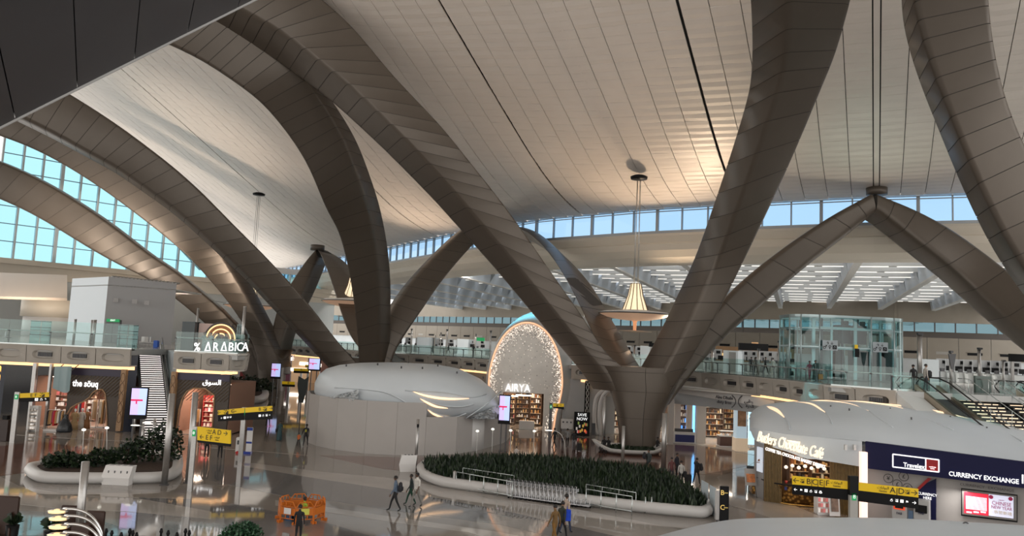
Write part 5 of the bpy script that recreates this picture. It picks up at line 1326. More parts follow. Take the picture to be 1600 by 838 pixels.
for px, py, ch in ((1388, 748, '¥'), (1412, 745, '£'), (1402, 757, '£'), (1418, 763, '€')):
    c = on_front(px, py, -.66); mb = MB(); mb.tube([c+fdir*(.24*math.cos(a))+V(0, 0, .24*math.sin(a)) for a in np.linspace(0, 2*math.pi, 17)], .016, 4); obj('coin_ring', mb, black, te)
    text('coin_mark', ch, .3, black, te, c, fdir, (0, 0, 1), .01)
sc_ = thing('wall_screen', 'wide screen with red rate table and new year greeting in a grey rounded frame', 'screen', on_front(1545, 790, -.7))
def fbox(mb, px0, py0, px1, py1, off, th, mi=0, skew=.12):
    a = on_front(px0, py1, off); b = on_front(px1, py1+(px1-px0)*skew, off); c = on_front(px1, py0+(px1-px0)*skew, off); d = on_front(px0, py0, off)
    mb.slab(a, b, c, d, fnrm*th, mi)
mb = MB(); fbox(mb, 1502, 763, 1590, 806, -.68, .08); obj('frame', mb, black, sc_)
mb = MB(); fbox(mb, 1503.5, 765, 1588.5, 804, -.60, .02); obj('bezel', mb, K('bezel grey', (.2, .19, .18), .4), sc_)
mb = MB(); fbox(mb, 1506.5, 768.5, 1544.5, 802, -.58, .02); obj('red_page', mb, K('red page', (.8, .02, .05), .5, emit=(.85, .02, .06), es=.5), sc_)
mb = MB(); fbox(mb, 1545, 772.5, 1583.5, 806, -.58, .02); obj('greeting_page', mb, K('lilac page', (.7, .72, .9), .5, emit=(.72, .74, .92), es=.5), sc_)
for r in range(11):
    y = 775+r*1.9; mb = MB(); fbox(mb, 1509, y, 1542, y+1.25, -.555, .01); obj('table_row', mb, K('table white', (.8, .8, .9), .5, emit=(.8, .78, .95), es=.45), sc_)
for r in range(3): mb = MB(); fbox(mb, 1510+r*11, 799, 1518.5+r*11, 801.5, -.555, .01); obj('table_row', mb, K('table white'), sc_)
pk = K('greeting red', (.45, .02, .10), .5)
text('lettering', 'HAPPY', .085, pk, sc_, on_front(1565, 782.5, -.55), fdir, (0, 0, 1), .004)
text('lettering', 'CHINESE', .27, pk, sc_, on_front(1565, 788, -.55), fdir, (0, 0, 1), .004, sx=.8)
text('lettering', 'NEW YEAR', .23, pk, sc_, on_front(1565, 794.5, -.55), fdir, (0, 0, 1), .004, sx=.8)
text('lettering', '恭贺新禧', .2, K('gold text', (.7, .55, .3), .5), sc_, on_front(1567, 802.5, -.55), fdir, (0, 0, 1), .004)
for px, py in ((1548.5, 777), (1579, 780)):
    c = on_front(px, py, -.54); mb = MB(); mb.lathe((0, 0, 0), [(.09, 0)], 3)
    mb = MB(); mb.loft([[c+fdir*(.1*math.cos(a))+V(0, 0, .1*math.sin(a)) for a in np.linspace(0, 6.28, 12, endpoint=False)], [c+fnrm*.01+fdir*(.1*math.cos(a))+V(0, 0, .1*math.sin(a)) for a in np.linspace(0, 6.28, 12, endpoint=False)]]); obj('lantern_print', mb, pk, sc_)
text('lettering', 'CURRENCY', .19, K('steel letters', (.12, .11, .11), .4), te, on_front(1519, 759.5, -.66), fdir, (0, 0, 1), .01, sx=1.15)
text('lettering', 'EXCHANGE', .19, K('steel letters'), te, on_front(1564, 765, -.66), fdir, (0, 0, 1), .01, sx=1.15)
for px, lb_, sc in ((1407, 'cash machine with red lit surround beneath the coin symbols', K('atm red', (.7, .06, .02), .4, emit=(.9, .08, .02), es=.5)), (1441, 'grey cash machine with black screen in front of the navy panel', black)):
    at_ = thing('cash_machine', lb_, 'cash machine', on_front(px, 830, -.2)); c = on_front(px, 812, -.1)
    mb = MB(); mb.box((c.x, c.y, .8), (.72, .55, 1.6), math.atan2(fdir.y, fdir.x)); obj('body', mb, K('atm grey', (.40, .40, .40), .4), at_)
    c2 = c+fnrm*.3; mb = MB(); mb.box((c2.x, c2.y, 1.15), (.56, .04, .4), math.atan2(fdir.y, fdir.x)); obj('surround', mb, sc, at_)
    c2 = c+fnrm*.33; mb = MB(); mb.box((c2.x, c2.y, 1.15), (.4, .03, .26), math.atan2(fdir.y, fdir.x)); obj('display', mb, black, at_)
    text('lettering', 'FAB', .17, navyt, at_, c2+V(0, 0, .36), fdir, (0, 0, 1), .01)
mb = MB(); fbox(mb, 1416, 797, 1427, 812, -.3, .03, skew=.15); o = solo('bank_placard', mb, K('placard blue', (.25, .4, .65), .4), 'pale blue bank placard standing between the two cash machines', 'placard')
lamp('currency_lamp', 'AREA', tuple(on_front(1500, 770, .1)+V(0, 0, 0)), 45, (1, .95, .9), 1.2, (math.radians(0), 0, 0))

# ================================================================ NEAR SHELL ROOF at the bottom right
ns = thing('canopy_shell', 'broad off white shell roof surface filling the bottom edge in front of the currency counter', 'roof', (14, 18, 0))
rows_ = [[(1010, 850, 22), (1040, 839, 22.5), (1090, 826, 23), (1140, 816, 23), (1190, 812, 23.5), (1300, 811, 23.5), (1400, 812, 23), (1500, 817, 22.5), (1600, 823, 22), (1720, 832, 21)],
         [(1000, 900, 17), (1030, 885, 17), (1090, 870, 17), (1140, 860, 17), (1190, 856, 17), (1300, 855, 17), (1400, 856, 17), (1500, 860, 17), (1600, 866, 17), (1750, 875, 17)],
         [(990, 980, 13), (1030, 960, 13), (1090, 950, 13), (1140, 945, 13), (1190, 940, 13), (1300, 940, 13), (1400, 945, 13), (1500, 950, 13), (1650, 950, 13), (1800, 960, 13)]]
gr = [[P(*p) for p in r] for r in rows_]; gr.insert(0, [q+V(0, 1.5, -.5) for q in gr[0]]); gr.insert(0, [q+V(0, 1.2, -1.6) for q in gr[0]])
fine = [cr([list(gr[r][i]) for r in range(5)], 4) for i in range(10)]; fr2 = [cr([list(fine[i][j]) for i in range(10)], 3) for j in range(len(fine[0]))]
mb = MB(); nj, ni = len(fr2), len(fr2[0]); vs = [Vector(fr2[j][i]) for j in range(nj) for i in range(ni)]
fs = [(j*ni+i, j*ni+i+1, (j+1)*ni+i+1, (j+1)*ni+i) for j in range(nj-1) for i in range(ni-1)]
mb.add(vs+[v+V(0, 0, -.25) for v in vs], fs+[tuple(k+nj*ni for k in f) for f in fs], 0, True); obj('skin', mb, shell, ns)
for px, py in ((1381, 822), (1509, 820), (1180, 838)):
    q = P(px, py+3, 22.2); mb = MB(); mb.tube([q+V(.09*math.cos(a), 0, .02+.09*math.sin(a)) for a in np.linspace(-.4, 3.54, 10)], .022, 6); obj('hook', mb, dsteel, ns)
mb = MB(); c = P(1300, 880, 17); mb.lathe((c.x, c.y, 0), [(4.2, 0), (4.2, 3.6)], 24); obj('base_wall', mb, white_m, ns)

# ================================================================ DARK SOFFIT in the top left corner
cs = thing('dark_soffit', 'dark grey panelled soffit cutting across the top corner', 'soffit', (-8, 14, 15))
E0, E1 = P(0, 198, 14.0), P(395, 0, 15.8); ed = E1-E0
jd = (G(148, 746)-V(0, 0, H)).normalized()
sm = K('soffit charcoal', (.050, .050, .056), .38, noise=.08, nscale=.7)
def edge_at(px):      # edge point seen at picture x
    lo, hi = -2.0, 2.0
    for _ in range(40):
        m = (lo+hi)/2; q = E0+ed*m
        if prj(q)[0] < px: lo = m
        else: hi = m
    return lo
tk = [edge_at(x) for x in (-75, 24, 121, 210, 293, 371, 446, 518)]
nrm = ed.cross(jd).normalized()
if nrm.z < 0: nrm = -nrm
for t0, t1 in zip(tk[:-1], tk[1:]):
    a, b = E0+ed*(t0+.002), E0+ed*(t1-.002)
    mb = MB(); mb.slab(a, b, b-jd*9, a-jd*9, nrm*.25); obj('panel', mb, sm, cs)
mb = MB(); a, b = E0+ed*tk[0], E0+ed*tk[-1]; mb.slab(a-jd*.02, b-jd*.02, b-jd*9+nrm*.1, a-jd*9+nrm*.1, nrm*.06+nrm*.2); mb2 = MB(); mb2.slab(a+nrm*.12, b+nrm*.12, b-jd*9+nrm*.12, a-jd*9+nrm*.12, nrm*.3); obj('backing', mb2, dark_gap, cs)
mb = MB(); mb.tube([a+jd*.03, b+jd*.03], .035, 6, smooth=False); obj('edge_strip', mb, K('light edge', (.45, .45, .45), .4), cs)
# ================================================================ PLANTERS
curb_m = K('curb white', (.55, .54, .53), .35)
soil = K('soil', (.05, .03, .02), .9, noise=.4, nscale=8)
leaf_m = [K('leaf a', (.010, .024, .008), .5), K('leaf b', (.018, .038, .011), .5), K('leaf c', (.005, .014, .006), .5)]
def curb(label, px, r, h, name='planter'):
    g_ = [G(x, y) for x, y in px]; g_.append(g_[0].copy()); pts = [Vector(p) for p in cr([list(q) for q in g_], 4)][:-1]
    c = sum(pts, V(0, 0, 0))/len(pts); t = thing(name, label, 'planter', c); n = len(pts); R = []
    for i, p in enumerate(pts):
        tt = (pts[(i+1) % n]-pts[i-1]).normalized(); o = V(tt.y, -tt.x, 0)
        if o.dot(p-c) < 0: o = -o
        R.append([p-o*r*1.2+V(0, 0, 0), p-o*.25+V(0, 0, 0), p-o*.05+V(0, 0, h*.25), p+V(0, 0, h*.6), p-o*.12+V(0, 0, h*.93), p-o*r+V(0, 0, h), p-o*r*1.5+V(0, 0, h*.9), p-o*r*1.7+V(0, 0, h*.5)])
    mb = MB(); R.append(R[0]); mb.loft(R, cap=False, smooth=True); obj('curb', mb, curb_m, t)
    inner = [r_[5] for r_ in R[:-1]]
    mb = MB(); mb.add([V(p.x, p.y, h*.72) for p in inner], [tuple(range(len(inner)))]); obj('soil', mb, soil, t)
    return t, inner, c
def inside(x, y, poly):
    r = False; j = len(poly)-1
    for i in range(len(poly)):
        a, b = poly[i], poly[j]
        if (a.y > y) != (b.y > y) and x < (b.x-a.x)*(y-a.y)/(b.y-a.y)+a.x: r = not r
        j = i
    return r
def blades(poly, n, h0, h1, seed, w=.05, z=.45):
    R = random.Random(seed); mb = MB(); xs = [p.x for p in poly]; ys = [p.y for p in poly]; k = 0
    while k < n:
        x, y = R.uniform(min(xs), max(xs)), R.uniform(min(ys), max(ys))
        if not inside(x, y, poly): continue
        h = R.uniform(h0, h1); a = R.uniform(0, 6.28); lx, ly = R.gauss(0, .16)*h, R.gauss(0, .16)*h; c, s = math.cos(a)*w, math.sin(a)*w
        mb.add([(x-c, y-s, z), (x+c, y+s, z), (x+lx*.4+c*1.3, y+ly*.4+s*1.3, z+h*.55), (x+lx*.4-c*1.3, y+ly*.4-s*1.3, z+h*.55), (x+lx, y+ly, z+h)], [(0, 1, 2, 3), (3, 2, 4)], R.randrange(3)); k += 1
    return mb
def leafball(mb, c, rx, ry, rz_, n, R, s=.12):
    for k in range(n):
        u = V(R.gauss(0, 1), R.gauss(0, 1), R.gauss(0, 1)).normalized()*(R.uniform(.55, 1))
        p = c+V(u.x*rx, u.y*ry, u.z*rz_); d = V(R.gauss(0, 1), R.gauss(0, 1), R.gauss(.3, .8)).normalized(); q = d.cross(V(R.gauss(0, 1), R.gauss(0, 1), 1)).normalized()*s*.35
        mb.add([p, p+d*s*.5+q, p+d*s, p+d*s*.5-q], [(0, 1, 2, 3)], R.randrange(3))
pl1, in1, c1_ = curb('large leaf shaped white planter bed beside the luggage trolleys', [(650, 738), (656, 750), (678, 760), (710, 766), (800, 778), (900, 791), (1000, 803), (1060, 809), (1100, 812), (1114, 808), (1112, 798), (1096, 785), (1070, 768), (1050, 756), (1030, 750), (1000, 744), (950, 738), (900, 733), (830, 727), (760, 727), (700, 728), (662, 731)], .42, .62)
fo = obj('foliage', blades(in1, 9500, .3, .72, 5, .045), leaf_m, pl1, kind='stuff')
pl2, in2, c2_ = curb('long white planter bed with dark shrubs in front of the clothing shop', [(36, 744), (46, 752), (70, 757), (150, 758), (235, 757), (268, 753), (284, 744), (285, 726), (280, 716), (262, 716), (200, 724), (120, 730), (60, 735), (40, 739)], .40, .62)
R_ = random.Random(12)
for k, (px, py, s, h, lb_) in enumerate([(78, 744, .9, .8, 'low dark shrub at the narrow tip of the long planter'), (100, 742, 1.1, .9, 'second low shrub from the narrow tip of the long planter'), (122, 743, 1.0, .7, 'spiky dark shrub left of the grey foreground post'), (150, 741, 1.0, 1.0, 'dark shrub directly beyond the short grey post'), (172, 738, 1.1, .9, 'low shrub behind the white recycling box'), (196, 736, 1.2, 1.4, 'medium shrub in the middle of the long planter'),
                                   (214, 734, 1.1, 1.5, 'feathery shrub left of the tall planter bush'), (236, 733, 1.2, 2.0, 'tall bush at the right part of the long planter'), (252, 731, 1.2, 2.5, 'tallest bush of the long planter beside the steel post'), (270, 733, 1.0, 2.1, 'bushy shrub at the rounded end of the long planter')]):
    q = G(px, py); t = thing('shrub', lb_, 'shrub', (q.x, q.y, .45), 'shrubs of the long planter')
    mb = MB(); leafball(mb, V(q.x, q.y, .45+h*.5), s*.55, s*.55, h*.55, 260, R_, .26); obj('foliage', mb, leaf_m, t, kind='stuff')
    mb = MB()
    for j in range(4): mb.tube([(q.x, q.y, .42), (q.x+R_.uniform(-.3, .3), q.y+R_.uniform(-.2, .2), .45+h*.7)], .02, 4)
    obj('stem', mb, K('stem brown', (.08, .05, .03), .8), t)
# reading box on planter edge
bx = thing('recycling_unit', 'white four slot recycling unit built into the planter front', 'bin', G(181, 757)); q = G(181, 758)
mb = MB(); mb.loft([[(q.x-.75, q.y-.1, 0), (q.x+.75, q.y-.1, 0), (q.x+.75, q.y+.4, 0), (q.x-.75, q.y+.4, 0)], [(q.x-.8, q.y-.16, .4), (q.x+.78, q.y-.16, .4), (q.x+.78, q.y+.45, .4), (q.x-.8, q.y+.45, .4)], [(q.x-.7, q.y+.05, 1.05), (q.x+.85, q.y+.05, 1.05), (q.x+.85, q.y+.5, 1.05), (q.x-.7, q.y+.5, 1.05)]]); obj('body', mb, white_m, bx)
for k in range(4):
    mb = MB(); mb.box((q.x-.45+k*.35, q.y-.06, .72), (.06, .04, .13)); obj('symbol', mb, dsteel, bx)
    mb = MB(); mb.box((q.x-.4+k*.35, q.y+.25, 1.05), (.22, .3, .03)); obj('slot', mb, K('slot grey', (.3, .3, .3), .5), bx)
pl3, in3, c3_ = curb('far white planter with dark shrubs below the left hand columns', [(338, 624), (352, 631), (385, 632), (412, 630), (420, 622), (412, 613), (380, 608), (345, 610)], .6, .95)
mb = MB(); 
for px, py in ((360, 618), (380, 614), (398, 618)):
    q = G(px, py); leafball(mb, V(q.x, q.y, 1.3), 3.2, 2.5, 1.2, 500, R_, .5)
obj('foliage', mb, leaf_m, pl3, kind='stuff')
# bench planter round the central trunk
bn = thing('boat_planter', 'white boat shaped planter bench wrapped round the foot of the bronze trunk', 'planter', G(970, 712)); cxb = 11.0
q0 = G(972, 713); R = []
for k in range(36):
    a = 2*math.pi*k/36; x, y = math.cos(a), math.sin(a); lift = .75*max(0, abs(x)-.62)**1.5*3
    rx, ry = 3.1*(1+.02), 2.6
    R.append([V(q0.x+1.0+x*rx*.8, q0.y+2.6+y*ry*.8, 0), V(q0.x+1.0+x*rx*(1+lift*.10), q0.y+2.6+y*ry, .45+lift), V(q0.x+1.0+x*rx*.93*(1+lift*.10), q0.y+2.6+y*ry*.93, .5+lift), V(q0.x+1.0+x*rx*.72, q0.y+2.6+y*ry*.72, .35)])
mb = MB(); R.append(R[0]); mb.loft(R, cap=False, smooth=True); obj('shell', mb, curb_m, bn)
poly = [V(q0.x+1+2.3*math.cos(a), q0.y+2.6+1.9*math.sin(a), 0) for a in np.linspace(0, 2*math.pi, 20, endpoint=False)]
obj('foliage', blades(poly, 900, .1, .3, 8, .05, .3), leaf_m, bn, kind='stuff')
# foreground bush in pot
q = G(376, 905); q = P(378, 838, 30); t = thing('potted_bush', 'round leafy green bush in a dark pot at the bottom edge', 'bush', (q.x, q.y, 0))
mb = MB(); leafball(mb, V(q.x, q.y, 1.05), .85, .8, .62, 2600, random.Random(2), .13)
leafball(mb, V(q.x+.2, q.y, 1.35), .4, .4, .35, 500, random.Random(3), .12); obj('foliage', mb, [K('bush a', (.02, .075, .03), .5), K('bush b', (.035, .11, .05), .5), K('bush c', (.01, .045, .02), .5)], t, kind='stuff')
mb = MB(); mb.lathe((q.x, q.y, 0), [(.35, 0), (.45, .55), (.48, .6), (.4, .6)], 16); obj('pot', mb, dsteel, t)
mb = MB(); mb.cyl((q.x, q.y, .5), .04, .6, 6); obj('trunk', mb, K('stem brown'), t)

# ================================================================ POSTS
for px, yt, yb, w, lb_ in [(256.5, 615, 758, .35, 'tall grey steel post at the rounded end of the long planter'), (293.5, 613, 755, .34, 'tall grey steel post directly behind the two line yellow gate sign'), (649, 655, 733, .20, 'steel post with small camera beside the white planter tip'),
                        (942, 620, 704, .30, 'dark steel post left of the bronze trunk foot'), (972.5, 666, 733, .24, 'pale steel post in front of the boat planter'), (1036.5, 646, 736, .38, 'thick steel post right of the bronze trunk foot'),
                        (209, 640, 678, .2, 'short steel post behind the advert totem by the stairs'), (239, 655, 690, .22, 'steel post at the foot of the lit staircase'), (219, 655, 716, .16, 'slim steel post under the advert totem')]:
    b = G(px, yb); t = P(px, yt, b.y); p_ = thing('steel_post', lb_, 'post', b)
    mb = MB(); mb.cyl((b.x, b.y, 0), w/2, t.z, 16); obj('shaft', mb, steel, p_)
    mb = MB(); mb.cyl((b.x, b.y, 0), w/2*1.5, .04, 16); obj('base', mb, dsteel, p_)
    if px == 649: mb = MB(); mb.box((b.x+.02, b.y-.12, t.z-.45), (.14, .14, .22)); obj('camera', mb, black, p_)
q = P(140, 722, 31); p_ = thing('steel_post', 'thick grey steel post standing in front of the long planter, cut by the bottom edge', 'post', (q.x-.35, q.y, 0))
mb = MB(); mb.cyl((q.x-.15, q.y, 0), .15, q.z, 18); obj('shaft', mb, steel, p_)
mb = MB(); mb.cyl((q.x-.15, q.y, 0), .22, .04, 18); obj('base', mb, dsteel, p_)

# ================================================================ CURVED GARDEN LAMPS
def garden_lamp(bx_, by, tx_, ty, label, bend=.0, head=.16, hm=None, rr_=.025):
    b = G(bx_, by); Y = b.y; tp = P(tx_, ty, Y); t = thing('garden_lamp', label, 'lamp', b)
    pts = []
    for k in range(10):
        f = k/9; x = b.x+(tp.x-b.x)*(f**(3 if bend else 1.2)); z = tp.z*(math.sin(f*math.pi/2) if bend else f)
        pts.append(V(x, Y, z))
    mb = MB(); mb.tube(pts, rr_, 6); obj('stem', mb, K('lamp silver', (.6, .6, .58), .3, .5), t)
    mb = MB(); h = K('lamp head glow', (1, 1, .9), .4, emit=(1, .97, .85), es=1.3)
    if bend: mb.lathe((0, 0, 0), [(.02, -.02), (head, 0), (head*.8, .05), (.02, .07)], 14, sx=1, sy=.5); mb.v = [(v[0]+tp.x-(head*.7 if tp.x < b.x else -head*.7), v[1]+Y, v[2]+tp.z-.03) for v in mb.v]
    else: mb.lathe((tp.x, Y, tp.z), [(.02, -.08), (head*.7, -.05), (head*.8, 0), (head*.6, .06), (.02, .09)], 12)
    obj('head', mb, h, t)
    return t
for a in [(744, 722, 746, 674, 'thin white stemmed lamp next to the advert totem along the big planter'), (768, 722, 770, 671, 'second thin lamp along the back of the big planter'), (797, 722, 798, 673, 'third thin lamp along the back of the big planter'), (833, 724, 835, 674, 'fourth thin lamp along the back of the big planter'),
          (127, 733, 131, 672, 'thin lamp at the narrow end of the long shrub planter'), (166, 731, 167, 669, 'thin lamp over the middle of the long shrub planter'),
          (365, 610, 366, 589, 'small lamp on the far planter by the red shop'), (380, 612, 378, 590, 'second small lamp on the far planter')]:
    garden_lamp(*a)
garden_lamp(229, 728, 217, 665, 'arching lamp with flat oval head in front of the lit staircase', 1, .32)
garden_lamp(258, 724, 235, 661, 'taller arching lamp beside the tallest planter bush', 1, .32)
garden_lamp(883, 730, 862, 673, 'arching lamp bending over the walking group', 1, .3)
# big arching lamps at bottom left
hg = K('warm lamp underside', (1, .8, .5), .4, emit=(1, .62, .26), es=.85)
for k, (hx_, hy, ex, ey, lb_) in enumerate([(92, 797, 158, 832, 'topmost of the four arching lamps with glowing oval heads'), (94, 808, 158, 838, 'second of the four arching lamps with glowing oval heads'), (94, 821, 156, 846, 'third of the four arching lamps with glowing oval heads'), (92, 834, 152, 856, 'lowest of the four arching lamps with glowing oval heads')]):
    Y = 19-k*.35; a, b = P(hx_, hy, Y), P(ex, ey, Y); t = thing('arching_lamp', lb_, 'lamp', (b.x+.15, Y, 0), 'arching lamps')
    c0, c1_b, c2_b = a+V(.1, 0, .02), P(ex-12, hy-5, Y), b
    pts = [c0*(1-u)**2+c1_b*2*u*(1-u)+c2_b*u*u for u in np.linspace(0, 1, 12)]+[V(b.x+.12, Y, b.z-.6), V(b.x+.15, Y, 0)]
    mb = MB(); mb.tube(pts, .035, 8); obj('stem', mb, chrome, t)
    mb = MB(); mb.lathe((a.x-.02, Y, a.z-.06), [(.02, 0), (.22, .01), (.24, .03), (.15, .07), (.02, .08)], 18, sx=1.0, sy=.6, rz=.1); h_ = obj('head', mb, steel, t)
    mb = MB(); mb.lathe((a.x-.02, Y-.03, a.z-.075), [(.02, 0), (.2, .015), (.2, .06), (.02, .1)], 18, sx=1.0, sy=.75); obj('glowing_underside', mb, hg, t)
# brown lounge furniture at the bottom left corner
brn = K('dark brown leather', (.04, .018, .012), .4)
for px, Y, w, lb_, zt in ((2, 31, .9, 'dark brown high backed chair at the bottom left corner', 2.0), (102, 31, .7, 'dark brown lounge chair under the arching lamps', 1.75), (143, 30.5, .7, 'dark brown lounge chair right of the arching lamps', 1.7), (121, 30, .7, 'low dark brown lounge chair between the arching lamps', 1.35)):
    x = ray(px, 820).x*Y; t = thing('lounge_chair', lb_, 'chair', (x, Y, 0))
    mb = MB(); mb.box((x, Y+.25, zt/2+.25), (w, .12, zt-.5), bev=.05); obj('backrest', mb, brn, t)
    mb = MB(); mb.box((x, Y, .45), (w+.1, .6, .16), bev=.04); obj('seat', mb, brn, t)
    for s in (-1, 1):
        mb = MB(); mb.box((x+s*(w/2+.04), Y, .7), (.07, .6, .4), bev=.02); obj('armrest', mb, brn, t)
        for yy in (-.25, .25): mb = MB(); mb.cyl((x+s*w*.45, Y+yy, 0), .025, .4, 6); obj('leg', mb, dsteel, t)
for px, Y, lb_ in ((20, 31, 'spiky dark potted plant beside the corner chair'), (80, 30.5, 'spiky dark potted plant left of the arching lamps')):
    x = ray(px, 820).x*Y; t = thing('potted_plant', lb_, 'plant', (x, Y, 0)); R = random.Random(int(px)); z0 = .95
    mb = MB()
    for k in range(60):
        a = R.uniform(0, 6.28); r = R.uniform(.2, .42); h = R.uniform(.15, .5); w = .03
        mb.add([(x-w*math.sin(a), Y+w*math.cos(a), z0), (x+w*math.sin(a), Y-w*math.cos(a), z0), (x+r*math.cos(a)*.6, Y+r*math.sin(a)*.6, z0+h), (x+r*math.cos(a), Y+r*math.sin(a), z0+h*.8)], [(0, 1, 2), (0, 2, 3)], k % 3)
    obj('foliage', mb, leaf_m, t, kind='stuff')
    mb = MB(); mb.lathe((x, Y, 0), [(.16, 0), (.24, .95), (.2, .95)], 12); obj('pot', mb, black, t)
for k, px in enumerate((166, 175, 190, 203, 208, 214, 252, 263, 277, 290, 296)):
    Y = 24.5; x = ray(px, 830).x*Y; zt = P(px, 826+(k % 3)*3, Y).z; mb = MB(); mb.lathe((x, Y, 0), [(.03, 0), (.035, zt-.15), (.06, zt-.1), (.03, zt)], 8)
    solo('railing_finial', mb, black, 'small black post top along the bottom edge, '+('left of the grey post reflections' if k < 6 else 'towards the leafy bush'), 'post', 'black post tops along the bottom edge')

# ================================================================ ADVERT TOTEMS
lil = K('lilac screen', (.6, .5, .8), .3, emit=(.52, .44, .80), es=.95); lil2 = K('blue lilac screen', (.5, .6, .9), .3, emit=(.42, .52, .85), es=.95); redp = K('crimson print', (.7, .02, .1), .4, emit=(.62, .02, .10), es=.8)
def totem(px, yt, yb, w, label, base, yaw=0, two=False):
    b = G(px, base); Y = b.y; b.x = P(px, (yt+yb)/2, Y).x; zt, zb_ = P(px, yt, Y).z, P(px, yb, Y).z; t = thing('advert_totem', label, 'screen', b)
    c, s = math.cos(yaw), math.sin(yaw); fx, fy = V(c, s, 0), V(s, -c, 0)
    def pl(mb, x0, x1, z0, z1, d0, d1): 
        a = [b+fx*x+fy*d+V(0, 0, z) for z in (z0, z1) for x, d in ((x0, d0), (x1, d0), (x1, d1), (x0, d1))]; mb.hexa(a)
    mb = MB(); pl(mb, -w/2, w/2, zb_, zt, -.1, .1); obj('housing', mb, black, t)
    m = .07*w; zs0, zs1 = zb_+(zt-zb_)*.13, zt-(zt-zb_)*.04
    mb = MB(); pl(mb, -w/2+m, 0, zs0, zs1, .1, .115); obj('display', mb, lil, t)
    mb = MB(); pl(mb, 0, w/2-m, zs0, zs1, .1, .115); obj('display', mb, lil2, t)
    mb = MB(); zc = zs0+(zs1-zs0)*.52; pl(mb, -w/2+m, w*.22, zc, zc+(zt-zb_)*.055, .115, .125); pl(mb, -w*.16, -w*.08, zc-(zt-zb_)*.09, zc, .115, .125); obj('print', mb, redp, t)
    for s_ in (-1, 1):
        mb = MB(); pl(mb, s_*w*.22-.05, s_*w*.22+.05, 0, zb_, -.05, .05); obj('leg', mb, dsteel, t)
    mb = MB(); pl(mb, -w*.3, w*.3, 0, .04, -.3, .3); obj('base', mb, dsteel, t)
totem(217, 605, 655, 1.15, 'tilted looking black advert totem with lilac picture in front of the lit stairs', 716, .25)
totem(788.5, 617, 663, 1.0, 'black advert totem with lilac picture beside the domed kiosk and arched shop', 706, -.15)
totem(431.5, 567.5, 592, 1.45, 'small far advert totem beside the left bronze column', 622)
totem(491.5, 560, 580, 1.5, 'small far advert totem near the passage shops, partly behind the dome', 640)

# ================================================================ WAYFINDING SIGNS
def sign_panel(px0, y0t, y0m, y0b, px1, y1t, y1m, y1b, Y0, Y1, label, lines, base=None, post_px=None, posty=None, cat='sign', postm=None, zfoot=0, blk=True):
    pY = Y0+(Y1-Y0)*((post_px or px0)-px0)/(px1-px0) if post_px else Y0
    a0, a1 = P(px0, y0t, Y0), P(px1, y1t, Y1); am0, am1 = P(px0, y0m, Y0), P(px1, y1m, Y1); ab0, ab1 = P(px0, y0b, Y0), P(px1, y1b, Y1)
    t = thing('wayfinding_sign', label, cat, (P(post_px or px0, y0b, pY).x, pY, zfoot)); n = V((a1-a0).y, -(a1-a0).x, 0).normalized()*.14
    if n.y > 0: n = -n
    mb = MB(); mb.slab(am0, am1, a1, a0, n*.8); obj('yellow_panel', mb, yellow, t)
    if blk: mb = MB(); mb.slab(ab0, ab1, am1, am0, n*.8); obj('black_panel', mb, black, t)
    mb = MB(); mb.slab(ab0-n*.3, ab1-n*.3, a1-n*.3, a0-n*.3, n*.25); obj('backing', mb, dsteel, t)
    d = (a1-a0).normalized(); L = (a1-a0).length; hy = (a0-am0).length; hb = (am0-ab0).length
    for s, f, size, row, m in lines:
        if row == 0: p = a0.lerp(a1, f)*.5+am0.lerp(am1, f)*.5
        elif row == 1: p = am0.lerp(am1, f)*.5+ab0.lerp(ab1, f)*.5
        else: p = a0.lerp(a1, f)*(1-row)+am0.lerp(am1, f)*row
        text('lettering', s, size, m, t, p+n*.95, d, (0, 0, 1), .004, sx=1)
    if post_px:
        q = P(post_px, posty[0], pY); mb = MB(); mb.box((q.x, q.y+.05, (q.z+zfoot)/2), (posty[1], .16, q.z-zfoot)); obj('post', mb, postm or steel, t)
        mb = MB(); mb.box((q.x, q.y-.06, q.z-.35), (posty[1]*.7, .02, .35)); obj('green_sign', mb, K('exit green'), t)
        text('lettering', '0', .22, wht_txt, t, (q.x, q.y-.09, q.z-.35), (1, 0, 0), (0, 0, 1), .003)
    return t
blk_t = K('black letters', (.01, .01, .01), .5)
AR_ = '\uFE95\uFE8E\uFE91\uFE8D\uFEEE\uFE92\uFEDF\uFE8D'
sign_panel(1237.7, 743.5, 756.6, 772, 1327, 752.4, 764.5, 781.6, 37, 36.2, 'left half of the long yellow and black gate sign reading B C E F', [('←', .07, .36, 0, blk_t), ('✈', .18, .2, 0, blk_t), ('B', .29, .36, 0, blk_t), ('C', .40, .36, 0, blk_t), ('E', .51, .36, 0, blk_t), ('F', .62, .36, 0, blk_t), ('|', .345, .34, 0, blk_t), ('|', .455, .34, 0, blk_t), ('|', .565, .34, 0, blk_t), (AR_, .78, .16, .3, blk_t), ('Gates', .78, .14, .72, blk_t),
           ('←', .06, .2, 1.0, wht_txt)]+[(c, .16+.085*i, .13, 1, wht_txt) for i, c in enumerate('⚑♿☕✈♨')], None, None)
sign_panel(1340, 754, 766, 783, 1434.4, 764, 777.3, 795, 36, 35.2, 'right half of the long yellow and black gate sign reading A D', [(AR_, .42, .16, .3, blk_t), ('Gates', .42, .14, .72, blk_t), ('A', .58, .36, 0, blk_t), ('D', .72, .36, 0, blk_t), ('|', .65, .34, 0, blk_t), ('✈', .82, .2, 0, blk_t), ('→', .93, .36, 0, blk_t), ('→', .93, .22, 1, wht_txt)]+[(c, .56+.085*i, .13, 1, wht_txt) for i, c in enumerate('☕✈♿⚑')])
q = P(1333, 767, 36); sp_ = thing('sign_post', 'grey post with green emergency sign carrying the long gate sign', 'post', (q.x, q.y, 0))
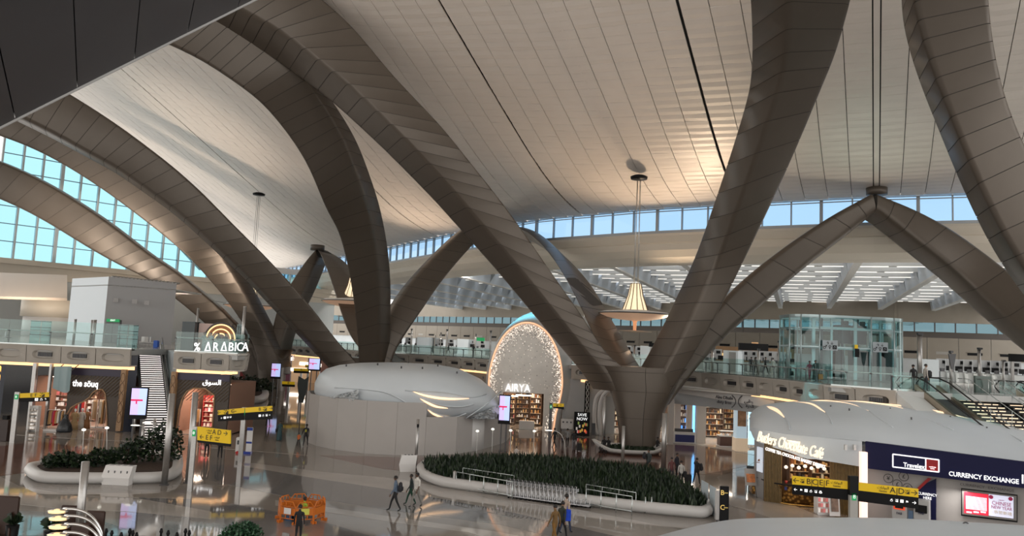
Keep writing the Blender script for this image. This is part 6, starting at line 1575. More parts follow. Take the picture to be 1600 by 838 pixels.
mb = MB(); mb.box((q.x, q.y, q.z/2), (.36, .2, q.z)); obj('shaft', mb, K('post grey', (.40, .39, .37), .5), sp_)
mb = MB(); mb.box((q.x, q.y, P(1333, 759, 36).z), (.40, .24, .85)); obj('head', mb, black, sp_)
mb = MB(); mb.box((q.x, q.y-.11, P(1333, 776, 36).z), (.20, .02, .32)); obj('green_sign', mb, K('exit green'), sp_)
text('lettering', '⍓', .16, wht_txt, sp_, (q.x, q.y-.13, P(1333, 776, 36).z), (1, 0, 0), (0, 0, 1), .003)
sign_panel(310.7, 666.8, 687.7, 691.5, 361, 672.7, 693.6, 698, 43.5, 42.6, 'two line yellow gate sign reading A D and E F beside the tall post', [('A D →', .72, .38, .26, blk_t), ('← E F', .27, .38, .73, blk_t), (AR_, .38, .12, .18, blk_t), ('Gates', .38, .11, .36, blk_t), (AR_, .62, .12, .64, blk_t), ('Gates', .62, .11, .82, blk_t)], None, 304.5, (667, .25), zfoot=0)
sign_panel(340, 641.5, 648.5, 658.5, 381, 637.5, 645, 656.5, 53, 54, 'near half of the yellow and black sign reading C beyond the tall posts', [('← ✈ C', .28, .34, 0, blk_t), ('Gates', .60, .14, 0, blk_t), ('← ♿ ⬓ ⬓', .3, .15, 1, wht_txt)], None, 381.5, (637, .3))
sign_panel(382.5, 637.4, 645, 656.5, 425, 634.5, 642, 655, 54, 55, 'far half of the yellow and black sign with letter B and arrow', [('B ✈ →', .75, .30, 0, blk_t), ('♿ ☕ ✈ →', .7, .15, 1, wht_txt)])
sign_panel(31, 615, 622, 628.5, 77, 613, 620.5, 627, 58, 59, 'slim yellow and black gate sign reading E F at the left picture edge', [('E F ✈ ↑', .72, .36, 0, blk_t), ('♿ ☕ ↑', .7, .2, 1, wht_txt)], None, 27, (613, .35), zfoot=0)
sign_panel(864, 630.5, 635.5, 637.5, 881, 631, 636, 640, 74, 74, 'small yellow and black sign on a dark post by the arched shop', [('✈ →', .5, .25, 0, blk_t)], None, 861, (630, .28), postm=dsteel)
sign_panel(459, 575.5, 579.5, 583, 483, 576.5, 580.5, 584, 112, 112, 'far yellow and black sign next to the passage shops', [('A', .5, .4, 0, blk_t)], None, 471, (576, .3))
sign_panel(441, 596, 600.5, 604, 461, 597, 601.5, 605, 100, 100, 'far yellow and black sign under the small left totem', [('B', .5, .4, 0, blk_t)], None, 451, (597, .3))
sign_panel(477, 570, 572.5, 574, 487, 570.5, 573, 574.5, 125, 125, 'tiny far yellow sign near the second small totem', [('C', .5, .3, 0, blk_t)], None, 482, (571, .3))
# gate pylon B / C and white boards
q = G(1131, 817); py_ = thing('gate_pylon', 'black upright pylon reading B and C at the planter tip', 'sign', q); zt = P(1131, 760, q.y).z
mb = MB(); mb.box((q.x, q.y, zt/2), (.46, .16, zt)); obj('slab', mb, black, py_)
mb = MB(); mb.box((q.x, q.y, .04), (.7, .5, .08)); obj('base', mb, dsteel, py_)
for s, py in (('B', 770), ('C', 793)):
    gl_ = K('gold letters', (.7, .5, .15), .4, emit=(.8, .55, .15), es=.6)
    text('lettering', s, .36, gl_, py_, (P(1128, py, q.y).x, q.y-.1, P(1128, py, q.y).z), (1, 0, 0), (0, 0, 1), .004)
    text('lettering', 'Gates', .09, gl_, py_, (P(1133.5, py, q.y).x, q.y-.1, P(1133, py, q.y).z), (1, 0, 0), (0, 0, 1), .004)
for k, (xa_, xb_2, yt, yb) in enumerate([(1095, 1106, 755, 797), (1108, 1118, 761, 806)]):
    a, b = G(xa_, yb-4), G(xb_2, yb+3); zt = 1.55
    mb = MB(); mb.slab(a, b, b+V(0, 0, zt), a+V(0, 0, zt), (.02, .06, 0)); solo('white_board', mb, K('board white blue', (.55, .63, .68), .4), ['white freestanding board behind the planter tip, farther from the pylon', 'white freestanding board behind the planter tip, beside the pylon'][k], 'board')
q = G(1122, 812); mb = MB(); mb.box((q.x, q.y, .75), (.3, .3, 1.5)); solo('white_cabinet', mb, white_m, 'narrow white cabinet between the boards and the black pylon', 'cabinet')
# info board on the far sign post
q = G(388, 709); ib = thing('info_board', 'white and blue information board on a red blue base under the C sign', 'sign', q); zt = P(388, 668, q.y).z
mb = MB(); mb.box((q.x, q.y, zt/2), (.42, .08, zt)); obj('board', mb, white_m, ib)
mb = MB(); mb.box((q.x, q.y-.05, zt-.12), (.42, .02, .22)); mb.box((q.x, q.y-.05, zt*.42), (.42, .02, .14)); obj('blue_band', mb, K('band blue', (.02, .05, .3), .4), ib)
mb = MB(); mb.box((q.x-.25, q.y, .07), (.9, .5, .14)); obj('base', mb, K('base blue', (.02, .05, .35), .4), ib)
mb = MB(); mb.box((q.x-.75, q.y-.05, .07), (.2, .5, .14)); obj('red_end', mb, K('base red', (.5, .02, .02), .4), ib)
q = G(371, 708); mb = MB(); mb.box((q.x, q.y+.3, .55), (.45, .4, 1.1), bev=.04); mb.box((q.x, q.y+.09, .75), (.2, .02, .3), mi=1); solo('white_bin', mb, [white_m, dsteel], 'white bin with dark symbols left of the information board', 'bin')
# black feather flag
q = G(468, 660); ff = thing('feather_flag', 'dark teardrop advertising flag on a pole left of the white hoarding', 'flag', q)
zt = P(468, 588, q.y).z; mb = MB(); mb.tube([(q.x, q.y, 0), (q.x, q.y, zt*.5)], .06, 6); obj('pole', mb, dsteel, ff)
pts = [(-.15, .42), (.2, .42), (.55, .75), (.62, 1.0), (.2, .93), (-.45, 1.0), (-.5, .8)]
mb = MB(); mb.loft([[(q.x+x, q.y, zt*z) for x, z in pts], [(q.x+x, q.y+.06, zt*z) for x, z in pts]]); obj('cloth', mb, K('flag charcoal', (.03, .04, .04), .5), ff)
# dark kiosk on the left edge, white box by post
q = G(2, 690); mb = MB(); mb.box((q.x-.1, q.y+.4, .8), (.9, .8, 1.6), bev=.03); mb.box((q.x, q.y+.3, 1.75), (.35, .4, .3), mi=1); solo('dark_kiosk', mb, [K('kiosk dark wood', (.035, .02, .018), .4), black], 'dark wooden kiosk cut by the left picture edge', 'kiosk')
q = G(636, 738); wbx = thing('recycling_unit', 'white slanted recycling unit beside the camera post and planter tip', 'bin', q)
mb = MB(); mb.loft([[(q.x-.45, q.y-.1, 0), (q.x+.55, q.y+.2, 0), (q.x+.45, q.y+.7, 0), (q.x-.55, q.y+.4, 0)], [(q.x-.55, q.y-.15, .5), (q.x+.55, q.y+.2, .5), (q.x+.45, q.y+.75, .5), (q.x-.6, q.y+.4, .5)], [(q.x-.4, q.y, 1.1), (q.x+.6, q.y+.3, 1.1), (q.x+.5, q.y+.7, 1.1), (q.x-.5, q.y+.4, 1.1)]]); obj('body', mb, white_m, wbx)
for k in range(4): mb = MB(); mb.box((q.x-.2+k*.22, q.y+.25+k*.06, 1.11), (.12, .25, .03), .28); obj('slot', mb, dsteel, wbx)

# ================================================================ TROLLEYS AND RAILINGS
tr_m = K('trolley steel', (.62, .63, .65), .35, .4)
def make_trolley(loc, rz, label, group):
    t = thing('luggage_trolley', label, 'trolley', (0, 0, 0), group)
    mb = MB()
    for s in (-.28, .28):
        mb.tube([(s, -.45, .14), (s, .40, .14), (s*.95, .45, .25), (s*.95, .52, 1.02)], .028, 5)
        mb.tube([(s, -.45, .14), (s, -.48, .42)], .022, 5); mb.tube([(s*.95, .30, .14), (s*.95, .50, .72)], .022, 5)
    for z, y in ((.14, -.45), (.14, -.1), (.14, .3), (.42, -.48), (.6, .47)): mb.tube([(-.28, y, z), (.28, y, z)], .012, 5)
    obj('frame', mb, tr_m, t)
    mb = MB(); mb.tube([(-.31, .54, 1.03), (.31, .54, 1.03)], .028, 6); obj('handle', mb, dsteel, t)
    mb = MB(); mb.box((0, .44, .78), (.5, .16, .02)); mb.box((0, .36, .86), (.5, .015, .16)); mb.box((0, .51, .86), (.5, .015, .16)); obj('basket', mb, tr_m, t)
    mb = MB(); mb.box((0, -.02, .17), (.46, .8, .02)); obj('deck', mb, tr_m, t)
    for x, y in ((-.25, .35), (.25, .35), (0, -.42)):
        mb = MB(); mb.tube([(x-.02, y, .06), (x+.02, y, .06)], .06, 10); obj('wheel', mb, black, t)
    t.location = loc; t.rotation_euler = (0, 0, rz); return t
ta_, tb2 = G(806, 779), G(911, 793); dd = (tb2-ta_); rz = math.atan2(dd.y, dd.x)+math.pi/2
NTR = 17; tr0 = None
for k in range(NTR):
    q = ta_+dd*(k/(NTR-1)); lb_ = {0: 'trolley at the end of the nested row beside the long railing', NTR-1: 'last trolley of the nested row next to the short railing'}.get(k, 'luggage trolley nested in the middle of the row along the planter')
    if tr0 is None: tr0 = make_trolley(q, rz, lb_, 'nested luggage trolleys')
    else: dup(tr0, q, rz, lb_)
def railing(label, a, b, n, h=.95, off=0):
    a, b = G(*a), G(*b); t = thing('railing', label, 'railing', a)
    for k in range(n):
        q = a.lerp(b, k/(n-1)); mb = MB(); mb.cyl((q.x, q.y, 0), .028, h, 8); obj('post', mb, rail_m, t)
    for z in (h, h*.22): mb = MB(); mb.tube([a+V(0, 0, z), b+V(0, 0, z)], .028, 6); obj('rail', mb, rail_m, t)
railing('front steel railing left of the trolleys', (712, 764), (800, 781), 5, 1.0)
railing('back steel railing left of the trolleys, close to the planter', (722, 757), (802, 770), 5, 1.0)
railing('front steel railing right of the trolleys', (915, 793), (987, 806), 4, 1.0)
railing('back steel railing right of the trolleys, close to the planter', (915, 785), (993, 799), 4, 1.0)
for px, lb_ in ((1008, 'lone short bollard nearer the railing'), (1017.5, 'lone short bollard farther from the railing')):
    q = G(px, 803); mb = MB(); mb.cyl((q.x, q.y, 0), .035, P(px, 777, q.y).z, 8); solo('bollard', mb, rail_m, lb_, 'bollard')
q = G(709, 763); mb = MB(); mb.box((q.x, q.y, .5), (.14, .5, 1.0), bev=.02); solo('railing_end_post', mb, steel, 'broad steel end plate at the start of the long railing', 'post')

# ================================================================ ORANGE BARRIERS
og = K('barrier orange', (.55, .14, .01), .45)
qc = G(469, 813)
def make_barrier(loc, rz, label):
    t = thing('barrier', label, 'barrier', (0, 0, 0), 'orange barriers of the ring')
    mb = MB(); w = .40
    for p in ([(-w, 0, .12), (-w, 0, .78), (-w*.6, 0, 1.0), (w*.6, 0, 1.0), (w, 0, .78), (w, 0, .12)],): mb.tube(p, .03, 5, smooth=False)
    for z in (.78, .22): mb.tube([(-w, 0, z), (w, 0, z)], .026, 5)
    for x in (-.13, .13): mb.tube([(x, 0, .78), (x, 0, 1.0)], .024, 5); mb.tube([(x, 0, .2), (x, 0, .4)], .024, 5)
    for x in (-w, w): mb.box((x, 0, .06), (.07, .3, .12))
    obj('frame', mb, og, t); mb = MB(); mb.box((0, 0, .56), (w*2, .03, .34)); obj('board', mb, og, t)
    t.location = loc; t.rotation_euler = (0, 0, rz); return t
bl_ = ['orange barrier of the ring facing the camera with a white notice', 'orange barrier of the ring facing the camera with a yellow notice', 'orange barrier on the right flank of the ring', 'orange barrier at the far right of the ring', 'orange barrier at the far back of the ring, right of its middle', 'orange barrier at the far back of the ring, left of its middle', 'orange barrier at the far left of the ring', 'orange barrier on the left flank of the ring']
b0_ = None
for k in range(8):
    a = -math.pi/2-.39+2*math.pi*k/8; q = qc+V(1.03*math.cos(a), 1.03*math.sin(a)+.15, 0)
    if b0_ is None: b0_ = make_barrier(q, a+math.pi/2, bl_[k])
    else: dup(b0_, q, a+math.pi/2, bl_[k])
    if k < 2:
        n_ = MB(); nn = V(math.cos(a), math.sin(a), 0); c = q+nn*.05+V(0, 0, .58); x = V(-nn.y, nn.x, 0)
        n_.slab(c-x*.2-V(0, 0, .14), c+x*.2-V(0, 0, .14), c+x*.2+V(0, 0, .14), c-x*.2+V(0, 0, .14), nn*.01)
        solo('notice', n_, white_m if k == 0 else K('notice yellow', (.6, .6, .1), .5), ['white notice fixed on the front orange barrier', 'yellow notice fixed on the front orange barrier'][k], 'notice')
for k in range(4):
    q = qc+V(-.5+.3*k, -.2+.15*k, 0); mb = MB(); mb.box((q.x, q.y, .15), (.3, .2, .3), k*.7); solo('tool_case', mb, [K('tool blue', (.05, .12, .25), .4), black, white_m, dsteel][k], ['blue', 'black', 'white', 'grey'][k]+' tool case on the floor inside the orange barriers', 'case')

# ================================================================ PENDANT CHANDELIERS
sh_e = K('lit shade', (1, .85, .6), .5, emit=(1, .80, .52), es=.8); dsc = K('disc under', (.7, .5, .38), .45, emit=(1, .6, .38), es=.22)
def chandelier(px, Y, yc, y1, y2, yd, R0, label, cable_top):
    t = thing('chandelier', label, 'chandelier', (P(px, yd, Y).x, Y, P(px, yd, Y).z-1.5)); x = P(px, (y1+yd)/2, Y).x
    zt, z1, z2, zd = cable_top, P(px, y1, Y).z, P(px, y2, Y).z, P(px, yd, Y).z
    k = R0/3.9
    mb = MB(); mb.lathe((x, Y, zt), [(.05, -.35), (.9*k, -.3), (.95*k, -.05), (.6*k, .1)], 24); obj('canopy', mb, black, t)
    mb = MB()
    for a in range(4): mb.tube([(x+.22*k*math.cos(a*1.57+.4), Y+.22*k*math.sin(a*1.57+.4), zt-.3), (x+.3*k*math.cos(a*1.57+.4), Y+.3*k*math.sin(a*1.57+.4), z1)], .03, 5)
    obj('cable', mb, steel, t)
    mb = MB(); mb.lathe((x, Y, 0), [(.55*k, z1), (.8*k, (z1+z2)/2+.2), (1.4*k, z2)], 24, cap=True); obj('shade', mb, sh_e, t)
    for a in range(12):
        an = a*math.pi/6; mb = MB(); mb.tube([(x+.57*k*math.cos(an), Y+.57*k*math.sin(an), z1+.05), (x+.83*k*math.cos(an), Y+.83*k*math.sin(an), (z1+z2)/2+.2), (x+1.45*k*math.cos(an), Y+1.45*k*math.sin(an), z2)], .045, 5); obj('rib', mb, K('rib bronze', (.18, .12, .08), .4, .5), t)
    mb = MB(); mb.lathe((x, Y, zd), [(.3, -.75*k), (R0*.45, -.62*k), (R0*.78, -.38*k), (R0*.97, -.06*k), (R0, 0)], 40, cap=True); obj('bowl', mb, dsc, t)
    mb = MB(); mb.lathe((x, Y, zd), [(R0, -.03), (R0*1.01, .06), (R0*.9, .2*k), (R0*.35, .42*k)], 40); obj('disc', mb, white_m, t)
    mb = MB(); mb.tube([(x+R0*math.cos(a), Y+R0*math.sin(a), zd) for a in np.linspace(0, 2*math.pi, 41)], .07, 5); obj('rim', mb, dsteel, t)
    mb = MB(); mb.lathe((x, Y, zd), [(.16, -1.75*k), (.2, -.9*k), (.34, -.6*k)], 12); obj('stem', mb, K('warm stem', (.8, .4, .2), .5, emit=(1, .42, .2), es=.5), t)
    mb = MB(); mb.lathe((x, Y, zd-1.85*k), [(.1, .1), (1.9*k, .0), (1.9*k, -.05), (.1, -.12)], 28, sy=.5); obj('lower_wing', mb, K('champagne wing', (.5, .42, .34), .35), t)
    for s in (-1, 1): mb = MB(); mb.tube([(x+s*R0*.8, Y, zd+.2), (x+s*(R0+2.0), Y, zd+.55)], .03, 5); obj('stay', mb, dsteel, t)
chandelier(993, 80, 0, 444, 487, 491, 3.75, 'large chandelier with glowing conical shade and wide disc hanging in front of the skylights', 27.3)
lamp('chandelier_lamp', 'POINT', (P(993, 470, 80).x, 80, P(993, 495, 80).z-3.2), 20, (1, .66, .4), .3)
chandelier(553, 112, 0, 430, 468, 472, 4.5, 'chandelier partly hidden behind the steep bronze arm of the second column', 27.6)
chandelier(392, 128, 0, 445, 474, 478, 4.2, 'far chandelier showing between the crossing bronze arms at left', 32.5)
q = P(315, 492, 64)
# ================================================================ GLASS LIFT TOWER
LYc = 69.0; lc = P(1333, 600, LYc); lw = 91*LYc/1200
lt_ = thing('lift_tower', 'large glass lift tower with rounded ends on the check-in mezzanine', 'lift', (lc.x, LYc, MZ))
ztop = P(1333, 494, LYc).z
frm = K('lift frame', (.42, .52, .54), .35, .5)
def stad(a, k=1.0):
    x = math.cos(a); y = math.sin(a); ex = .55
    return V(lc.x+lw*k*math.copysign(abs(x)**ex, x), LYc+2.8+2.8*k*math.copysign(abs(y)**ex, y), 0)
N = 26; ang = [2*math.pi*k/N for k in range(N)]
for k in range(N):
    a, b = stad(ang[k]), stad(ang[(k+1) % N])
    for z0, z1 in ((MZ+.1, MZ+2.9), (MZ+3.0, ztop-.2)):
        mb = MB(); mb.add([a+V(0, 0, z0), b+V(0, 0, z0), b+V(0, 0, z1), a+V(0, 0, z1)], [(0, 1, 2, 3)]); obj('pane', mb, bluegl, lt_)
    if k % 2 == 0: mb = MB(); mb.cyl((a.x, a.y, MZ), .07, ztop-MZ, 8); obj('mullion', mb, frm, lt_)
for z, w in ((ztop-.15, .3), (MZ+2.95, .16), (MZ+4.6, .12)):
    mb = MB(); R = []
    for k in range(N): a = stad(ang[k]); b = stad(ang[k], .97); R.append([a+V(0, 0, z-w/2), a+V(0, 0, z+w/2), b+V(0, 0, z+w/2), b+V(0, 0, z-w/2)])
    R.append(R[0]); mb.loft(R, cap=False); obj('ring_beam', mb, frm, lt_)
mb = MB(); mb.add([stad(a)+V(0, 0, ztop) for a in ang], [tuple(range(N))]); obj('roof_glass', mb, bluegl, lt_)
def lx(px, Y=LYc+2): return P(px, 560, Y).x
for px in (1268, 1281, 1296, 1313, 1333, 1337, 1356, 1372, 1392, 1404):
    mb = MB(); mb.box((lx(px), LYc+1.6, (MZ+ztop)/2), (.28 if px in (1268, 1333, 1404) else .16, .2, ztop-MZ-.2)); obj('shaft_frame', mb, frm if px % 2 == 0 or px == 1333 else dsteel, lt_)
for z in (MZ+2.9, MZ+4.7):
    mb = MB(); mb.box((lx(1336), LYc+1.6, z), (lx(1404)-lx(1268), .22, .25)); obj('shaft_beam', mb, frm, lt_)
for px, w in ((1296, 1.5), (1310, 1.0), (1350, 1.3), (1372, 1.6), (1390, 1.0)):
    mb = MB(); mb.box((lx(px), LYc+3.2, MZ+1.4), (w, 1.4, 2.7)); obj('lift_door' if px in (1296, 1372) else 'lift_gear', mb, K('lift grey', (.32, .34, .34), .4, .4) if px in (1296,) else dsteel, lt_)
for px, z in ((1321, ztop-1.2), (1347, ztop-1.2), (1322, MZ+3.8), (1346, MZ+3.8)):
    mb = MB(); mb.box((lx(px), LYc+2.8, z), (1.2, 1.0, .9)); mb.box((lx(px)+.3, LYc+2.6, z+.6), (.3, .5, .5)); mb.cyl((lx(px)-.4, LYc+2.6, z-1.2), .08, 1.5, 6); obj('lift_gear', mb, dsteel, lt_)
for px, py, s in ((1296.5, 540, 'one of two grey plates with lift and toilet symbols, on the side of the bronze apex'), (1375, 543, 'x')):
    z = P(px, py, LYc).z; mb = MB(); mb.box((lx(px, LYc-.2), LYc-.25, z), (1.35, .08, .9)); pl_ = obj('symbol_plate', mb, K('plate grey', (.40, .46, .50), .4), lt_)
    text('lettering', '↑ ↓\n♂♀♿', .34, black, lt_, (lx(px, LYc-.3), LYc-.32, z), (1, 0, 0), (0, 0, 1), .004)
mb = MB(); z = P(1337.5, 542, LYc).z; mb.box((lx(1337.5, LYc-.2), LYc-.25, z), (.28, .08, .34)); obj('yellow_plate', mb, yellow, lt_)
mb = MB(); mb.box((lx(1339, LYc-.2), LYc-.22, z-.55), (.36, .12, .75)); obj('black_plate', mb, black, lt_)

# ================================================================ ESCALATORS AND LIT STAIRS at the right
eo = G(1404, 611, MZ); ex_ = V(.975, .10, 0).normalized(); ed_ = V(.30, -.955, 0).normalized()
def EP(a, b, z): q = eo+ex_*a+ed_*b; return V(q.x, q.y, z)
RUN = 12.2
def ez(b): return MZ*(1-b/RUN)
def ramp(mb, a0, a1, b0, b1, lo, hi, mi=0):
    mb.hexa([EP(a0, b0, ez(b0)+lo), EP(a1, b0, ez(b0)+lo), EP(a1, b1, ez(b1)+lo), EP(a0, b1, ez(b1)+lo), EP(a0, b0, ez(b0)+hi), EP(a1, b0, ez(b0)+hi), EP(a1, b1, ez(b1)+hi), EP(a0, b1, ez(b1)+hi)], mi)
rub = K('rubber black', (.01, .01, .01), .4)
def escalator(a0, w, label):
    t = thing('escalator', label, 'escalator', EP(a0+w/2, RUN, 0))
    mb = MB(); ramp(mb, a0+.2, a0+w-.2, 0, RUN, -.5, -.02); obj('step_band', mb, K('step black', (.015, .013, .014), .5), t)
    for s in (a0, a0+w-.2):
        mb = MB(); ramp(mb, s, s+.2, -.3, RUN, -.6, .28); obj('skirt', mb, K('escalator steel', (.34, .29, .23), .3, .8), t)
        mb = MB(); ramp(mb, s+.08, s+.12, 0, RUN, .28, .85); mb.hexa([EP(s+.08, -1.6, MZ), EP(s+.12, -1.6, MZ), EP(s+.12, 0, MZ), EP(s+.08, 0, MZ), EP(s+.08, -1.6, MZ+.85), EP(s+.12, -1.6, MZ+.85), EP(s+.12, 0, MZ+.85), EP(s+.08, 0, MZ+.85)]); obj('glass_side', mb, rail_gl, t)
        pts = [EP(s+.1, -1.6, MZ+.1), EP(s+.1, -2.0, MZ+.5), EP(s+.1, -1.6, MZ+.92), EP(s+.1, -.2, MZ+.92), EP(s+.1, .6, MZ+.65), EP(s+.1, RUN, .9)]
        mb = MB(); mb.tube(pts, .05, 8); obj('handrail', mb, rub, t)
    mb = MB(); mb.hexa([EP(a0, -2.2, MZ-.35), EP(a0+w, -2.2, MZ-.35), EP(a0+w, .2, MZ-.35), EP(a0, .2, MZ-.35), EP(a0, -2.2, MZ+.04), EP(a0+w, -2.2, MZ+.04), EP(a0+w, .2, MZ+.04), EP(a0, .2, MZ+.04)]); obj('landing', mb, steel, t)
def litstairs(a0, w, label):
    t = thing('lit_stairs', label, 'stairs', EP(a0+w/2, RUN, 0)); n = 38
    le = K('stair light', (1, .8, .6), .4, emit=(1, .74, .48), es=.9)
    for i in range(n):
        b0, b1 = RUN*i/n, RUN*(i+1)/n; z = MZ*(1-i/n)
        mb = MB(); mb.hexa([EP(a0, b0, z-.34), EP(a0+w, b0, z-.34), EP(a0+w, b1, z-.34), EP(a0, b1, z-.34), EP(a0, b0, z-.16), EP(a0+w, b0, z-.16), EP(a0+w, b1, z-.16), EP(a0, b1, z-.16)]); s_ = obj('step', mb, K('step black'), t)
        R = random.Random(i); x = a0+.1
        mb = MB()
        while x < a0+w-.3:
            l = R.uniform(.35, .9); x1_ = min(x+l, a0+w-.1); q0, q1 = EP(x, b1+.01, z-.25), EP(x1_, b1+.01, z-.25); mb.slab(q0, q1, q1+V(0, 0, .055), q0+V(0, 0, .055), -ed_*.01*-1); x = x1_+.12
        obj('step_light', mb, le, s_)
    for a in (a0-.06, a0+w/2, a0+w+.06):
        mb = MB(); mb.tube([EP(a, -.8, MZ+.95), EP(a, 0, MZ+.95), EP(a, RUN, .95)], .03, 6)
        for k in range(5): b = RUN*k/4; mb.tube([EP(a, b, ez(b)-.1), EP(a, b, ez(b)+.95)], .02, 5)
        obj('handrail', mb, rail_m, t)
mb = MB(); mb.hexa([EP(-.2, 0, 0), EP(1.3, 0, 0), EP(1.3, RUN-2, 0), EP(-.2, RUN-2, 0), EP(-.2, 0, MZ-.1), EP(1.3, 0, MZ-.1), EP(1.3, RUN-2, .8), EP(-.2, RUN-2, .8)]); struct('wall_right', mb, K('pale side wall', (.55, .56, .55), .5))
escalator(1.35, 1.7, 'escalator with black steps nearest the lift tower, going down')
litstairs(3.5, 2.7, 'wide stairs with broken lines of cream light between the two escalators')
litstairs(6.7, 1.4, 'narrow stairs with short cream light dashes beyond the middle balustrade')
escalator(8.5, 1.7, 'escalator nearest the right picture edge, cut by it')
escalator(10.6, 1.7, 'second escalator at the right picture edge, behind the first')
balustrade('glass barrier on the landing at the heads of the escalators', [EP(-.3, -.1, 0), EP(1.2, -.3, 0)], MZ, 1.2, 1.5, .95)
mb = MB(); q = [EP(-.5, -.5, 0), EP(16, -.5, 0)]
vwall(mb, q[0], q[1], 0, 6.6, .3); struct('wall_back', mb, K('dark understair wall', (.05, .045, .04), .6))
mb = MB(); vwall(mb, EP(14.5, 10, 0), EP(15, -6, 0), 0, 6.9, .3); vwall(mb, rp_(1300, 62), EP(-.4, -.2, 0), 0, 5.6, .3); struct('wall_right', mb, wl)
for k, (a, b) in enumerate(((7.0, -2.6), (11.3, -2.8))):
    q = EP(a-3.2+k*.4, b, MZ); mb = MB(); mb.prism([(q.x-.55, q.y-.1), (q.x+.55, q.y-.1), (q.x+.55, q.y+.1), (q.x-.55, q.y+.1)], MZ, MZ+1.15); solo('smoked_glass_panel', mb, K('smoked glass', (.07, .10, .09), .12), ['smoked glass panel at the head of the wide lit stairs', 'smoked glass panel at the head of the narrow lit stairs'][k], 'panel')

# ================================================================ CHECK-IN HALL FITTINGS
def on_mezz(px, Y): r_ = ray(px, 560); return V(r_.x*Y, Y, MZ)
booth_w = K('booth pale', (.60, .66, .70), .45)
for k, (xa_, xb_3, yt, Y, lb_) in enumerate([(650, 668, 527, 138, 'pale white booth above the left part of the domed kiosk roof'), (713, 731, 530, 134, 'pale white booth above the right part of the domed kiosk roof'), (1000, 1029, 541, 100, 'large pale booth framed between the arms of the central column'),
                               (1130, 1153, 548, 88, 'pale booth with grey door right of the central column'), (1440, 1467, 562, 82, 'bright white wall panel behind the two people near the escalators')]):
    a, b = on_mezz(xa_, Y), on_mezz(xb_3, Y); zt = P((xa_+xb_3)/2, yt, Y).z; t = thing('service_booth', lb_, 'booth', (a+b)/2)
    mb = MB(); mb.prism([(a.x, Y), (b.x, Y), (b.x+1.6, Y+3), (a.x+1.6, Y+3)], MZ, zt); obj('body', mb, booth_w, t)
    if k in (3,): mb = MB(); mb.box(((a.x+b.x)/2+.2, Y-.04, MZ+1.1), (.75, .08, 2.2)); obj('door', mb, K('door grey2', (.25, .25, .24), .5), t)
    if k < 2: mb = MB(); mb.box((b.x+1.0, Y+1.4, MZ+1.6), (.1, 1.6, 3.0)); obj('side_panel', mb, K('booth cream', (.5, .46, .42), .5), t)
dskm = K('desk white', (.50, .52, .52), .4)
names = ['dome', 'arch']
R_ = random.Random(77); dproto = None; dn = 0
ordn = ['first', 'second', 'third', 'fourth', 'fifth', 'sixth', 'seventh', 'eighth', 'ninth', 'tenth', 'eleventh', 'twelfth']
for zone_n, (x0, x1, n, Y0_, Y1_) in (('above the dome roof, counting from the steep bronze arm', (612, 758, 9, 146, 132)), ('between the arms of the central column, from its left', (955, 1040, 5, 104, 100)), ('right of the central column, counting away from it', (1082, 1128, 4, 96, 92)), ('near the escalators, counting from the white wall panel', (1472, 1600, 9, 84, 78)), ('left of the lift tower, counting towards it', (1160, 1238, 6, 93, 88))):
    for k in range(n):
        f = (k+.5)/n; px = x0+(x1-x0)*f; q = on_mezz(px, Y0_+(Y1_-Y0_)*f); lb_ = ordn[k]+' check-in desk '+zone_n
        if dproto is None:
            dproto = thing('check_in_desk', lb_, 'desk', (0, 0, 0), 'check-in desks')
            mb = MB(); mb.box((0, 0, .55), (1.7, .7, 1.1), bev=.04); obj('body', mb, dskm, dproto)
            mb = MB(); mb.box((0, -.1, 1.12), (1.8, .5, .05)); obj('top', mb, K('desk top grey', (.25, .26, .26), .4), dproto)
            mb = MB(); mb.box((.35, .05, 1.5), (.75, .08, .5)); mb.box((.35, .05, 1.2), (.08, .08, .2)); obj('monitor', mb, black, dproto)
            mb = MB(); mb.box((-.5, 0, 1.3), (.35, .3, .35)); obj('printer', mb, dsteel, dproto)
            mb = MB(); mb.box((0, .8, 1.9), (1.3, .1, 1.2)); obj('back_board', mb, K('board grey', (.35, .36, .37), .5), dproto)
            mb = MB(); mb.box((.2, .74, 2.15), (.5, .04, .35)); obj('counter_screen', mb, black, dproto)
            dproto.location = q
        else: dup(dproto, q, 0, lb_)
for px, yt, Y, w, lb_ in [(641, 515, 128, .28, 'tall light post above the left of the dome roof'), (696.5, 516, 125, .28, 'tall light post above the middle of the dome roof'), (765, 518, 118, .30, 'tall light post left of the arched shop hull'), (687, 521, 135, .2, 'short slim post above the middle of the dome roof'), (742, 523, 130, .2, 'short slim post between the booth and the arched shop'),
                        (991, 541, 86, .22, 'slim post framed between the arms of the central column'), (1185, 547, 82, .24, 'slim post under the black hanging board'), (1217, 535, 78, .26, 'post right of the black hanging board'), (1231, 516, 74, .34, 'tall post just left of the lift tower'),
                        (1437, 523, 66, .40, 'tall thick post between the lift tower and the escalators'), (1485, 551, 62, .18, 'slim post with sign over the wide lit stairs'), (1530, 546, 64, .26, 'grey post over the narrow lit stairs'), (1567, 565, 70, .2, 'slim post near the right picture edge'), (1113, 546, 84, .3, 'pale post beside the booth right of the central column'), (1077, 560, 76, .2, 'short post seen just right of the central column')]:
    q = on_mezz(px, Y); zt = P(px, yt, Y).z; t = thing('steel_post', lb_, 'post', q)
    mb = MB(); mb.cyl((q.x, Y, MZ), w/2, zt-MZ, 12); obj('shaft', mb, steel, t)
    mb = MB(); mb.box((q.x, Y-.1, zt+.05), (w*1.2, .3, .16)); obj('head', mb, dsteel, t)
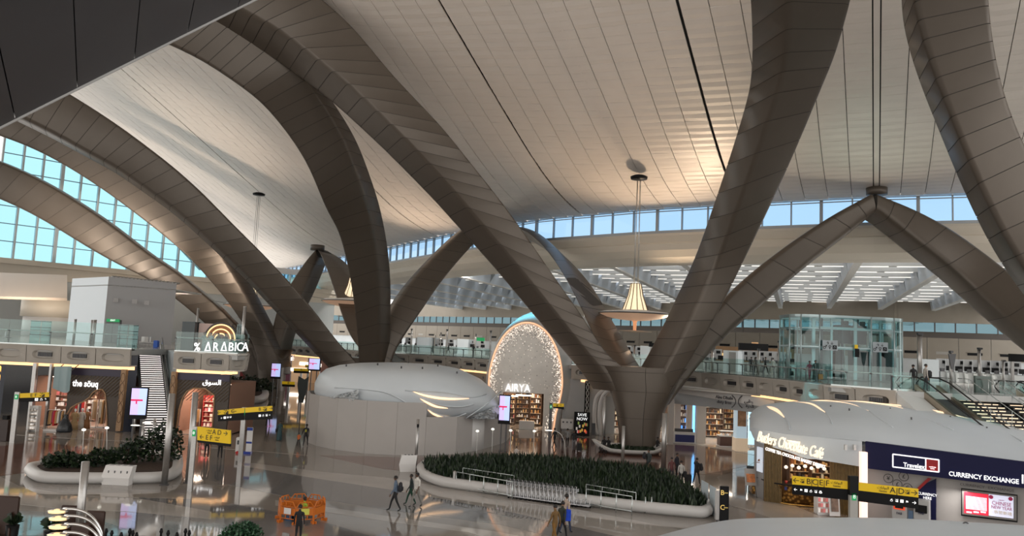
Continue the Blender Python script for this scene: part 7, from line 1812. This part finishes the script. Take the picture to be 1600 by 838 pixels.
for xa_, xb_4, yt, yb, Y, lb_ in ((1154, 1200, 536, 547, 90, 'long black departure board hanging by the lift tower'), (1577, 1640, 553, 565, 68, 'black departure board at the right picture edge'), (1014, 1030, 536, 542, 98, 'small black display above the framed booth')):
    a, b = P(xa_, yt, Y), P(xb_4, yt, Y); z0 = P(xa_, yb, Y).z; t = thing('departure_board', lb_, 'board', ((a.x+b.x)/2, Y, z0-1 if 0 else MZ))
    mb = MB(); mb.box(((a.x+b.x)/2, Y, (a.z+z0)/2), (b.x-a.x, .3, a.z-z0)); obj('housing', mb, black, t)
    for x in (a.x+.3, b.x-.3): mb = MB(); mb.box((x, Y+.1, (z0+MZ)/2), (.22, .2, z0-MZ)); obj('post', mb, steel, t)
q = P(1200, 568, 101)
for xa_, xb_4, Y, lb_ in ((1118, 1240, 120, 'amber lit counter wall deep behind the black board'),):
    a, b = on_mezz(xa_, Y), on_mezz(xb_4, Y); t = thing('counter_wall', lb_, 'wall unit', (a+b)/2)
    mb = MB(); mb.box(((a.x+b.x)/2, Y, MZ+1.6), (b.x-a.x, .4, 3.2)); obj('body', mb, K('amber wall', (.25, .14, .06), .5), t)
    mb = MB(); mb.box(((a.x+b.x)/2, Y-.25, MZ+1.9), (b.x-a.x-1, .05, .5)); obj('lit_band', mb, K('amber band', (1, .7, .35), .5, emit=(1, .55, .2), es=.6), t)
    mb = MB(); mb.cyl(((a.x*.55+b.x*.45), Y-2, MZ), .5, 4.0, 16); obj('round_pier', mb, K('lit pier', (.7, .45, .25), .5, emit=(1, .5, .2), es=.2), t)
for px, Y, yt, yb, lb_ in ((751, 125, 528, 533, 'green exit sign box above the desks left of the arched shop'),):
    q = P(px, (yt+yb)/2, Y); mb = MB(); mb.box((q.x, Y, q.z), (1.3, .2, .55)); mb.box((q.x, Y+.1, (q.z+MZ)/2), (.1, .1, q.z-MZ), mi=1); solo('exit_sign', mb, [K('exit green'), steel], lb_, 'sign')
q = on_mezz(1486, 61.5); t = thing('v_sign', 'dark fan shaped sign on a slim post above the escalators', 'sign', q)
mb = MB(); z = P(1486, 565, 61.5).z; mb.loft([[(q.x+x, 61.3, z+zz) for x, zz in ((-.3, .6), (.3, .6), (.1, -.6), (-.1, -.6))], [(q.x+x, 61.4, z+zz) for x, zz in ((-.3, .6), (.3, .6), (.1, -.6), (-.1, -.6))]]); obj('plate', mb, dsteel, t)
mb = MB(); mb.cyl((q.x, 61.4, MZ), .05, z-MZ, 8); obj('post', mb, steel, t)

# ================================================================ PEOPLE
skin_t = [K('skin dark', (.10, .05, .03), .5), K('skin brown', (.24, .13, .08), .5), K('skin light', (.45, .28, .20), .5)]
hair_m = K('black hair', (.01, .008, .008), .6); shoe_m = K('black shoe', (.015, .015, .015), .4); eye_m = K('eye', (.02, .02, .02), .3)
def fab(c): return K('cloth %s' % (c,), c, .8, noise=.12, nscale=9)
def person(label, loc, rz, top=(.02, .02, .02), legs=(.02, .02, .025), skin=1, pose='walk', arms='down', height=1.75, sleeve='long', robe=None, scarf=None, hair=True, seed=0, seatz=.45, shoe=None, group=None):
    s = height/1.75; R = random.Random(seed)
    t = thing('person', label, 'person', (0, 0, 0), group)
    st = {'walk': .27, 'stand': .04, 'sit': 0}[pose]
    J = {}; B = []
    def j(n, x, y, z, rx, ry=None): J[n] = (V(x, y, z)*s, rx*s, (ry or rx)*s)
    dz = 0
    if pose == 'sit': dz = seatz+.08-.93
    j('pelvis', 0, 0, .93+dz, .15, .115); j('waist', 0, 0, 1.08+dz, .135, .10); j('chest', 0, .01, 1.30+dz, .165, .115); j('collar', 0, 0, 1.44+dz, .10, .085); j('neck', 0, .01, 1.51+dz, .052)
    j('chin', 0, .03, 1.575+dz, .062, .075); j('face', 0, .03, 1.645+dz, .078, .096); j('crown', 0, .02, 1.715+dz, .062, .075); j('nose', 0, .135, 1.630+dz, .014)
    B += [('pelvis', 'waist', 't'), ('waist', 'chest', 't'), ('chest', 'collar', 't'), ('collar', 'neck', 's'), ('neck', 'chin', 's'), ('chin', 'face', 's'), ('face', 'crown', 's'), ('face', 'nose', 's')]
    for sd, sg in (('l', -1), ('r', 1)):
        f = st*sg
        if pose == 'sit':
            j('hip'+sd, .09*sg, .02, .90+dz, .09); j('knee'+sd, .11*sg, .44, .92+dz, .062); j('ankle'+sd, .11*sg, .46, .09, .042); j('toe'+sd, .11*sg, .62, .035, .038)
        else:
            j('hip'+sd, .09*sg, .01, .88, .092); j('knee'+sd, .095*sg, f*.55+.03, .50, .060); j('ankle'+sd, .095*sg, f-(.05 if f < 0 else 0), .09 if f >= 0 else .13, .040); j('toe'+sd, .10*sg, f+.16-(.05 if f < 0 else 0), .035, .036)
        B += [('pelvis', 'hip'+sd, 'l'), ('hip'+sd, 'knee'+sd, 'l'), ('knee'+sd, 'ankle'+sd, 'l'), ('ankle'+sd, 'toe'+sd, 'f')]
        j('sh'+sd, .175*sg, 0, 1.41+dz, .062)
        mode = arms if not isinstance(arms, dict) else arms.get(sd, 'down')
        sw = -f*.55
        if mode == 'down': e, w, h = (.225, sw*.4-.02, 1.14), (.235, sw+.04, .90), (.235, sw+.07, .82)
        elif mode == 'phone': e, w, h = (.23, .02, 1.14), (.15, .24, 1.19), (.11, .31, 1.23)
        elif mode == 'up': e, w, h = (.25, .16, 1.34), (.17, .20, 1.56), (.13, .20, 1.64)
        elif mode == 'lap': e, w, h = (.22, .08, 1.16), (.13, .30, 1.02), (.08, .36, 1.01)
        elif mode == 'out': e, w, h = (.24, .06, 1.16), (.26, .28, 1.00), (.25, .36, .98)
        elif mode == 'side': e, w, h = (.27, .0, 1.15), (.34, .03, .93), (.37, .04, .85)
        e, w, h = [V(q[0]*sg, q[1], q[2]+dz) for q in (e, w, h)]
        j('el'+sd, *e, .044); j('wr'+sd, *w, .028); j('ha'+sd, *h, .033, .024)
        B += [('chest', 'sh'+sd, 't'), ('sh'+sd, 'el'+sd, 't'), ('el'+sd, 'wr'+sd, 't' if sleeve == 'long' else 's'), ('wr'+sd, 'ha'+sd, 's')]
        d = (h-w).normalized(); side = V(0, 1, 0) if abs(d.z) > .5 else V(1, 0, 0)
        side = (side-d*side.dot(d)).normalized(); curl = d.cross(side)*sg
        for k, (o, L) in enumerate(((-.027, .062), (-.009, .075), (.009, .07), (.026, .055))):
            b0 = h+side*o+d*.022; b1 = b0+d*L*.55; b2 = b1+d*L*.4+curl*(.018 if mode == 'down' else .028)
            j('f%d%s' % (k, sd), *b1, .0085); j('g%d%s' % (k, sd), *b2, .0075); B += [('ha'+sd, 'f%d%s' % (k, sd), 's'), ('f%d%s' % (k, sd), 'g%d%s' % (k, sd), 's')]
        b1 = w.lerp(h, .6)+side*.042+d*.012; b2 = b1+side*.015+d*.034; j('t0'+sd, *b1, .010); j('t1'+sd, *b2, .0085); B += [('ha'+sd, 't0'+sd, 's'), ('t0'+sd, 't1'+sd, 's')]
    names_ = list(J); ix = {n: i for i, n in enumerate(names_)}
    me = bpy.data.meshes.new('body'); me.from_pydata([tuple(J[n][0]) for n in names_], [(ix[a], ix[b]) for a, b, _ in B], [])
    o = bpy.data.objects.new('body', me); COL.objects.link(o)
    md = o.modifiers.new('s', 'SKIN'); md.use_smooth_shade = True
    for n in names_: me.skin_vertices[0].data[ix[n]].radius = (J[n][1], J[n][2]); me.skin_vertices[0].data[ix[n]].use_root = n == 'pelvis'
    o.modifiers.new('u', 'SUBSURF').levels = 1
    dg = bpy.context.evaluated_depsgraph_get(); dg.update(); m2 = bpy.data.meshes.new_from_object(o.evaluated_get(dg)); bpy.data.objects.remove(o); bpy.data.meshes.remove(me)
    m2.name = 'body'; m2.materials.clear()
    ms = {'s': 0, 't': 1, 'l': 2, 'f': 3}
    for m in (skin_t[skin], fab(top), fab(legs), shoe or shoe_m): m2.materials.append(m)
    seg = [(np.array(J[a][0]), np.array(J[b][0]), ms[c], (J[a][1]+J[b][1])/2) for a, b, c in B]
    A_ = np.array([x[0] for x in seg]); D_ = np.array([x[1] for x in seg])-A_; rad = np.array([x[3] for x in seg]); idc = [x[2] for x in seg]
    for p in m2.polygons:
        c = np.array(p.center); tt = np.clip(((c-A_)*D_).sum(1)/np.maximum((D_*D_).sum(1), 1e-9), 0, 1); d = np.linalg.norm(A_+D_*tt[:, None]-c, axis=1)-rad
        p.material_index = idc[int(d.argmin())]; p.use_smooth = True
    bo_ = bpy.data.objects.new('body', m2); COL.objects.link(bo_); bo_.parent = t
    def ch(nm, mb, m): oo = bpy.data.objects.new(nm, mb.mesh(nm, m)); COL.objects.link(oo); oo.parent = t; return oo
    fz = J['face'][0]
    if hair:
        mb = MB()
        if scarf is not None:
            mb.lathe((fz.x, fz.y-.02*s, fz.z), [(.02*s, .125*s), (.07*s, .11*s), (.10*s, .05*s), (.108*s, -.02*s), (.10*s, -.09*s), (.16*s, -.19*s), (.17*s, -.24*s)], 14, sy=1.02); ch('headscarf', mb, fab(scarf))
            mb = MB(); mb.lathe((fz.x, fz.y+.075*s, fz.z-.005), [(.02*s, .055*s), (.05*s, .03*s), (.052*s, -.03*s), (.02*s, -.06*s)], 10, sy=.6); ch('face', mb, skin_t[skin])
        else:
            mb.lathe((fz.x, fz.y-.012*s, fz.z+.012*s), [(.02*s, .112*s), (.06*s, .098*s), (.09*s, .055*s), (.098*s, .0), (.088*s, -.03*s)], 14, sy=1.1)
            mb.v = [(x, y if z > fz.z+.045*s else min(y, fz.y+.045*s), z) for x, y, z in mb.v]; ch('hair', mb, hair_m)
            for sg in (-1, 1): mb = MB(); mb.lathe((fz.x+sg*.082*s, fz.y+.0, fz.z-.01*s), [(.004*s, -.028*s), (.012*s, -.01*s), (.014*s, .015*s), (.004*s, .03*s)], 6, sy=1.4); ch('ear', mb, skin_t[skin])
    for sg in (-1, 1): mb = MB(); mb.box((fz.x+sg*.03*s, fz.y+.098*s, fz.z+.012*s), (.022*s, .012*s, .010*s)); ch('eye', mb, eye_m)
    mb = MB(); mb.box((fz.x, fz.y+.098*s, fz.z-.052*s), (.04*s, .012*s, .008*s)); ch('mouth', mb, K('lip', (.2, .06, .05), .5))
    if robe is not None:
        mb = MB(); mb.lathe((0, 0, 0), [(.24*s, .06*s), (.235*s, .3*s), (.20*s, .7*s), (.165*s, .95*s), (.15*s, 1.1*s), (.17*s, 1.3*s)], 18, sy=.85 if pose != 'walk' else 1.15, cap=False); ch('robe', mb, fab(robe))
    t.location = loc; t.rotation_euler = (0, 0, rz)
    return t
def face_to(px):  # yaw so that local +Y points along an on-screen direction: 'L','R','away','cam'
    return {'L': math.pi/2, 'R': -math.pi/2, 'away': 0, 'cam': math.pi, 'AL': .7, 'AR': -.7, 'CL': 2.4, 'CR': -2.4}[px]
def backpack(loc, rz, label, m=(.02, .02, .025), z=1.22, off=-.24, s=1.0):
    c, n = math.cos(rz), math.sin(rz); p = V(loc[0]-n*off, loc[1]+c*off, 0); t = thing('backpack', label, 'backpack', (p.x, p.y, z-.25*s), None, rz)
    mb = MB(); mb.lathe((0, 0, 0), [(.10*s, 0), (.155*s, .05*s), (.16*s, .3*s), (.12*s, .45*s), (.03*s, .5*s)], 12, sy=.7); o = bpy.data.objects.new('body', mb.mesh('body', fab(m))); COL.objects.link(o); o.parent = t
    mb = MB(); mb.box((0, -.12*s, .16*s), (.2*s, .06*s, .2*s), bev=.02); o = bpy.data.objects.new('pocket', mb.mesh('pocket', fab(m))); COL.objects.link(o); o.parent = t
    return t
def bag(loc, label, m, dx=.3, z=.6, sz=(.12, .3, .3), name='handbag', cat='bag'):
    t = thing(name, label, cat, (loc[0]+dx, loc[1], z)); mb = MB(); mb.box((loc[0]+dx, loc[1], z), sz, bev=.03); obj('body', mb, fab(m), t)
    mb = MB(); mb.tube([(loc[0]+dx, loc[1]-sz[1]*.3, z+sz[2]/2), (loc[0]+dx, loc[1], z+sz[2]/2+.14), (loc[0]+dx, loc[1]+sz[1]*.3, z+sz[2]/2)], .012, 5); obj('strap', mb, fab(m), t)
def suitcase(loc, label, m, rz=0):
    t = thing('suitcase', label, 'suitcase', (loc[0], loc[1], 0)); mb = MB(); mb.box((loc[0], loc[1], .38), (.42, .26, .62), rz, bev=.04); obj('body', mb, fab(m), t)
    mb = MB(); mb.tube([(loc[0]-.1, loc[1], .68), (loc[0]-.1, loc[1], 1.0), (loc[0]+.1, loc[1], 1.0), (loc[0]+.1, loc[1], .68)], .012, 5); obj('handle', mb, dsteel, t)
    for x in (-.16, .16): mb = MB(); mb.tube([(loc[0]+x, loc[1]-.08, .04), (loc[0]+x, loc[1]+.08, .04)], .04, 8); obj('wheel', mb, black, t)
D2 = (.012, .012, .014)
q = G(477, 698); person('man in black jacket with yellow number walking past the hoarding, leading a child', q, face_to('away'), D2, D2, 0, height=1.78, arms={'l': 'side'}, seed=1)
text('number', '8', .3, K('yellow print', (.6, .55, .05), .5), bpy.data.objects['person'], (q.x, q.y-.155, 1.25), (1, 0, 0), (0, 0, 1), .004)
q = G(466, 697.5); person('small child in orange shirt beside the man in the black jacket', q, face_to('away'), (.5, .12, .03), D2, 1, height=1.05, arms={'r': 'side'}, sleeve='short')
q = G(436, 689); person('woman in dark teal clothes walking away left of the child', q, face_to('AL'), (.03, .07, .08), (.03, .06, .07), 1, height=1.66, robe=(.03, .07, .08)); bag(q, 'small black handbag carried by the woman in teal', D2, -.28, .85)
q = G(418, 667); person('dark dressed person partly behind the C sign', q, face_to('away'), D2, D2, 1)
q = G(609, 704.5); person('man in yellow high visibility vest walking left while reading a phone', q, face_to('L'), (.35, .55, .03), D2, 0, arms='phone', height=1.72)
mb = MB(); mb.box((q.x-.42, q.y-.02, 1.27), (.1, .07, .015)); solo('phone', mb, black, 'phone held by the man in the high visibility vest', 'phone')
q = G(616, 799.5); person('man in patterned blue shirt striding left with a black backpack', q, face_to('L'), (.10, .14, .20), D2, 0, height=1.80); backpack(q, face_to('L'), 'black backpack on the man in the patterned shirt', off=-.25, z=1.25)
q = G(650, 793); person('man in white t-shirt and grey trousers walking beside the planter tip', q, face_to('CL'), (.60, .58, .54), (.20, .19, .17), 0, sleeve='short', height=1.80)
q = G(641, 789.5); person('person in dark green clothes half hidden by the man in the white t-shirt', q, face_to('L'), (.02, .03, .03), (.01, .05, .03), 0, height=1.62)
q = G(866, 850); person('man in mustard brown outfit walking away at the bottom edge', q, face_to('AL'), (.16, .09, .03), (.20, .10, .02), 1, height=1.72)
q = G(877, 845); person('man in olive jacket carrying a blue bag at the bottom edge', q, face_to('AR'), (.03, .035, .025), D2, 1, height=1.76)
bag(q, 'bright blue bag slung on the man in the olive jacket', (.01, .06, .55), .22, 1.15, (.35, .25, .5), 'shoulder_bag')
q = G(883, 834); person('man in beige shirt and dark shorts walking ahead of the olive jacket', q, face_to('AR'), (.42, .33, .27), (.03, .04, .08), 0, height=1.84, sleeve='short')
q = G(866, 700); person('person in black walking left in front of the arched shop', q, face_to('AL'), D2, D2, 1, height=1.72)
q = G(879, 699); person('small child between the walkers near the poster stand', q, face_to('away'), (.05, .05, .06), D2, 1, height=1.0, arms='down')
q = G(886, 700); person('woman in grey top walking with the family by the poster stand', q, face_to('away'), (.20, .20, .20), D2, 1, height=1.68)
q = G(896, 705); person('man in black top and grey trousers pulling a suitcase by the poster stand', q, face_to('away'), D2, (.16, .16, .17), 1, height=1.78); suitcase((q.x+.5, q.y-.1), 'black suitcase beside the man in grey trousers', D2)
q = G(806, 722); person('child in white shirt behind the hedge of the big planter', q, face_to('away'), (.5, .45, .42), D2, 1, height=1.15, sleeve='short')
q = G(1013, 742); person('person in dark green jacket walking in front of the boat planter', q, face_to('CL'), (.04, .05, .05), D2, 1, height=1.80); backpack((q.x, q.y), face_to('R'), 'dark backpack on the person in the dark green jacket', off=-.32, z=1.35)
q = G(1049, 755); person('person in dark red shirt standing by the thick steel post', q, face_to('away'), (.12, .04, .04), (.06, .06, .07), 1, 'stand', height=1.72)
q = G(1057, 748); person('person in black behind the red shirt group', q, face_to('CR'), (.02, .02, .03), D2, 1, 'stand', height=1.76)
q = G(1064, 759); person('person in white sweater next to the red shirt', q, face_to('away'), (.45, .44, .42), D2, 1, 'stand', height=1.62); bag(q, 'dark bag carried by the person in the white sweater', D2, .25, .75, (.2, .3, .4))
q = G(1088, 758); person('man in black holding a hand to his ear, right of the group', q, face_to('AR'), D2, D2, 1, arms={'l': 'up'}, height=1.80); backpack(q, face_to('L'), 'black backpack on the man with a hand to his ear', off=-.30, z=1.2)
q = G(1075, 758); suitcase((q.x, q.y), 'dark suitcase between the white sweater and the man with a raised hand', D2)
for px, py, lb_, f in ((322, 716, 'person behind the two line gate sign, legs showing below it', 'away'), (343, 717, 'second person behind the two line gate sign, nearer the far sign', 'away')):
    q = G(px, py); person(lb_, q, face_to(f), D2, D2, 1, 'stand', height=1.78)
q = G(368, 665); person('person in black with raised arm near the arabic sign shop', q, face_to('R'), D2, D2, 1, arms='out', height=1.72)
q = G(354, 672); person('person in pink top by the arabic sign shop entrance', q, face_to('R'), (.45, .15, .17), D2, 1, height=1.66)
for px, lb_, dx in ((951, 'person in black seated at the left tip of the boat planter', 0), (945, 'second person in black seated at the left of the boat planter', .3), (1028, 'dark dressed person seated at the right tip of the boat planter', 0)):
    q = G(px, 709); person(lb_, (q.x, q.y+.3+dx, 0), face_to('CL' if px < 1000 else 'CR'), D2, D2, 0, 'sit', 'lap', height=1.72, seatz=.5)
for px, py, top_, lb_ in ((115, 672, (.35, .24, .12), 'tan robed mannequin at the shop mouth beside the dark floor bag'), (126, 671, (.45, .42, .38), 'pale grey robed mannequin at the shop mouth'), (134, 671, (.22, .10, .04), 'rust robed mannequin at the shop mouth, innermost of three')):
    q = G(px, py); t = thing('mannequin', lb_, 'mannequin', q)
    mb = MB(); mb.lathe((q.x, q.y, 0), [(.34, .02), (.28, .5), (.2, 1.0), (.24, 1.3), (.2, 1.42), (.06, 1.5)], 16, sy=.8); obj('robe', mb, fab(top_), t)
    mb = MB(); mb.lathe((q.x, q.y, 1.66), [(.04, -.18), (.07, -.1), (.1, 0), (.07, .12), (.01, .14)], 12); obj('head', mb, white_m, t)
    for s in (-1, 1): mb = MB(); mb.tube([(q.x+s*.2, q.y, 1.4), (q.x+s*.34, q.y-.05, 1.1), (q.x+s*.38, q.y-.15, .85)], [.07, .055, .03], 8); obj('sleeve', mb, fab(top_), t)
q = G(97, 676); mb = MB(); mb.lathe((q.x, q.y+.3, 0), [(.55, .0), (.62, .15), (.5, .6), (.28, 1.0), (.12, 1.25), (.2, 1.4), (.1, 1.45)], 14); solo('covered_display', mb, K('dark film', (.02, .025, .03), .25, bump=.8, nscale=5), 'display wrapped in dark plastic beside the tan mannequin', 'display')
# mezzanine people
for px, Y, f, tp, lg, h, lb_, kw in [(700, 131, 'L', D2, D2, 1.75, 'person in black walking behind the glass above the dome roof', {}), (739, 126, 'cam', D2, (.1, .1, .1), 1.7, 'person in black standing behind the glass near the arched shop', {'pose': 'stand'}),
    (1174, 85, 'AR', (.06, .06, .07), D2, 1.74, 'person in grey in the queue behind the glass, furthest from the lift tower', {'pose': 'stand'}), (1181, 84, 'AR', (.16, .16, .17), D2, 1.76, 'person in pale grey in the queue left of the man in black', {'pose': 'stand'}), (1196, 82, 'R', (.015, .02, .03), D2, 1.8, 'man in navy walking behind the glass towards the lift tower', {}),
    (1208, 83, 'away', (.6, .6, .58), (.6, .6, .58), 1.75, 'man in a long white robe behind the glass', {'pose': 'stand', 'robe': (.62, .62, .60)}), (1228, 78, 'R', D2, D2, 1.72, 'person in black bending over a luggage trolley by the lift tower', {'arms': 'out'}),
    (1265, 66, 'cam', (.25, .05, .10), (.2, .03, .08), 1.62, 'person in crimson in front of the lift tower', {}), (1274, 65.5, 'cam', (.05, .09, .09), (.03, .07, .07), 1.7, 'woman in dark green with long hair in front of the lift tower', {'robe': (.04, .08, .08)}),
    (1427, 51.5, 'away', D2, (.3, .3, .3), 1.72, 'person in black jacket and grey trousers at the head of the escalator', {'pose': 'stand'}), (1446, 50.5, 'R', (.42, .38, .35), (.05, .05, .06), 1.80, 'man in white shirt with black bag at the head of the escalator', {'pose': 'stand'})]:
    q = on_mezz(px, Y); person(lb_, q, face_to(f), tp, lg, 1, height=h, **({'pose': 'walk'} | kw))
q = on_mezz(1451, 50.4); mb = MB(); mb.lathe((q.x, q.y, MZ+.95), [(.1, 0), (.2, .06), (.2, .35), (.1, .45)], 12, sy=.7); solo('black_bag', mb, fab(D2), 'black bag held in front of the man in the white shirt by the escalator', 'bag')
q = on_mezz(1282, 65.3); mb = MB(); mb.box((q.x, q.y, MZ+.35), (.35, .25, .45), bev=.03); solo('tan_bag', mb, K('tan bag', (.40, .22, .08), .6), 'tan bag carried next to the woman in dark green', 'bag')
for k, (dx, dz) in enumerate(((0, .3), (.35, .3), (.1, .8))):
    q = on_mezz(1231, 77); mb = MB(); mb.box((q.x+dx, q.y, MZ+dz), (.35, .5, .45), bev=.03); solo('trolley_suitcase', mb, fab((.02, .05, .05)), ['dark green suitcase on the mezzanine trolley, lower front', 'dark green suitcase on the mezzanine trolley, lower back', 'dark green suitcase on the mezzanine trolley, on top'][k], 'suitcase')
for px, Y, tp, lb_ in ((330, 69.3, (.35, .40, .42), 'barista in grey shirt behind the coffee letters'), (341, 69.6, D2, 'barista in black under the glowing arch'), (319, 69.4, (.25, .3, .3), 'barista near the black fridge'), (352, 69.5, D2, 'barista in black at the right of the glowing arch')):
    q = V(P(px, 530, Y).x, Y, MZ); person(lb_, q, face_to('cam'), tp, D2, 1, 'stand', 'out', 1.72)
# ring worker and walker at the bottom edge
person('worker in dark clothes and yellow green vest inside the orange barriers', qc+V(.1, .2, 0), face_to('AR'), (.35, .5, .05), D2, 0, 'sit', 'out', 1.6, seatz=.25)
q = G(465, 850); person('dark haired person in black cut by the bottom edge below the orange barriers', q, face_to('away'), D2, D2, 1, 'stand', height=1.62)
# passage shops in the distance, between third column and dome
ps = thing('passage_shops', 'far row of lit shops under the mezzanine left of the dome', 'shop', (P(470, 580, 135).x, 135, 0))
pxs_ = [(441, 455, (.06, .02, .03)), (455, 480, (.45, .30, .18)), (480, 500, (.30, .18, .10)), (500, 530, (.10, .05, .04)), (530, 600, (.2, .12, .08))]
for a, b, c in pxs_:
    xa_, xb_5 = P(a, 580, 150).x, P(b, 580, 150).x; mb = MB(); mb.box(((xa_+xb_5)/2, 150, 2.7), (xb_5-xa_-.2, .4, 5.4)); obj('shop_bay', mb, K('bay %s' % (c,), c, .5, emit=c, es=.6), ps)
mb = MB(); a, b = P(441, 580, 146), P(600, 580, 146); mb.box(((a.x+b.x)/2, 146, 5.4), (b.x-a.x, .4, .35)); obj('lit_fascia', mb, warm_e, ps)
for px, w, z in ((447, 1.6, 4.4), (467, 4.0, 2.4), (474, 2, 3.6), (494, 1.5, 3.4)):
    mb = MB(); x = P(px, 580, 149).x; mb.box((x, 149.6, z), (w, .1, .6)); obj('lit_sign', mb, white_e, ps)
text('lettering', 'café', 1.4, wht_txt, ps, (P(450, 570, 148).x, 148, 5.2 if 0 else 4.6), (1, 0, 0), (0, 0, 1), .02)
rs = thing('red_cafe', 'dark red cafe front behind the rounded end of the coffee balcony', 'cafe', (P(400, 590, 118).x, 118, 0))
mb = MB(); xa_, xb_5 = P(375, 590, 140).x, P(445, 590, 140).x; mb.box(((xa_+xb_5)/2, 140, 3), (xb_5-xa_, .4, 6)); obj('front', mb, K('deep red front', (.10, .015, .015), .5, emit=(.2, .01, .01), es=.15), rs)
for k in range(4): mb = MB(); mb.box((xa_+1.5+k*1.9, 139.6, 2.2+(k % 2)*1.5), (.6, .1, .8)); obj('lit_frame', mb, K('warm good 3'), rs)
